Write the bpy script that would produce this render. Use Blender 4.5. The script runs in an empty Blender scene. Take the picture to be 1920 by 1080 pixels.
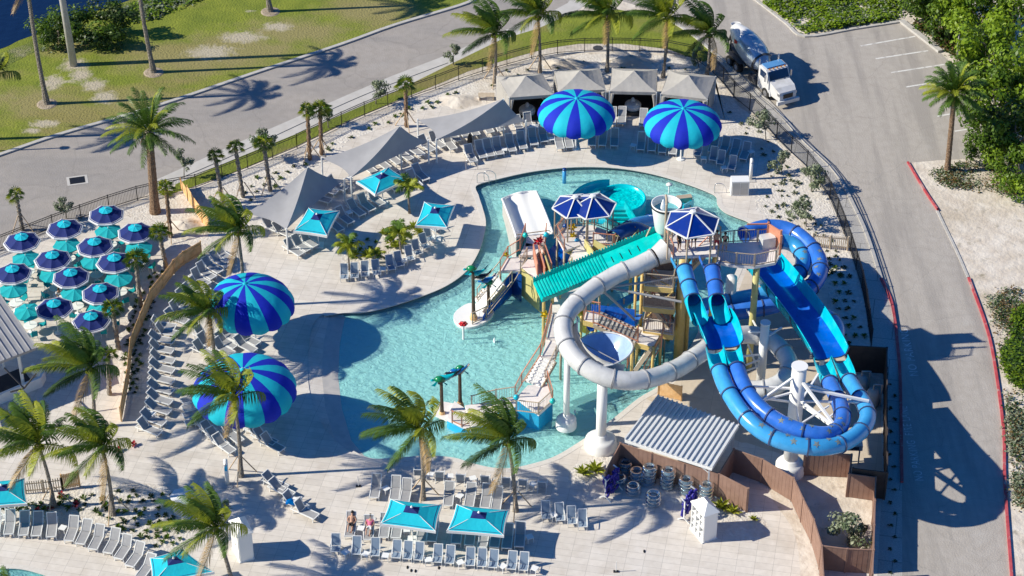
import bpy, bmesh, math, random
from math import sin, cos, pi, radians as R, sqrt, atan2
from mathutils import Vector as V, Matrix
from mathutils.geometry import tessellate_polygon
random.seed(7)
S = bpy.context.scene
C = S.collection
# ---------------- camera, sky, sun, exposure
FPX, HCAM, PITCH = 4190.0, 102.0, R(36.5)
cd = bpy.data.cameras.new('camera'); cam = bpy.data.objects.new('camera', cd); C.objects.link(cam)
cam.location = (0, 0, HCAM); cam.rotation_euler = (R(90)-PITCH, 0, 0)
cd.sensor_width = 36; cd.lens = 36*FPX/1920; cd.clip_start = 1; cd.clip_end = 3000
S.camera = cam
SUN_EL, SUN_AZ = 34.5, 5.0          # shadows fall to +X and a little away
W = bpy.data.worlds.new('World'); S.world = W; W.use_nodes = True
wn = W.node_tree; bg = wn.nodes['Background']
sk = wn.nodes.new('ShaderNodeTexSky'); sk.sky_type = 'NISHITA'; sk.sun_disc = False
sk.sun_elevation = R(SUN_EL); sk.sun_rotation = R(270-SUN_AZ)
sk.air_density = 1.0; sk.dust_density = 0.2; sk.ozone_density = 3.0
hs = wn.nodes.new('ShaderNodeHueSaturation'); hs.inputs['Saturation'].default_value = 1.4; hs.inputs['Hue'].default_value = 0.512
wn.links.new(sk.outputs[0], hs.inputs['Color']); wn.links.new(hs.outputs[0], bg.inputs['Color'])
bg.inputs['Strength'].default_value = 0.095
sl = bpy.data.lights.new('sun', 'SUN'); sl.energy = 5.0; sl.angle = R(0.5); sl.color = (1, 0.935, 0.79)
so = bpy.data.objects.new('sun', sl); C.objects.link(so)
sd = V((cos(R(SUN_EL))*cos(R(SUN_AZ)), cos(R(SUN_EL))*sin(R(SUN_AZ)), -sin(R(SUN_EL))))
so.rotation_euler = sd.to_track_quat('-Z', 'Y').to_euler(); so.location = (-60, 120, 60)
S.view_settings.view_transform = 'Standard'; S.view_settings.look = 'None'
S.view_settings.exposure = 0.34; S.view_settings.gamma = 1
# ---------------- helpers
FW = V((0, cos(PITCH), -sin(PITCH))); UP = V((0, sin(PITCH), cos(PITCH))); CO = V((0, 0, HCAM))
def G(x, y, z=0.0):                 # photograph pixel (1920 wide) at height z -> place in the world
    d = FW*FPX + V((x-960, 0, 0)) + UP*(540-y)
    return CO + d*((z-HCAM)/d.z)
def PX(P):
    v = V(P)-CO; w = v.dot(FW); return 960+FPX*v.x/w, 540-FPX*v.dot(UP)/w
def lerp(a, b, t): return a+(b-a)*t
def smooth(pts, n=6, closed=False):
    pts = [V(p) for p in pts]; N = len(pts); out = []
    rng = range(N) if closed else range(N-1)
    for i in rng:
        p0 = pts[(i-1) % N] if closed or i > 0 else pts[0]*2-pts[1]
        p1 = pts[i]; p2 = pts[(i+1) % N]
        p3 = pts[(i+2) % N] if closed or i+2 < N else pts[-1]*2-pts[-2]
        for k in range(n):
            t = k/n
            out.append(0.5*((2*p1)+(p2-p0)*t+(2*p0-5*p1+4*p2-p3)*t*t+(3*p1-p0-3*p2+p3)*t**3))
    if not closed: out.append(pts[-1])
    return out
def resample(pts, step):
    out = [V(pts[0])]; acc = 0
    L = [0]
    for a, b in zip(pts, pts[1:]): L.append(L[-1]+(b-a).length)
    n = max(1, round(L[-1]/step)); out = []; j = 0
    for i in range(n+1):
        d = L[-1]*i/n
        while j < len(L)-2 and L[j+1] < d: j += 1
        t = (d-L[j])/max(1e-6, L[j+1]-L[j]); out.append(pts[j].lerp(pts[j+1], min(1, t)))
    return out
class MB:
    def __init__(s, org=(0, 0, 0)): s.v = []; s.f = []; s.mi = []; s.m = 0; s.o = V(org)
    def add(s, vs, fs, m=None):
        n = len(s.v); s.v += [V(a)-s.o for a in vs]; s.f += [tuple(n+i for i in f) for f in fs]
        s.mi += [s.m if m is None else m]*len(fs); return s
    def box(s, c, d, rz=0, m=None):
        c = V(c); hx, hy, hz = d[0]/2, d[1]/2, d[2]/2; vs = []
        for z in (-hz, hz):
            for x, y in ((-hx, -hy), (hx, -hy), (hx, hy), (-hx, hy)):
                vs.append(c+V((x*cos(rz)-y*sin(rz), x*sin(rz)+y*cos(rz), z)))
        return s.add(vs, [(3, 2, 1, 0), (4, 5, 6, 7), (0, 1, 5, 4), (1, 2, 6, 5), (2, 3, 7, 6), (3, 0, 4, 7)], m)
    def beam(s, a, b, w, h=None, m=None):
        a, b = V(a), V(b); h = h or w; t = (b-a)
        if t.length < 1e-6: return s
        t.normalize(); u = V((0, 0, 1)).cross(t)
        if u.length < 1e-3: u = V((1, 0, 0))
        u.normalize(); n = t.cross(u); vs = []
        for p in (a, b):
            for x, y in ((-1, -1), (1, -1), (1, 1), (-1, 1)): vs.append(p+u*(x*w/2)+n*(y*h/2))
        return s.add(vs, [(3, 2, 1, 0), (4, 5, 6, 7), (0, 1, 5, 4), (1, 2, 6, 5), (2, 3, 7, 6), (3, 0, 4, 7)], m)
    def tube(s, pts, r, n=8, m=None, caps=True, arc=None, closed=False):
        # r number or list; arc=(a0,a1) gives an open trough, angle 0 = +side, 90 = up
        pts = [V(p) for p in pts]; k = len(pts); rs = r if isinstance(r, (list, tuple)) else [r]*k
        vs = []; fs = []; nn = n if not arc else n+1
        for i, p in enumerate(pts):
            a = pts[i-1] if i > 0 else (pts[-1] if closed else pts[0]); b = pts[i+1] if i < k-1 else (pts[0] if closed else pts[-1])
            t = (b-a); t = t.normalized() if t.length > 1e-7 else V((0, 0, 1))
            u = t.cross(V((0, 0, 1)))
            if u.length < 0.05: u = V((1, 0, 0)) if abs(t.x) < .9 else V((0, 1, 0)); u = u-t*u.dot(t)
            u.normalize(); w = u.cross(t)
            for j in range(nn):
                A = 2*pi*j/n if not arc else R(lerp(arc[0], arc[1], j/n))
                vs.append(p+(u*cos(A)+w*sin(A))*rs[i])
        for i in range(k if closed else k-1):
            i2 = (i+1) % k
            for j in range(n):
                j2 = (j+1) % nn
                fs.append((i*nn+j, i*nn+j2, i2*nn+j2, i2*nn+j))
        if caps and not arc and not closed:
            fs.append(tuple(range(nn))[::-1]); fs.append(tuple((k-1)*nn+j for j in range(nn)))
        return s.add(vs, fs, m)
    def lathe(s, prof, c=(0, 0, 0), n=16, m=None, sx=1, sy=1):
        c = V(c); vs = []; fs = []; k = len(prof)
        for r, z in prof:
            for j in range(n):
                A = 2*pi*j/n; vs.append(c+V((r*cos(A)*sx, r*sin(A)*sy, z)))
        for i in range(k-1):
            for j in range(n):
                fs.append((i*n+j, i*n+(j+1) % n, (i+1)*n+(j+1) % n, (i+1)*n+j))
        return s.add(vs, fs, m)
    def poly(s, pts, m=None, holes=()):
        loops = [[V(p) for p in pts]]+[[V(p) for p in h] for h in holes]
        tri = tessellate_polygon([[V((p.x, p.y, 0)) for p in l] for l in loops])
        vs = [p for l in loops for p in l]; fs = []
        for t in tri:
            a, b, c = (vs[i] for i in t); nz = (b-a).cross(c-a).z
            fs.append(tuple(t) if nz > 0 else (t[0], t[2], t[1]))
        return s.add(vs, fs, m)
    def prism(s, pts, z0, z1, m=None, holes=()):
        top = [V((p[0], p[1], z1)) for p in pts]; s.poly(top, m, [[V((p[0], p[1], z1)) for p in h] for h in holes])
        for l in [pts]+list(holes):
            n = len(l); vs = [V((p[0], p[1], z0)) for p in l]+[V((p[0], p[1], z1)) for p in l]
            s.add(vs, [(i, (i+1) % n, n+(i+1) % n, n+i) for i in range(n)], m)
        return s
    def ribbon(s, pts, w, z0, z1, m=None, closed=False):   # low wall / kerb along a ground line
        pts = [V((p[0], p[1], 0)) for p in pts]; k = len(pts); L = []; Rr = []
        for i, p in enumerate(pts):
            a = pts[i-1] if (i > 0 or closed) else p; b = pts[(i+1) % k] if (i < k-1 or closed) else p
            t = (b-a).normalized(); n = V((-t.y, t.x, 0))*w/2; L.append(p+n); Rr.append(p-n)
        vs = []
        for a, b in zip(L, Rr): vs += [V((a.x, a.y, z0)), V((a.x, a.y, z1)), V((b.x, b.y, z1)), V((b.x, b.y, z0))]
        fs = []
        for i in range(k if closed else k-1):
            j = (i+1) % k
            for q in range(3): fs.append((i*4+q, i*4+q+1, j*4+q+1, j*4+q))
        if not closed: fs += [(3, 2, 1, 0), (k*4-4, k*4-3, k*4-2, k*4-1)]
        return s.add(vs, fs, m)
    def build(s, name, mats, parent=None, smooth=False):
        me = bpy.data.meshes.new(name); me.from_pydata(s.v, [], s.f)
        if not isinstance(mats, (list, tuple)): mats = [mats]
        for m in mats: me.materials.append(m)
        if len(mats) > 1: me.polygons.foreach_set('material_index', s.mi)
        if smooth: me.polygons.foreach_set('use_smooth', [True]*len(me.polygons))
        me.update(); o = bpy.data.objects.new(name, me); C.objects.link(o); o.location = (0, 0, 0)
        if parent: o.parent = parent
        elif s.o.length: o.location = s.o
        return o
def tag(o, label, cat, group=None):
    o['label'] = label; o['category'] = cat
    if group: o['group'] = group
    return o
def thing(name, label, cat, loc=(0, 0, 0), rz=0, group=None):
    o = bpy.data.objects.new(name, None); C.objects.link(o); o.empty_display_size = .2
    o.location = loc; o.rotation_euler = (0, 0, rz); return tag(o, label, cat, group)
KIDS = {}
def kids(o):
    return [c for c in bpy.data.objects if c.parent == o]
def dup(root, loc, rz=0, label=None, group=None, scale=None, tree=None):
    tree = tree or kidtree(root)
    def cp(o, par):
        c = o.copy(); C.objects.link(c)
        if par: c.parent = par
        return c
    r = cp(root, None); r.location = loc; r.rotation_euler = (0, 0, rz)
    if scale: r.scale = (scale,)*3
    if label: r['label'] = label
    if group: r['group'] = group
    def rec(src, dst):
        for ch, sub in src:
            c = cp(ch, dst); rec(sub, c)
    rec(tree, r); return r
def kidtree(o): return [(c, kidtree(c)) for c in kids(o)]
def struct(name, mb, m): o = mb.build(name, m); o['kind'] = 'structure'; return o
def stuff(o): o['kind'] = 'stuff'; return o
ORD = ['first', 'second', 'third', 'fourth', 'fifth', 'sixth', 'seventh', 'eighth', 'ninth', 'tenth', 'eleventh', 'twelfth', 'thirteenth', 'fourteenth', 'fifteenth', 'sixteenth', 'seventeenth', 'eighteenth', 'nineteenth', 'twentieth']
# ---------------- materials
def mat(name, c, c2=None, sc=4, rough=.7, bump=0, bsc=None, metal=0, mix=(.35, .65), spec=None, det=4, coord='Object', sheen=0, trans=0):
    m = bpy.data.materials.new(name); m.use_nodes = True; nt = m.node_tree; b = nt.nodes['Principled BSDF']
    b.inputs['Base Color'].default_value = (*c, 1); b.inputs['Roughness'].default_value = rough; b.inputs['Metallic'].default_value = metal
    if spec is not None: b.inputs['Specular IOR Level'].default_value = spec
    if c2 or bump:
        tc = nt.nodes.new('ShaderNodeNewGeometry') if coord == 'World' else nt.nodes.new('ShaderNodeTexCoord')
        src = tc.outputs['Position'] if coord == 'World' else tc.outputs['Object']
    if c2:
        n = nt.nodes.new('ShaderNodeTexNoise'); n.inputs['Scale'].default_value = sc; n.inputs['Detail'].default_value = det
        nt.links.new(src, n.inputs['Vector']); r = nt.nodes.new('ShaderNodeValToRGB')
        r.color_ramp.elements[0].position = mix[0]; r.color_ramp.elements[0].color = (*c, 1)
        r.color_ramp.elements[1].position = mix[1]; r.color_ramp.elements[1].color = (*c2, 1)
        nt.links.new(n.outputs['Fac'], r.inputs['Fac']); nt.links.new(r.outputs['Color'], b.inputs['Base Color'])
    if bump:
        n2 = nt.nodes.new('ShaderNodeTexNoise'); n2.inputs['Scale'].default_value = bsc or sc*3; n2.inputs['Detail'].default_value = 5
        nt.links.new(src, n2.inputs['Vector']); bp = nt.nodes.new('ShaderNodeBump'); bp.inputs['Strength'].default_value = min(1, bump); bp.inputs['Distance'].default_value = .1*max(1, bump)
        nt.links.new(n2.outputs['Fac'], bp.inputs['Height']); nt.links.new(bp.outputs['Normal'], b.inputs['Normal'])
    return m
def wmat(*a, **k): k['coord'] = 'World'; return mat(*a, **k)
def mixin(m, c, sc, lo, hi, fac=1.0, stretch=None, kind='noise'):   # lay a second large blotch colour over a world material
    nt = m.node_tree; b = nt.nodes['Principled BSDF']; geo = nt.nodes.new('ShaderNodeNewGeometry'); vec = geo.outputs['Position']
    if stretch:
        mp = nt.nodes.new('ShaderNodeMapping'); mp.inputs['Rotation'].default_value = (0, 0, stretch[0]); mp.inputs['Scale'].default_value = (stretch[1], stretch[2], 1)
        nt.links.new(vec, mp.inputs['Vector']); vec = mp.outputs['Vector']
    n = nt.nodes.new('ShaderNodeTexNoise'); n.inputs['Scale'].default_value = sc; n.inputs['Detail'].default_value = 6; n.inputs['Roughness'].default_value = .6
    nt.links.new(vec, n.inputs['Vector']); r = nt.nodes.new('ShaderNodeMapRange'); r.inputs[1].default_value = lo; r.inputs[2].default_value = hi; r.inputs[4].default_value = fac
    nt.links.new(n.outputs['Fac'], r.inputs[0]); mx = nt.nodes.new('ShaderNodeMix'); mx.data_type = 'RGBA'
    nt.links.new(r.outputs[0], mx.inputs[0]); inp = b.inputs['Base Color']
    if inp.links: nt.links.new(inp.links[0].from_socket, mx.inputs[6])
    else: mx.inputs[6].default_value = inp.default_value
    mx.inputs[7].default_value = (*c, 1); nt.links.new(mx.outputs[2], inp); return m
def joints(m, rz, w, h, size=.012, dark=.6, off=.5):     # paver joints in world metres
    nt = m.node_tree; b = nt.nodes['Principled BSDF']; geo = nt.nodes.new('ShaderNodeNewGeometry')
    mp = nt.nodes.new('ShaderNodeMapping'); mp.inputs['Rotation'].default_value = (0, 0, rz); nt.links.new(geo.outputs['Position'], mp.inputs['Vector'])
    br = nt.nodes.new('ShaderNodeTexBrick'); br.inputs['Scale'].default_value = 1; br.inputs['Brick Width'].default_value = w; br.inputs['Row Height'].default_value = h
    br.inputs['Mortar Size'].default_value = size; br.inputs['Mortar Smooth'].default_value = .1; br.offset = off
    br.inputs['Color1'].default_value = (1, 1, 1, 1); br.inputs['Color2'].default_value = (.9, .9, .9, 1); br.inputs['Mortar'].default_value = (dark, dark, dark, 1)
    nt.links.new(mp.outputs[0], br.inputs['Vector']); mx = nt.nodes.new('ShaderNodeMix'); mx.data_type = 'RGBA'; mx.blend_type = 'MULTIPLY'; mx.inputs[0].default_value = 1
    inp = b.inputs['Base Color']; nt.links.new(inp.links[0].from_socket, mx.inputs[6]); nt.links.new(br.outputs['Color'], mx.inputs[7]); nt.links.new(mx.outputs[2], inp); return m
M = {}
M['sand'] = mixin(mixin(wmat('sand', (.56, .49, .41), (.68, .62, .54), sc=.8, rough=.95, bump=.8, bsc=2.5), (.44, .37, .28), .12, .50, .66, .8), (.22, .19, .12), .9, .60, .72, .7)
M['lawn'] = mixin(mixin(wmat('lawn', (.135, .175, .012), (.20, .235, .02), sc=.5, rough=.95, bump=1, bsc=5), (.24, .20, .07), .075, .50, .62, .85, (-.35, 1, 2.2)), (.45, .40, .30), .16, .66, .72, .8, (-.35, 1, 2))
def cracks(m, sc, w, dark):
    nt = m.node_tree; b = nt.nodes['Principled BSDF']; N = nt.nodes.new; L = nt.links.new; geo = N('ShaderNodeNewGeometry'); nz = N('ShaderNodeTexNoise'); nz.inputs['Scale'].default_value = sc*3; nz.inputs['Detail'].default_value = 5; L(geo.outputs['Position'], nz.inputs['Vector']); ad = N('ShaderNodeVectorMath'); ad.operation = 'MULTIPLY_ADD'; ad.inputs[1].default_value = (2, 2, 2); L(nz.outputs['Color'], ad.inputs[0]); L(geo.outputs['Position'], ad.inputs[2]); v = N('ShaderNodeTexVoronoi'); v.feature = 'DISTANCE_TO_EDGE'; v.inputs['Scale'].default_value = sc; L(ad.outputs[0], v.inputs['Vector']); mr = N('ShaderNodeMapRange'); mr.inputs[1].default_value = w; mr.inputs[2].default_value = 0; mr.inputs[4].default_value = .22; L(v.outputs['Distance'], mr.inputs[0]); mx = N('ShaderNodeMix'); mx.data_type = 'RGBA'; L(mr.outputs[0], mx.inputs[0]); inp = b.inputs['Base Color']; L(inp.links[0].from_socket, mx.inputs[6]); mx.inputs[7].default_value = (*dark, 1); L(mx.outputs[2], inp); return m
M['road'] = mixin(mixin(wmat('road_concrete', (.32, .29, .26), (.36, .325, .295), sc=1.5, rough=.9, bump=.3, bsc=8), (.25, .235, .225), .12, .45, .65, .6, (-.4, .5, 2)), (.36, .34, .32), .3, .55, .75, .5)
M['road_side'] = mixin(mixin(wmat('side_road', (.38, .345, .305), (.42, .385, .345), sc=1.5, rough=.9, bump=.3, bsc=8), (.30, .275, .25), .3, .48, .62, .75, (.25, 2.2, .18)), (.46, .44, .41), .25, .60, .75, .5)
M['walk'] = wmat('pale_concrete', (.46, .44, .41), (.52, .50, .47), sc=1, rough=.9)
M['paver'] = joints(mixin(wmat('paver_walk', (.42, .40, .37), (.56, .54, .50), sc=9, rough=.9, bump=.4), (.36, .34, .32), .5, .5, .7, .4), .2, 3.2, 2.4, .03, .5)
M['deck'] = joints(mixin(mixin(wmat('deck_pavers', (.64, .585, .52), (.70, .645, .58), sc=2.2, rough=.85, bump=.1, bsc=20), (.52, .46, .39), .35, .50, .70, .7), (.74, .70, .65), .22, .52, .7, .6), R(11), 1.2, .6, .011, .60, .0)
M['tan_deck'] = joints(mixin(wmat('tan_concrete', (.55, .47, .37), (.60, .52, .42), sc=1.5, rough=.9, bump=.15), (.46, .39, .30), .3, .5, .7, .5), R(11), 2.4, 2.4, .012, .7, 0)
M['gravel'] = mixin(mixin(wmat('white_gravel', (.58, .53, .47), (.70, .66, .60), sc=3, rough=.95, bump=1, bsc=5), (.50, .42, .33), .25, .52, .66, .6), (.36, .34, .31), 2.2, .60, .7, .45)
M['coping'] = wmat('coping', (.60, .56, .50), (.66, .62, .57), sc=5, rough=.8)
M['plaster'] = mixin(wmat('pool_plaster', (.62, .74, .72), (.68, .80, .77), sc=1.2, rough=.8), (.55, .68, .67), .35, .5, .7, .6)
M['darktile'] = wmat('dark_tile', (.10, .12, .15), (.16, .18, .2), sc=9, rough=.4)
M['curb'] = wmat('kerb', (.42, .40, .37), (.50, .48, .45), sc=3, rough=.9)
M['redcurb'] = mixin(wmat('red_painted_kerb', (.42, .05, .06), (.50, .09, .10), sc=2, rough=.7), (.46, .38, .34), 1.6, .56, .68, .8)
M['paint'] = mixin(wmat('worn_white_paint', (.70, .69, .66), rough=.8, c2=(.66, .65, .62)), (.40, .38, .36), 1.7, .50, .62, .9)
M['white'] = mat('white_paint', (.80, .80, .78), rough=.4)
M['whitep'] = mat('white_powder_coat', (.78, .78, .76), rough=.35)
M['black'] = mat('black_metal', (.012, .012, .014), rough=.45)
M['mud'] = wmat('bare_soil', (.30, .24, .17), (.40, .33, .25), sc=3, rough=.95, bump=1)
M['rough_grass'] = mixin(wmat('rough_grass', (.16, .19, .03), (.10, .14, .02), sc=2, rough=.95, bump=2), (.35, .30, .2), .4, .55, .68, .6)
# ---------------- ground, roads, pool
def gp(l, z=0): return [G(x, y, z) for x, y in l]
POOL = [(889,347),(930,334),(1000,319),(1080,311),(1160,313),(1230,325),(1290,343),(1330,358),(1347,368),(1350,383),(1362,396),(1385,406),(1405,414),(1412,424),(1400,470),(1370,540),(1330,590),(1300,650),(1245,720),(1200,750),(1150,790),(1095,828),(1045,858),(1000,873),(960,881),(925,881),(883,872),(850,862),(800,858),(740,862),(690,862),(640,835),(600,790),(580,730),(578,660),(592,600),(635,585),(679,583),(723,574),(780,556),(833,534),(871,506),(893,471),(903,440),(906,415),(900,390),(893,368)]
pool_edge = smooth(gp(POOL), 5, True)
P2 = [(-60,1060),(0,1062),(40,1063),(75,1071),(105,1083),(140,1110),(140,1160),(-60,1160)]
pool2 = smooth(gp(P2), 4, True)
def big(x0, y0, x1, y1, z): return [V((x0, y0, z)), V((x1, y0, z)), V((x1, y1, z)), V((x0, y1, z))]
def at(l, z): return [V((p.x, p.y, z)) for p in l]
FEN = [(-60,490),(0,468),(96,430),(157,408),(218,387),(297,364),(350,358),(440,325),(557,277),(653,230),(745,192),(835,160),(879,143),(976,115),(1029,103),(1085,97),(1170,96),(1252,100),(1300,110),(1335,135),(1358,160),(1386,195),(1415,215),(1472,277),(1503,303),(1530,337),(1552,365),(1583,440),(1603,500),(1620,560),(1633,650)]
KERB = [(1230,24),(1290,60),(1340,101),(1400,153),(1454,205),(1500,258),(1545,300),(1573,333),(1600,385),(1625,440),(1652,523),(1673,573),(1683,650),(1688,720),(1691,905),(1692,1150)]
b = MB(); b.poly(big(-260, 30, 260, 620, -.016), holes=[at(pool_edge, -.016), at(pool2, -.016)]); struct('ground', b, M['sand'])
LE = [(-400,425),(-120,332),(0,291),(105,255),(233,218),(333,187),(480,137),(640,84),(740,48),(860,12),(905,-6),(1010,-45)]
# main road
rd = gp(LE)+gp([(1100,-90),(1300,-90),(1330,-40),(1300,62),(1240,24),(1160,0),(1085,0),(1040,40),(960,70),(862,112),(733,158),(653,192),(560,235),(440,290),(297,350),(218,400),(96,450),(0,485),(-400,640)])
b = MB(); b.poly(at(rd, -.010)); struct('road', b, M['road'])
# side road with parking bay
KR = [(1702,305),(1733,357),(1757,393),(1793,470),(1820,530),(1847,607),(1863,673),(1881,805),(1884,911),(1897,1090),(1900,1150)]
sr = gp(KERB+[])+gp(KR[::-1])+gp([(1760,300),(1850,296),(1850,250),(1815,150),(1763,98),(1690,42),(1600,54),(1509,69),(1470,40),(1415,-2),(1340,-60),(1250,-60)])
b = MB(); b.poly(at(sr, -.006)); struct('side_road', b, M['road_side'])
b = MB(); b.poly(at(gp(LE)+gp([(1010,-330),(-400,-330)]), -.006)); struct('lawn', b, M['lawn'])
lk = smooth(gp([(-400,190),(-100,118),(0,92),(35,76),(73,62),(110,44),(150,30),(200,14),(250,-2),(330,-30),(420,-120)]), 4)
b = MB(); b.poly(at(lk+gp([(420,-330),(-400,-330)]), .002))
lm = wmat('lake_water', (.006, .016, .05), rough=.12, bump=.5, bsc=1.2, spec=.6); struct('lake', b, lm)
b = MB(); b.poly(at(smooth(gp([(-40,120),(0,100),(50,82),(80,66),(120,60),(90,90),(60,100),(0,128),(-60,140)]), 4, True), .002))
b.poly(at(smooth(gp([(200,18),(260,0),(330,-14),(430,-20),(330,12),(262,26),(215,40)]), 4, True), .002)); struct('lake_bank', b, M['rough_grass'])
# ragged bare patches belong to the lawn material itself
def blobs(m, l, c, seed_sc, lo, hi, na=.9):
    nt = m.node_tree; b_ = nt.nodes['Principled BSDF']; N = nt.nodes.new; L = nt.links.new; geo = N('ShaderNodeNewGeometry'); nz = N('ShaderNodeTexNoise'); nz.inputs['Scale'].default_value = seed_sc; nz.inputs['Detail'].default_value = 7; nz.inputs['Roughness'].default_value = .65; L(geo.outputs['Position'], nz.inputs['Vector']); acc = None
    for x, y, rx, ry in l:
        p = G(x, y); q = N('ShaderNodeVectorMath'); q.operation = 'SUBTRACT'; q.inputs[1].default_value = p; L(geo.outputs['Position'], q.inputs[0]); w = N('ShaderNodeVectorMath'); w.operation = 'MULTIPLY'; w.inputs[1].default_value = (1/rx, 1/ry, 0); L(q.outputs[0], w.inputs[0]); ln = N('ShaderNodeVectorMath'); ln.operation = 'LENGTH'; L(w.outputs[0], ln.inputs[0]); iv = N('ShaderNodeMath'); iv.operation = 'SUBTRACT'; iv.inputs[0].default_value = 1; L(ln.outputs['Value'], iv.inputs[1])
        if acc is None: acc = iv.outputs[0]
        else: mxn = N('ShaderNodeMath'); mxn.operation = 'MAXIMUM'; L(acc, mxn.inputs[0]); L(iv.outputs[0], mxn.inputs[1]); acc = mxn.outputs[0]
    ma = N('ShaderNodeMath'); ma.operation = 'MULTIPLY_ADD'; ma.inputs[1].default_value = na*2; L(nz.outputs['Fac'], ma.inputs[0]); L(acc, ma.inputs[2]); mr = N('ShaderNodeMapRange'); mr.inputs[1].default_value = lo+na; mr.inputs[2].default_value = hi+na; L(ma.outputs[0], mr.inputs[0])
    mx = N('ShaderNodeMix'); mx.data_type = 'RGBA'; L(mr.outputs[0], mx.inputs[0]); inp = b_.inputs['Base Color']; L(inp.links[0].from_socket, mx.inputs[6]); mx.inputs[7].default_value = (*c, 1); L(mx.outputs[2], inp)
blobs(M['lawn'], [(440,95,9,5), (330,112,8,4), (560,60,7,4), (700,20,6,4), (60,190,6,3), (260,190,5,3), (120,90,4,2)], (.25, .22, .08), .45, .1, .75)
blobs(M['lawn'], [(140,122,1.6,1.4), (152,140,1.2,1.4), (176,160,1.4,1.3), (196,182,1.4,1.3), (98,155,1.2,1.6), (395,98,2.6,1.6), (455,70,2.4,1.3), (520,50,1.8,1.0), (85,232,1.6,.8), (60,245,1,.5)], (.42, .37, .27), 1.6, .02, .6)
# sidewalk + verge
b = MB(); b.poly(at(gp([(293,337),(440,270),(560,218),(653,177),(733,143),(840,102),(930,62),(1010,35),(1065,5),(1085,-30),(1140,-30),(1110,0),(1075,25),(1010,55),(940,75),(870,110),(833,126),(740,172),(590,237),(440,298),(330,345),(297,352)]), -.002)); struct('sidewalk', b, M['walk'])
b = MB(); b.poly(at(gp([(330,345),(440,298),(590,237),(740,172),(833,126),(870,108),(940,74),(1010,53),(1075,23),(1160,18),(1240,32),(1300,62),(1345,102),(1320,116),(1290,106),(1252,92),(1170,82),(1085,82),(1029,90),(976,104),(879,133),(835,152),(745,188),(653,226),(557,273),(440,322),(350,354),(320,364)]), .002)); struct('grass_verge', b, M['lawn'])
b = MB(); b.poly(at(gp([(1340,101),(1400,153),(1454,205),(1500,258),(1545,300),(1573,333),(1600,385),(1625,440),(1652,523),(1673,573),(1683,650),(1688,720),(1691,905),(1692,1150),(1640,1150),(1650,900),(1650,700),(1633,650)]+FEN[19:-1][::-1]), -.002)); struct('side_pavement', b, M['paver'])
# deck
dk = gp([(-120,520),(0,478),(96,438),(218,395),(297,372),(440,330),(557,281),(653,236),(745,198),(835,166),(879,149),(976,121),(1029,109),(1085,103),(1170,102),(1252,106),(1300,116),(1335,140),(1358,165),(1386,200),(1415,220),(1472,282),(1503,308),(1530,342),(1552,370),(1580,440),(1600,500),(1617,560),(1630,655),(1655,700),(1655,900),(1640,1160),(-200,1160)])
b = MB(); b.poly(at(dk, .0), holes=[at(pool_edge, 0), at(pool2, 0)]); struct('pool_deck', b, M['deck'])
def sheet(name, l, z, m, sm=3): 
    b = MB(); pts = gp(l); b.poly(at(smooth(pts, sm, True) if sm else pts, z)); return struct(name, b, m)
sheet('gravel_bed', [(-100,512),(0,476),(157,420),(240,405),(262,420),(300,440),(352,500),(395,470),(400,440),(450,415),(490,378),(560,335),(620,300),(655,262),(745,232),(800,205),(862,196),(925,190),(935,155),(1010,140),(1340,140),(1362,235),(1350,262),(1400,262),(1428,300),(1432,340),(1410,350),(1418,395),(1450,418),(1470,440),(1500,450),(1550,520),(1560,600),(1560,640),(1600,720),(1655,720)]+[(x, y+5) for x, y in FEN[1:][::-1]], .004, M['gravel'], 0)
sheet('shaded_bed', [(350,490),(305,530),(280,590),(266,650),(264,745),(228,748),(222,650),(245,575),(275,510),(320,480)], .008, M['gravel'])
sheet('planting_bed', [(0,942),(60,925),(150,905),(250,905),(330,915),(350,945),(375,985),(370,1030),(300,1045),(240,1010),(170,985),(90,968),(0,966),(-60,966),(-60,945)], .004, M['gravel'])
sheet('island_bed', [(640,492),(650,460),(700,440),(755,424),(790,428),(806,445),(780,462),(740,472),(700,488),(660,500)], .004, M['gravel'])
sheet('corner_bed', [(1065,905),(1080,870),(1130,852),(1170,845),(1150,880),(1130,905),(1100,912)], .004, M['gravel'])
sheet('small_bed', [(1330,915),(1380,905),(1412,950),(1440,985),(1430,1010),(1380,1010),(1345,985)], .004, M['gravel'])
sheet('fence_bed', [(1440,900),(1500,965),(1530,1030),(1535,1160),(1500,1160),(1500,1060),(1485,990),(1450,940)], .004, M['sand'])
sheet('slide_yard', [(1245,742),(1300,672),(1345,600),(1385,545),(1410,480),(1480,520),(1560,640),(1650,720),(1655,900),(1520,870),(1400,830),(1390,830),(1205,745)], .010, M['tan_deck'], 0)
sheet('enclosure_sand', [(1480,890),(1560,880),(1640,885),(1640,1010),(1632,1060),(1545,1060),(1500,960)], .008, M['sand'], 0)
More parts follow.
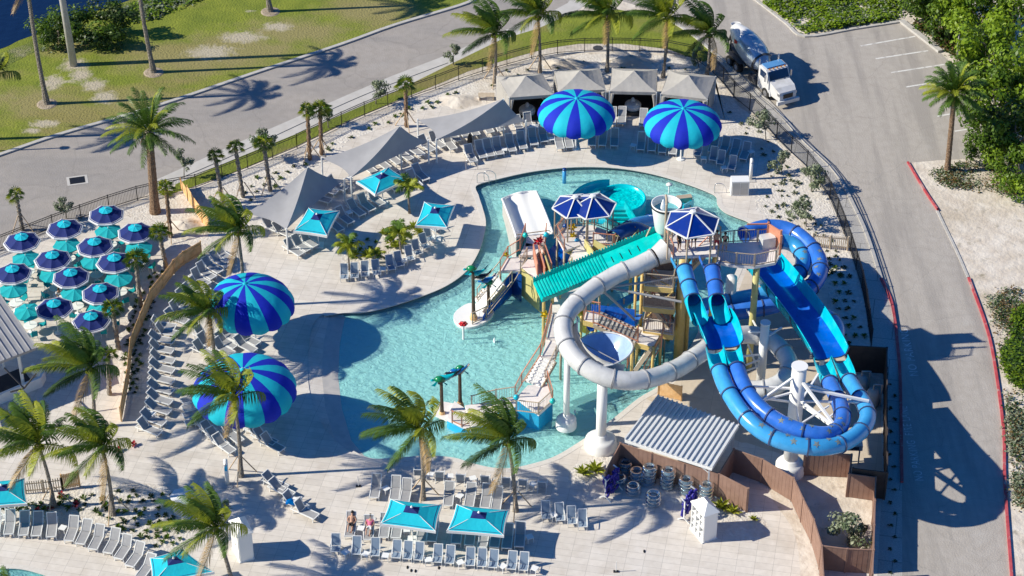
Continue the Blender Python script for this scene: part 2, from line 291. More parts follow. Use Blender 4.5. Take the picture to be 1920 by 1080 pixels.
# coping and pool shell
def onbeach(p): x, y = PX(p); return x < 655 and 592 < y < 848
n = len(pool_edge); i0 = next(i for i in range(n) if onbeach(pool_edge[i-1]) and not onbeach(pool_edge[i])); e2 = [pool_edge[(i0+k) % n] for k in range(n) if not onbeach(pool_edge[(i0+k) % n])]
b = MB(); b.ribbon(e2, .42, -.04, .016)
struct('pool_coping', b, M['coping'])
n = len(e2); b = MB(); b.add(at(e2, -.01)+at(e2, -1.1), [(i, i+1, n+i+1, n+i) for i in range(n-1)]); struct('pool_wall', b, M['darktile'])
b = MB(); xs = [-20+i*.5 for i in range(90)]; ys = [110+j*.5 for j in range(96)]
wl = [(690,862),(655,820),(637,760),(630,700),(633,640),(643,590),(640,500),(640,300)]
wlp = sorted([(G(x, y).y, G(x, y).x) for x, y in wl])
def wx(y):
    if y <= wlp[0][0]: return wlp[0][1]
    for (a, xa), (c, xc) in zip(wlp, wlp[1:]):
        if y <= c: return lerp(xa, xc, (y-a)/(c-a))
    return wlp[-1][1]
def depth(x, y):
    d = x-wx(y)
    if y > G(0, 560).y: return -.75
    if d < 0: return -.30-d*.125 if d > -2.3 else -.012
    return -.30-min(.45, d*.09)
vs = [V((x, y, depth(x, y))) for y in ys for x in xs]; nx = len(xs)
b.add(vs, [(j*nx+i, j*nx+i+1, (j+1)*nx+i+1, (j+1)*nx+i) for j in range(len(ys)-1) for i in range(nx-1)])
pf = struct('pool_floor', b, M['plaster'])
b = MB(); ys2 = [min(p.y for p in pool_edge)-1+j*.35 for j in range(140)]; ys2 = [y for y in ys2 if y < G(0, 584).y]
vs = []; K = 14
for y in ys2:
    w_ = wx(y)
    for k in range(K+1): x = w_+.15-k*.26; vs.append(V((x, y, depth(x, y)+.006)))
b.add(vs, [(j*(K+1)+k+1, j*(K+1)+k, (j+1)*(K+1)+k, (j+1)*(K+1)+k+1) for j in range(len(ys2)-1) for k in range(K)]); struct('beach_entry', b, M['deck'])
M['wet'] = wmat('wet_concrete', (.46, .44, .41), (.54, .51, .47), sc=2, rough=.35)
b = MB(); vs = [V((wx(y)+.15-k*.6, y, depth(wx(y)+.15-k*.6, y)+.012)) for y in ys2 for k in range(3)]
b.add(vs, [(j*3+k+1, j*3+k, (j+1)*3+k, (j+1)*3+k+1) for j in range(len(ys2)-1) for k in range(2)]); struct('wet_band', b, M['wet'])
def water(name, tint, diff, k, bump=1.0, sc=2.2):
    m = bpy.data.materials.new(name); m.use_nodes = True; nt = m.node_tree; nt.nodes.clear(); N = nt.nodes.new; L = nt.links.new
    out = N('ShaderNodeOutputMaterial'); tr = N('ShaderNodeBsdfTransparent'); tr.inputs[0].default_value = (*tint, 1)
    di = N('ShaderNodeBsdfDiffuse'); di.inputs[0].default_value = (*diff, 1); gl = N('ShaderNodeBsdfGlossy'); gl.inputs['Roughness'].default_value = .07
    geo = N('ShaderNodeNewGeometry'); mp = N('ShaderNodeMapping'); mp.inputs['Scale'].default_value = (.8, 1.25, 1); mp.inputs['Rotation'].default_value = (0, 0, .5); L(geo.outputs['Position'], mp.inputs['Vector'])
    n1 = N('ShaderNodeTexNoise'); n1.inputs['Scale'].default_value = sc; n1.inputs['Detail'].default_value = 3; n1.inputs['Distortion'].default_value = 1.2; L(mp.outputs[0], n1.inputs['Vector'])
    v = N('ShaderNodeTexVoronoi'); v.feature = 'SMOOTH_F1'; v.inputs['Scale'].default_value = sc*1.1
    mx0 = N('ShaderNodeMixRGB'); mx0.inputs[0].default_value = .25; L(mp.outputs[0], mx0.inputs[1]); L(n1.outputs['Color'], mx0.inputs[2]); L(mx0.outputs[0], v.inputs['Vector'])
    ad = N('ShaderNodeMath'); ad.operation = 'ADD'; L(n1.outputs['Fac'], ad.inputs[0]); L(v.outputs['Distance'], ad.inputs[1])
    bp = N('ShaderNodeBump'); bp.inputs['Strength'].default_value = bump; bp.inputs['Distance'].default_value = .22; L(ad.outputs[0], bp.inputs['Height'])
    L(bp.outputs[0], di.inputs['Normal']); bp2 = N('ShaderNodeBump'); bp2.inputs['Strength'].default_value = .5; bp2.inputs['Distance'].default_value = .12; L(ad.outputs[0], bp2.inputs['Height']); L(bp2.outputs[0], gl.inputs['Normal'])
    a = N('ShaderNodeMixShader'); a.inputs[0].default_value = k; L(tr.outputs[0], a.inputs[1]); L(di.outputs[0], a.inputs[2])
    lw = N('ShaderNodeLayerWeight'); lw.inputs[0].default_value = .5; L(bp2.outputs[0], lw.inputs['Normal']); pw = N('ShaderNodeMath'); pw.operation = 'POWER'; pw.inputs[1].default_value = 5; L(lw.outputs['Facing'], pw.inputs[0]); fr = N('ShaderNodeMath'); fr.operation = 'MULTIPLY_ADD'; fr.inputs[1].default_value = .9; fr.inputs[2].default_value = .025; L(pw.outputs[0], fr.inputs[0])
    c = N('ShaderNodeMixShader'); L(fr.outputs[0], c.inputs[0]); L(a.outputs[0], c.inputs[1]); L(gl.outputs[0], c.inputs[2]); L(c.outputs[0], out.inputs['Surface']); return m
M['water'] = water('pool_water', (.70, .93, .92), (.38, .78, .78), .42, .9, 2.8)
M['spout'] = mat('falling_water', (.85, .92, .94), rough=.2)
b = MB(); b.poly(at(pool_edge, -.30)); struct('pool_water', b, M['water'])
b = MB(); n = len(pool2); b.poly(at(pool2, -.9)); b.add(at(pool2, -.01)+at(pool2, -.9), [(i, (i+1) % n, n+(i+1) % n, n+i) for i in range(n)]); struct('small_pool_basin', b, mat('turquoise_plaster', (.15, .55, .58), rough=.8))
b = MB(); b.poly(at(pool2, -.15)); struct('small_pool_water', b, M['water'])
b = MB(); b.ribbon(pool2, .42, -.04, .016, closed=True); struct('small_pool_coping', b, M['coping'])
# kerbs
def kerb(name, l, w, h, m, label=None): b = MB(); b.ribbon(smooth(gp(l), 4), w, -.02, h); return struct(name, b, m)
kerb('lawn_kerb', LE, .35, .13, M['curb'])
kerb('verge_kerb', [(297,352),(440,290),(560,234),(653,191),(733,158),(840,118)], .01, .05, M['curb'])
kerb('grey_kerb', KERB[:11], .25, .13, M['curb'])
kerb('red_kerb', KERB[10:-1], .2, .13, M['redcurb'])
kerb('red_kerb', KR[:3]+[(1757,393)], .17, .13, M['redcurb'])
kerb('sand_edge', [(1757,395),(1793,470),(1815,520)], .2, .05, M['curb'])
kerb('red_kerb', [(1816,522)]+KR[5:], .19, .13, M['redcurb'])
kerb('field_kerb', [(1390,-20),(1440,18),(1475,45),(1509,69),(1600,55),(1690,41)], .3, .13, M['curb'])
kerb('bay_kerb', [(1690,41),(1763,98)], .5, .22, M['curb'])
b = MB()
for a, c in (((1614,86),(1716,68)),((1642,110),(1740,95)),((1671,136),(1775,120)),((1699,163),(1790,148)),((1757,218),(1815,208)),((1790,246),(1828,240))):
    p, q = G(*a), G(*c); t = (q-p).normalized(); nn = V((-t.y, t.x, 0))*.09
    b.add([V((v.x, v.y, -.001)) for v in (p-nn, q-nn, q+nn, p+nn)], [(0, 1, 2, 3)])
struct('parking_bay_lines', b, M['paint'])
# storm grate and its pale concrete surround
cracks(M['road'], .13, .012, (.14, .13, .12)); cracks(M['road_side'], .16, .012, (.17, .16, .15))
gx = G(145, 338); b = MB()
b.box((gx.x, gx.y, .001), (1.7, 1.3, .012), .25); struct('grate_surround', b, M['walk'])
b = MB(gx)
for i in range(9): b.box(gx+V((cos(.25)*(i-4)*.14, sin(.25)*(i-4)*.14, .012)), (.09, .9, .02), .25)
b.box(gx+V((0, 0, .009)), (1.25, .95, .006), .25)
tag(b.build('storm_grate', M['black']), 'dark rectangular storm grate set in the main road at far left', 'drain grate')
# pavement lettering, read up the road
def letters(txt, px, py, L, hgt):
    cu = bpy.data.curves.new('t', 'FONT'); cu.body = txt; cu.size = 1; cu.extrude = 0; cu.align_x = 'CENTER'; cu.align_y = 'CENTER'; cu.space_character = 1.15
    o = bpy.data.objects.new('t', cu); C.objects.link(o); bpy.context.view_layer.update()
    me = bpy.data.meshes.new_from_object(o.evaluated_get(bpy.context.evaluated_depsgraph_get())); w = o.dimensions.x; h = o.dimensions.y
    bpy.data.objects.remove(o); me.name = 'pavement_lettering'; n = bpy.data.objects.new('pavement_lettering', me); C.objects.link(n)
    me.transform(Matrix.Diagonal((L/w, hgt/h, 1, 1))); me.materials.append(M['paint']); n.rotation_euler = (0, 0, R(90)); n.location = G(px, py)+V((0, 0, .0)); n['kind'] = 'structure'; return n
letters('NO PARKING', 1705, 660, 5.6, .62); letters('NO PARKING  FIRE LANE', 1709, 830, 8.0, .60)
# ---------------- vegetation
def leafmat(name, c, c2, tr=.35, sc=2):
    m = mat(name, c, c2, sc=sc, rough=.45, det=2, mix=(.3, .7), spec=.3); nt = m.node_tree; b = nt.nodes['Principled BSDF']
    t = nt.nodes.new('ShaderNodeBsdfTranslucent'); mx = nt.nodes.new('ShaderNodeMixShader'); mx.inputs[0].default_value = tr
    src = b.inputs['Base Color'].links[0].from_socket; nt.links.new(src, t.inputs['Color'])
    nt.links.new(b.outputs[0], mx.inputs[1]); nt.links.new(t.outputs[0], mx.inputs[2]); nt.links.new(mx.outputs[0], nt.nodes['Material Output'].inputs['Surface']); return m
L1 = leafmat('palm_green', (.06, .13, .018), (.11, .19, .025), .25); L2 = leafmat('palm_yellow_green', (.27, .33, .03), (.40, .42, .04)); L3 = leafmat('palm_dry', (.30, .20, .08), (.38, .25, .10), .15); L4 = leafmat('palm_dark', (.025, .055, .015), (.05, .09, .02), .2)
PALMM = [L1, L2, L3, L4]
BARK = mat('palm_bark', (.19, .16, .13), (.34, .30, .25), sc=6, rough=.95, bump=2, bsc=9); BARKR = mat('fibrous_bark', (.20, .12, .07), (.36, .24, .15), sc=8, rough=.95, bump=2.5, bsc=12)
WOOD = mat('stake_wood', (.50, .36, .23), (.58, .44, .30), sc=5, rough=.85)
def frond(b, base, az, el, L, wind, droop, m, nl=24, lw=.05, ll=.55, seg=9, hang=.7):
    d = V((cos(az)*cos(el), sin(az)*cos(el), sin(el))); p = V(base); pts = [p.copy()]; ds = [d]
    for i in range(seg):
        t = (i+1)/seg; dd = (d+V((0, 0, -1))*droop*t*t*1.6+V((-1, .15, 0))*wind*t).normalized(); p = p+dd*(L/seg); pts.append(p.copy()); ds.append(dd)
    b.tube(pts, [lerp(.045, .01, i/seg) for i in range(seg+1)], 3, m, caps=False)
    for k in range(nl):
        t = .13+.87*k/nl; f = t*seg; i = min(seg-1, int(f)); q = pts[i].lerp(pts[i+1], f-i); dd = ds[i+1]
        side = dd.cross(V((0, 0, 1)))
        if side.length < .1: side = V((1, 0, 0))
        side.normalize(); nrm = side.cross(dd); l = ll*(.45+1.1*sin(pi*min(1, t*.85+.1)))*random.uniform(.8, 1.1)
        for sg in (-1, 1):
            a = (side*sg*.75+dd*.75+V((0, 0, -hang))*.5+V((-wind*.8, 0, -.1))+V((random.uniform(-.12, .12),)*3)).normalized()
            e = q+a*l; mid = q+a*l*.5+V((0, 0, .03)); w = dd*lw*.5
            e2 = e+V((0, 0, -l*.22))
            b.add([q-w, q+w, mid+w*1.5, mid-w*1.5, e2], [(0, 1, 2, 3), (3, 2, 4)], m)
def coco_crown(seed, n=24, L=3.8, wind=.85):
    random.seed(seed); b = MB()
    for k in range(n):
        az = k*2.399+random.uniform(-.2, .2); u = k/n; el = lerp(1.45, .0, u**.9)
        m = 1 if random.random() < (.5 if u < .5 else .35) else 0
        if u > .93 and k % 2: m = 2; u = .75
        if .5 < u < .9 and random.random() < .35: m = 3
        LL = L*random.uniform(.85, 1.08)*(.8 if u < .12 else 1); c = cos(az)
        frond(b, (0, 0, random.uniform(-.1, .1)), az, el, LL*(1 if c < .3 else .85), wind*(.7+.6*max(0, c)), .30+u*.45, m, nl=46, lw=.042, ll=.54, hang=.7)
    for k in range(9):
        b.lathe([(0, -.14), (.11, -.06), (.12, .04), (0, .14)], (cos(k*.9)*.22, sin(k*.9)*.22, -.25), 6, 1)
    return b
CC = []
for s in (3, 11, 23, 31):
    o = coco_crown(s).build('crown', PALMM); CC.append(o.data); bpy.data.objects.remove(o)
def trunkmb(h, lx, ly, r0, r1, curve=.0, n=9, rings=10, flare=1.5):
    b = MB(); pts = []; rs = []
    for i in range(rings+1):
        t = i/rings; pts.append(V((lx*t+curve*sin(pi*t)*1.0, ly*t, h*t))); rs.append(lerp(r0, r1, t)*(1+(flare-1)*max(0, 1-t*6))*(1+.06*(i % 2)))
    b.tube(pts, rs, n); return b
def solve(base, crown, z0=0):       # height and sideways lean that put the crown centre above this base
    B = G(*base, z0); lo, hi = .3, 30
    for _ in range(40):
        h = (lo+hi)/2; y = PX(B+V((0, 0, h)))[1]
        if y > crown[1]: lo = h
        else: hi = h
    x0 = PX(B+V((0, 0, h)))[0]; x1 = PX(B+V((1, 0, h)))[0]; return B, h, (crown[0]-x0)/(x1-x0)
def stakes(t, r, h, k=4, a0=.4):
    for i in range(k):
        a = a0+i*2*pi/k; MB().tube([(cos(a)*r, sin(a)*r, 0), (cos(a)*.18, sin(a)*.18, h)], .045, 5).build('support_stake', WOOD, t)
def coco(base, crown, label, v=0, sc=1.0, rot=0, st=True, cv=.1):
    B, h, lx = solve(base, crown); t = thing('coconut_palm', label, 'palm tree', B, 0, 'coconut palms around the pool deck')
    trunkmb(h, lx, 0, .15, .10, cv, rings=14).build('trunk', BARK, t)
    c = bpy.data.objects.new('crown', CC[v % 4]); C.objects.link(c); c.parent = t; c.location = (lx, 0, h); c.rotation_euler = (0, 0, rot); c.scale = (sc,)*3
    if st: stakes(t, 1.15, 1.7, 3)
    return t
COCO = [((927,155),(928,62),'coconut palm leftmost of the five behind the white cabanas'), ((1012,136),(1008,28),'second coconut palm from the left behind the white cabanas'), ((1138,134),(1138,28),'middle coconut palm of the five behind the white cabanas'), ((1243,145),(1250,32),'coconut palm behind the rightmost gap of the white cabanas, second from the mixer truck'), ((1325,142),(1330,62),'coconut palm nearest the mixer truck behind the cabanas'),
 ((457,575),(446,432),'coconut palm rising behind the upper left striped umbrella'), ((402,680),(390,585),'coconut palm in front of the left edge of the upper left striped umbrella'), ((452,893),(438,742),'coconut palm in front of the lower left striped umbrella'), ((177,800),(168,690),'coconut palm in the blue shade right of the pavilion roof'), ((212,965),(192,838),'coconut palm above the red planting bed, right of its neighbour'), ((102,950),(72,832),'coconut palm at the left edge above the red planting bed'), ((793,936),(786,805),'coconut palm at the pool end behind the left turquoise square umbrella'), ((967,958),(952,825),'coconut palm at the pool end behind the right turquoise square umbrella'), ((436,1096),(402,990),'coconut palm in front of the small white hut at bottom')]
SC = [1.12,1.18,1.15,1.12,1.1, 1.05,1.0,1.05,1.12,1.05,1.2,1.08,1.1,1.05]
for i, (bs, cr, lb) in enumerate(COCO): coco(bs, cr, lb, i, SC[i], random.uniform(-.35, .35), i in (0, 1, 7, 9, 10, 11, 12))
t = thing('coconut_palm', 'coconut palm mostly below the bottom left corner, one frond tip showing', 'palm tree', G(30, 1225), 0, 'coconut palms around the pool deck')
trunkmb(3.6, 0, 0, .15, .1).build('trunk', BARK, t); c = bpy.data.objects.new('crown', CC[1]); C.objects.link(c); c.parent = t; c.location = (0, 0, 3.6)
# small feather palms in the island bed
def smallpalm(seed, n=11, L=1.5):
    random.seed(seed); b = MB()
    for k in range(n):
        frond(b, (0, 0, 0), k*2.399, lerp(1.3, .15, k/n), L*random.uniform(.8, 1.1), .12, .7, 1 if k % 3 else 0, nl=16, lw=.07, ll=.38, seg=7)
    return b
SP = []
for s in (5, 9):
    o = smallpalm(s).build('crown', PALMM); SP.append(o.data); bpy.data.objects.remove(o)
for i, (bs, cr, lb) in enumerate([((655,508),(652,462),'young feather palm at the left end of the central planting island'), ((752,475),(748,437),'young feather palm in the middle of the central planting island'), ((768,400),(764,352),'young feather palm between two turquoise square umbrellas'), ((700,492),(706,478),'short feather palm low in the central planting island')]):
    B, h, lx = solve(bs, cr); t = thing('young_palm', lb, 'palm tree', B, 0, 'young feather palms')
    trunkmb(h, lx, 0, .09, .06).build('trunk', BARK, t); c = bpy.data.objects.new('crown', SP[i % 2]); C.objects.link(c); c.parent = t; c.location = (lx, 0, h); c.rotation_euler = (0, 0, i); c.scale = (.95 if i < 3 else .6,)*3
# sabal palms with rough trunks
def fan(b, base, az, el, L, m):
    d = V((cos(az)*cos(el), sin(az)*cos(el), sin(el))); p = V(base); q = p+d*L*.45+V((0, 0, -.05)); b.beam(p, q, .03, .03, m)
    sd_ = d.cross(V((0, 0, 1))).normalized()
    for k in range(9):
        a = lerp(-1.25, 1.25, k/8); e = (d*cos(a)+sd_*sin(a)+V((0, 0, -.35))).normalized(); w = sd_*.035*cos(a)+d*.03*abs(sin(a)); mid = q+e*L*.32; tip = q+e*L*.6+V((0, 0, -.16*L))
        b.add([q, mid+w, tip, mid-w], [(0, 1, 2), (0, 2, 3)], m)
def sabal_crown(seed, n=16, L=.85):
    random.seed(seed); b = MB()
    for k in range(n): fan(b, (0, 0, 0), k*2.399, lerp(1.35, -.35, k/n), L*random.uniform(.8, 1.1), 0 if k % 3 else 1)
    return b
SB = []
for s in (1, 2, 3):
    o = sabal_crown(s, 12+4*s, .75+.12*s).build('crown', PALMM); SB.append(o.data); bpy.data.objects.remove(o)
SAB = [((581,300),(576,205),0,'sabal palm with orange trunk tallest of the row behind the grey sails'), ((603,290),(600,205),2,'sabal palm leaning beside the orange trunked one behind the grey sails'), ((456,370),(441,275),0,'slim sabal palm third from the big date palm along the road fence'), ((418,382),(403,292),0,'slim sabal palm second from the big date palm along the road fence'), ((507,358),(494,268),1,'sabal palm left of the orange trunked pair by the lowest grey sail'), ((762,238),(760,158),1,'lone sabal palm between the upper two grey sails and the fence'), ((42,432),(30,365),0,'sabal palm with rough trunk by the fence at far left'), ((320,445),(311,350),0,'slim sabal palm just right of the big date palm'), ((313,508),(298,435),1,'sabal palm with dark boots beside the orange fence bend'), ((264,575),(254,485),2,'sabal palm right of the dark blue umbrellas, fullest crown of the terrace row'), ((222,655),(211,577),1,'sabal palm beside the lowest dark blue umbrella'), ((205,740),(203,665),0,'sabal palm half hidden behind the coconut crown by the orange fence')]
for i, (bs, cr, v, lb) in enumerate(SAB):
    B, h, lx = solve(bs, cr); t = thing('sabal_palm', lb, 'palm tree', B, 0, 'young sabal palms')
    b = MB(); rings = 16; b.tube([V((lx*k/rings, 0, h*k/rings)) for k in range(rings+1)], [lerp(.17, .15, k/rings)*(1.25 if k % 2 else .85) for k in range(rings+1)], 8); b.build('trunk', BARKR if i in (0, 1, 5, 7) else BARK, t)
    c = bpy.data.objects.new('crown', SB[v]); C.objects.link(c); c.parent = t; c.location = (lx, 0, h); c.rotation_euler = (0, 0, i)
    if i < 8: stakes(t, 1.0, 1.5, 3, i)
# date palms
def date_crown(seed, n, L):
    random.seed(seed); b = MB()
    for k in range(n): frond(b, (cos(k*2.4)*.15, sin(k*2.4)*.15, -.2*k/n), k*2.399, lerp(1.45, -.1, (k/n)**.8), L*random.uniform(.88, 1.05), 0, .55, 0 if k % 5 else 1, nl=40, lw=.045, ll=.38, seg=10, hang=.1)
    for k in range(12): frond(b, (0, 0, -.3), k*.52, -.5, L*.35, 0, 1.2, 2 if k % 3 == 0 else 3, nl=14, ll=.3)
    return b
def datepalm(bs, cr, lb, r0, r1, n, L, seed, grp=None):
    B, h, lx = solve(bs, cr); t = thing('date_palm', lb, 'palm tree', B)
    b = trunkmb(h*.82, lx*.82, 0, r0, r1, 0, 12, 26, 1.25); b.build('trunk', BARKR, t)
    b = MB(); b.lathe([(r1*.9, h*.80), (r1*1.45, h*.86), (r1*1.6, h*.92), (r1*1.1, h*.99), (.05, h*1.02)], (lx*.9, 0, 0), 12); b.build('boot_collar', BARK, t)
    c = date_crown(seed, n, L).build('crown', PALMM, t); c.location = (lx, 0, h)
datepalm((291,398), (279,243), 'tall date palm with thick orange trunk beside the main road', .38, .30, 40, 3.6, 77)
datepalm((1776,322), (1790,172), 'dark date palm standing on the sand right of the side road', .24, .20, 46, 2.7, 78)
# tall palms whose crowns are above the picture
for i, (bs, tp, h, lb) in enumerate([((88,195),(58,12),11.9,'tall slender palm trunk on the lawn, left of the lamp mast'), ((288,136),(267,10),10.6,'tall slender palm trunk on the lawn, right of the lamp mast'), ((507,22),(503,-5),9.5,'palm trunk at the top edge of the lawn'), ((-52,262),(-8,138),None,'palm at the left edge of the lawn with only its dark crown showing')]):
    B = G(*bs); t = thing('lawn_palm', lb, 'palm tree', B, 0, 'palms on the lawn')
    if h: q = G(tp[0], tp[1], 0); _, hh, lx = solve(bs, tp); lx = lx*h/hh
    else: _, h, lx = solve(bs, tp)
    trunkmb(h, lx, 0, .21, .15, -.12, 9, 16).build('trunk', BARK, t)
    c = bpy.data.objects.new('crown', CC[i]); C.objects.link(c); c.parent = t; c.location = (lx, 0, h); c.scale = (.95,)*3
    b = MB(); b.lathe([(.9, .0), (.75, .07), (.0, .10)], (0, 0, 0), 14); b.build('soil_ring', M['mud'], t)
# leafy trees and shrubs
def leafball(seed, n, rad, size, clumps, nm=3):
    random.seed(seed); b = MB(); cl = []
    for i in range(clumps):
        while True:
            p = V((random.uniform(-1, 1), random.uniform(-1, 1), random.uniform(-1, 1)))
            if .25 < p.length < 1: break
        cl.append((V((p.x*rad[0], p.y*rad[1], p.z*rad[2])), random.uniform(.20, .42), random.choice(range(nm))))
    for i in range(n):
        c, r, m = random.choice(cl); d = V((random.gauss(0, 1), random.gauss(0, 1), random.gauss(0, 1))).normalized(); q = c+V((d.x*rad[0], d.y*rad[1], d.z*rad[2]))*r*random.uniform(.6, 1.1)
        nn = (d+V((random.uniform(-.7, .7), random.uniform(-.7, .7), random.uniform(0, .9)))).normalized(); u = nn.cross(V((random.uniform(-1, 1), random.uniform(-1, 1), .3))).normalized(); w = nn.cross(u); s = size*random.uniform(.6, 1.3)
        b.add([q-u*s*.5, q+w*s*.28, q+u*s*.5, q-w*s*.28], [(0, 1, 2, 3)], m if random.random() < .8 else random.randrange(nm))
    return b, cl
T1 = leafmat('leaf_bright', (.17, .28, .015), (.26, .36, .02), .35, 1); T2 = leafmat('leaf_mid', (.07, .14, .012), (.12, .20, .015), .3, 1); T3 = leafmat('leaf_dark', (.025, .055, .012), (.05, .09, .015), .2, 1); T4 = leafmat('leaf_brown', (.16, .10, .05), (.2, .14, .05), .2, 1)
Q1 = leafmat('leaf_grey', (.20, .24, .14), (.30, .33, .22), .2, 2); Q2 = leafmat('leaf_grey_dark', (.10, .14, .07), (.16, .19, .11), .2, 2)
TREE = []
for s, rad, n, sz, cl in ((41, (3.0, 3.0, 2.6), 4200, .34, 26), (42, (3.4, 2.6, 2.2), 4200, .34, 26), (43, (2.4, 2.6, 2.8), 3600, .32, 22)):
    b, k = leafball(s, n, rad, sz, cl); TREE.append((b.build('crown', [T1, T2, T3]), k, rad))
for o, _, _ in TREE: bpy.data.objects.remove(o) if False else None
TM = [(o.data, k, r) for o, k, r in TREE]
for o, _, _ in TREE: bpy.data.objects.remove(o)
def tree(px, py, z, v, sc, lb, mats=None, rot=0):
    d, k, r = TM[v]; B = G(px, py, z); B.z = 0; t = thing('leafy_tree', lb, 'tree', B, 0, 'dense trees beside the parking bays')
    h = z; b = MB(); b.tube([(0, 0, 0), (.1, .05, h*.5), (0, 0, h*.85)], [.2*sc, .15*sc, .1*sc], 7)
    for c, _, _ in k[:7]:
        c = Matrix.Rotation(rot, 3, 'Z') @ c; b.tube([(.05, 0, h*.45), V((0, 0, h))+c*sc*.5, V((0, 0, h))+c*sc*.9], [.09*sc, .06*sc, .03*sc], 5)
    b.build('trunk', BARK, t)
    o = bpy.data.objects.new('crown', d.copy() if mats else d); C.objects.link(o); o.parent = t; o.location = (0, 0, h); o.rotation_euler = (0, 0, rot); o.scale = (sc,)*3
    if mats:
        for i, m_ in enumerate(mats): o.data.materials[i] = m_
for i, (x, y, z, v, sc, mt, lb) in enumerate([
 (1770,20,2.6,0,.9,0,'low dark green tree at the top corner of the parking bays'), (1835,35,4,1,1.1,1,'bright green tree behind the thin papaya like palm'), (1900,20,4.5,2,1.2,1,'bright green tree in the top right corner'),
 (1880,95,4.5,0,1.25,1,'tall bright green tree at the right edge, above the date palm'), (1830,110,3,2,.85,0,'dark tree just behind the date palm crown'), (1915,160,4.5,1,1.2,1,'bright green tree at the right edge level with the date palm'), (1875,185,3.4,0,1.0,0,'dark leaved tree right of the date palm crown'),
 (1905,245,3.4,1,1.15,0,'spreading dark tree over the sand right of the date palm trunk'), (1860,265,2.4,2,.75,0,'low overhanging tree reaching over the parking bay corner'), (1915,320,2.2,1,.8,2,'green tree at the right edge above the sandy patch'), (1740,-15,3,1,.9,0,'dark tree touching the top edge beyond the parking bays'),
 (1812,-10,4,0,1,2,'mid green tree at the top edge left of the corner tree')]):
    tree(x, y, z, v, sc, lb, [None, [T2, T2, T3], [T1, T1, T2], [T2, T1, T2]][[1, 2, 3][mt]], i*1.3)
# shrub field beyond the parking bays, brush on the sand: nobody could count these
def scatter(name, poly, n, hgt, size, mats, seed, hz=None):
    random.seed(seed); P = gp(poly); xs_ = [p.x for p in P]; ys_ = [p.y for p in P]; b = MB(); k = 0
    def inside(x, y):
        r = False; j = len(P)-1
        for i in range(len(P)):
            if (P[i].y > y) != (P[j].y > y) and x < (P[j].x-P[i].x)*(y-P[i].y)/(P[j].y-P[i].y)+P[i].x: r = not r
            j = i
        return r
    while k < n:
        x, y = random.uniform(min(xs_), max(xs_)), random.uniform(min(ys_), max(ys_))
        if not inside(x, y): continue
        cl_ = sin(x*1.3+seed)+sin(y*.9)+sin(x*.5+y*.8)
        if random.random() > .55+.25*cl_: continue
        k += 1; zc = hgt*random.uniform(.1, 1)*(.6+.2*cl_); m = random.choice(mats)
        for q in range(7):
            d = V((random.gauss(0, .22), random.gauss(0, .22), random.uniform(-.12, .12))); c = V((x, y, max(.05, zc)))+d; a = random.uniform(0, 6.3); u = V((cos(a), sin(a), random.uniform(-.5, .5)))*size*.5; w = V((-sin(a), cos(a), random.uniform(-.6, .6)))*size*.3
            b.add([c-u, c+w, c+u, c-w], [(0, 1, 2, 3)], m)
    o = b.build(name, [T1, T2, T3, T4, Q1]); o['kind'] = 'stuff'; return o
scatter('shrub_field', [(1420,-30),(1440,10),(1509,62),(1600,48),(1688,34),(1700,-30)], 5200, .8, .30, (0, 0, 0, 1, 4), 1)
scatter('low_scrub', [(1690,38),(1700,-20),(1790,-20),(1800,60),(1830,120),(1790,110),(1745,70)], 1500, .9, .28, (1, 2, 3, 2), 2)
scatter('dry_brush', [(1850,560),(1930,520),(1930,700),(1890,690),(1870,640)], 420, .35, .2, (3, 4, 2), 3)
scatter('green_brush', [(1900,600),(1930,575),(1940,740),(1905,725),(1884,700),(1880,668),(1892,640)], 900, .9, .25, (0, 1, 1, 2), 4)
scatter('dry_brush', [(1740,325),(1830,300),(1930,330),(1930,372),(1850,360),(1770,350)], 420, .25, .2, (3, 2, 4), 5)
scatter('dry_brush', [(1885,740),(1930,730),(1930,960),(1905,950),(1893,850)], 420, .4, .22, (3, 4, 4, 2), 6)
scatter('lakeside_reeds', [(205,30),(262,6),(320,-12),(400,-16),(330,20),(250,45)], 500, .5, .3, (0, 4, 1), 7)
# round lakeside bush
for i, (x, y, z, sc, v, lb) in enumerate([(190,55,1.9,1.0,1,'big dark round bush on the lawn by the lake, glossy right half'), (112,60,1.5,.85,0,'paler fan leaved bush left of the lamp mast')]):
    d, k, r = TM[v]; t = thing('bush', lb, 'bush', G(x, y+20), 0); o = bpy.data.objects.new('foliage', d.copy()); C.objects.link(o); o.parent = t; o.location = (0, 0, z*.9); o.scale = (1.0*sc, .85*sc, .85*sc)
    for q, m_ in enumerate([T2, T3, T3] if i == 0 else [T2, T2, T3]): o.data.materials[q] = m_
    MB().tube([(0, 0, 0), (0, 0, z*.8)], .12, 6).build('stem', BARK, t)
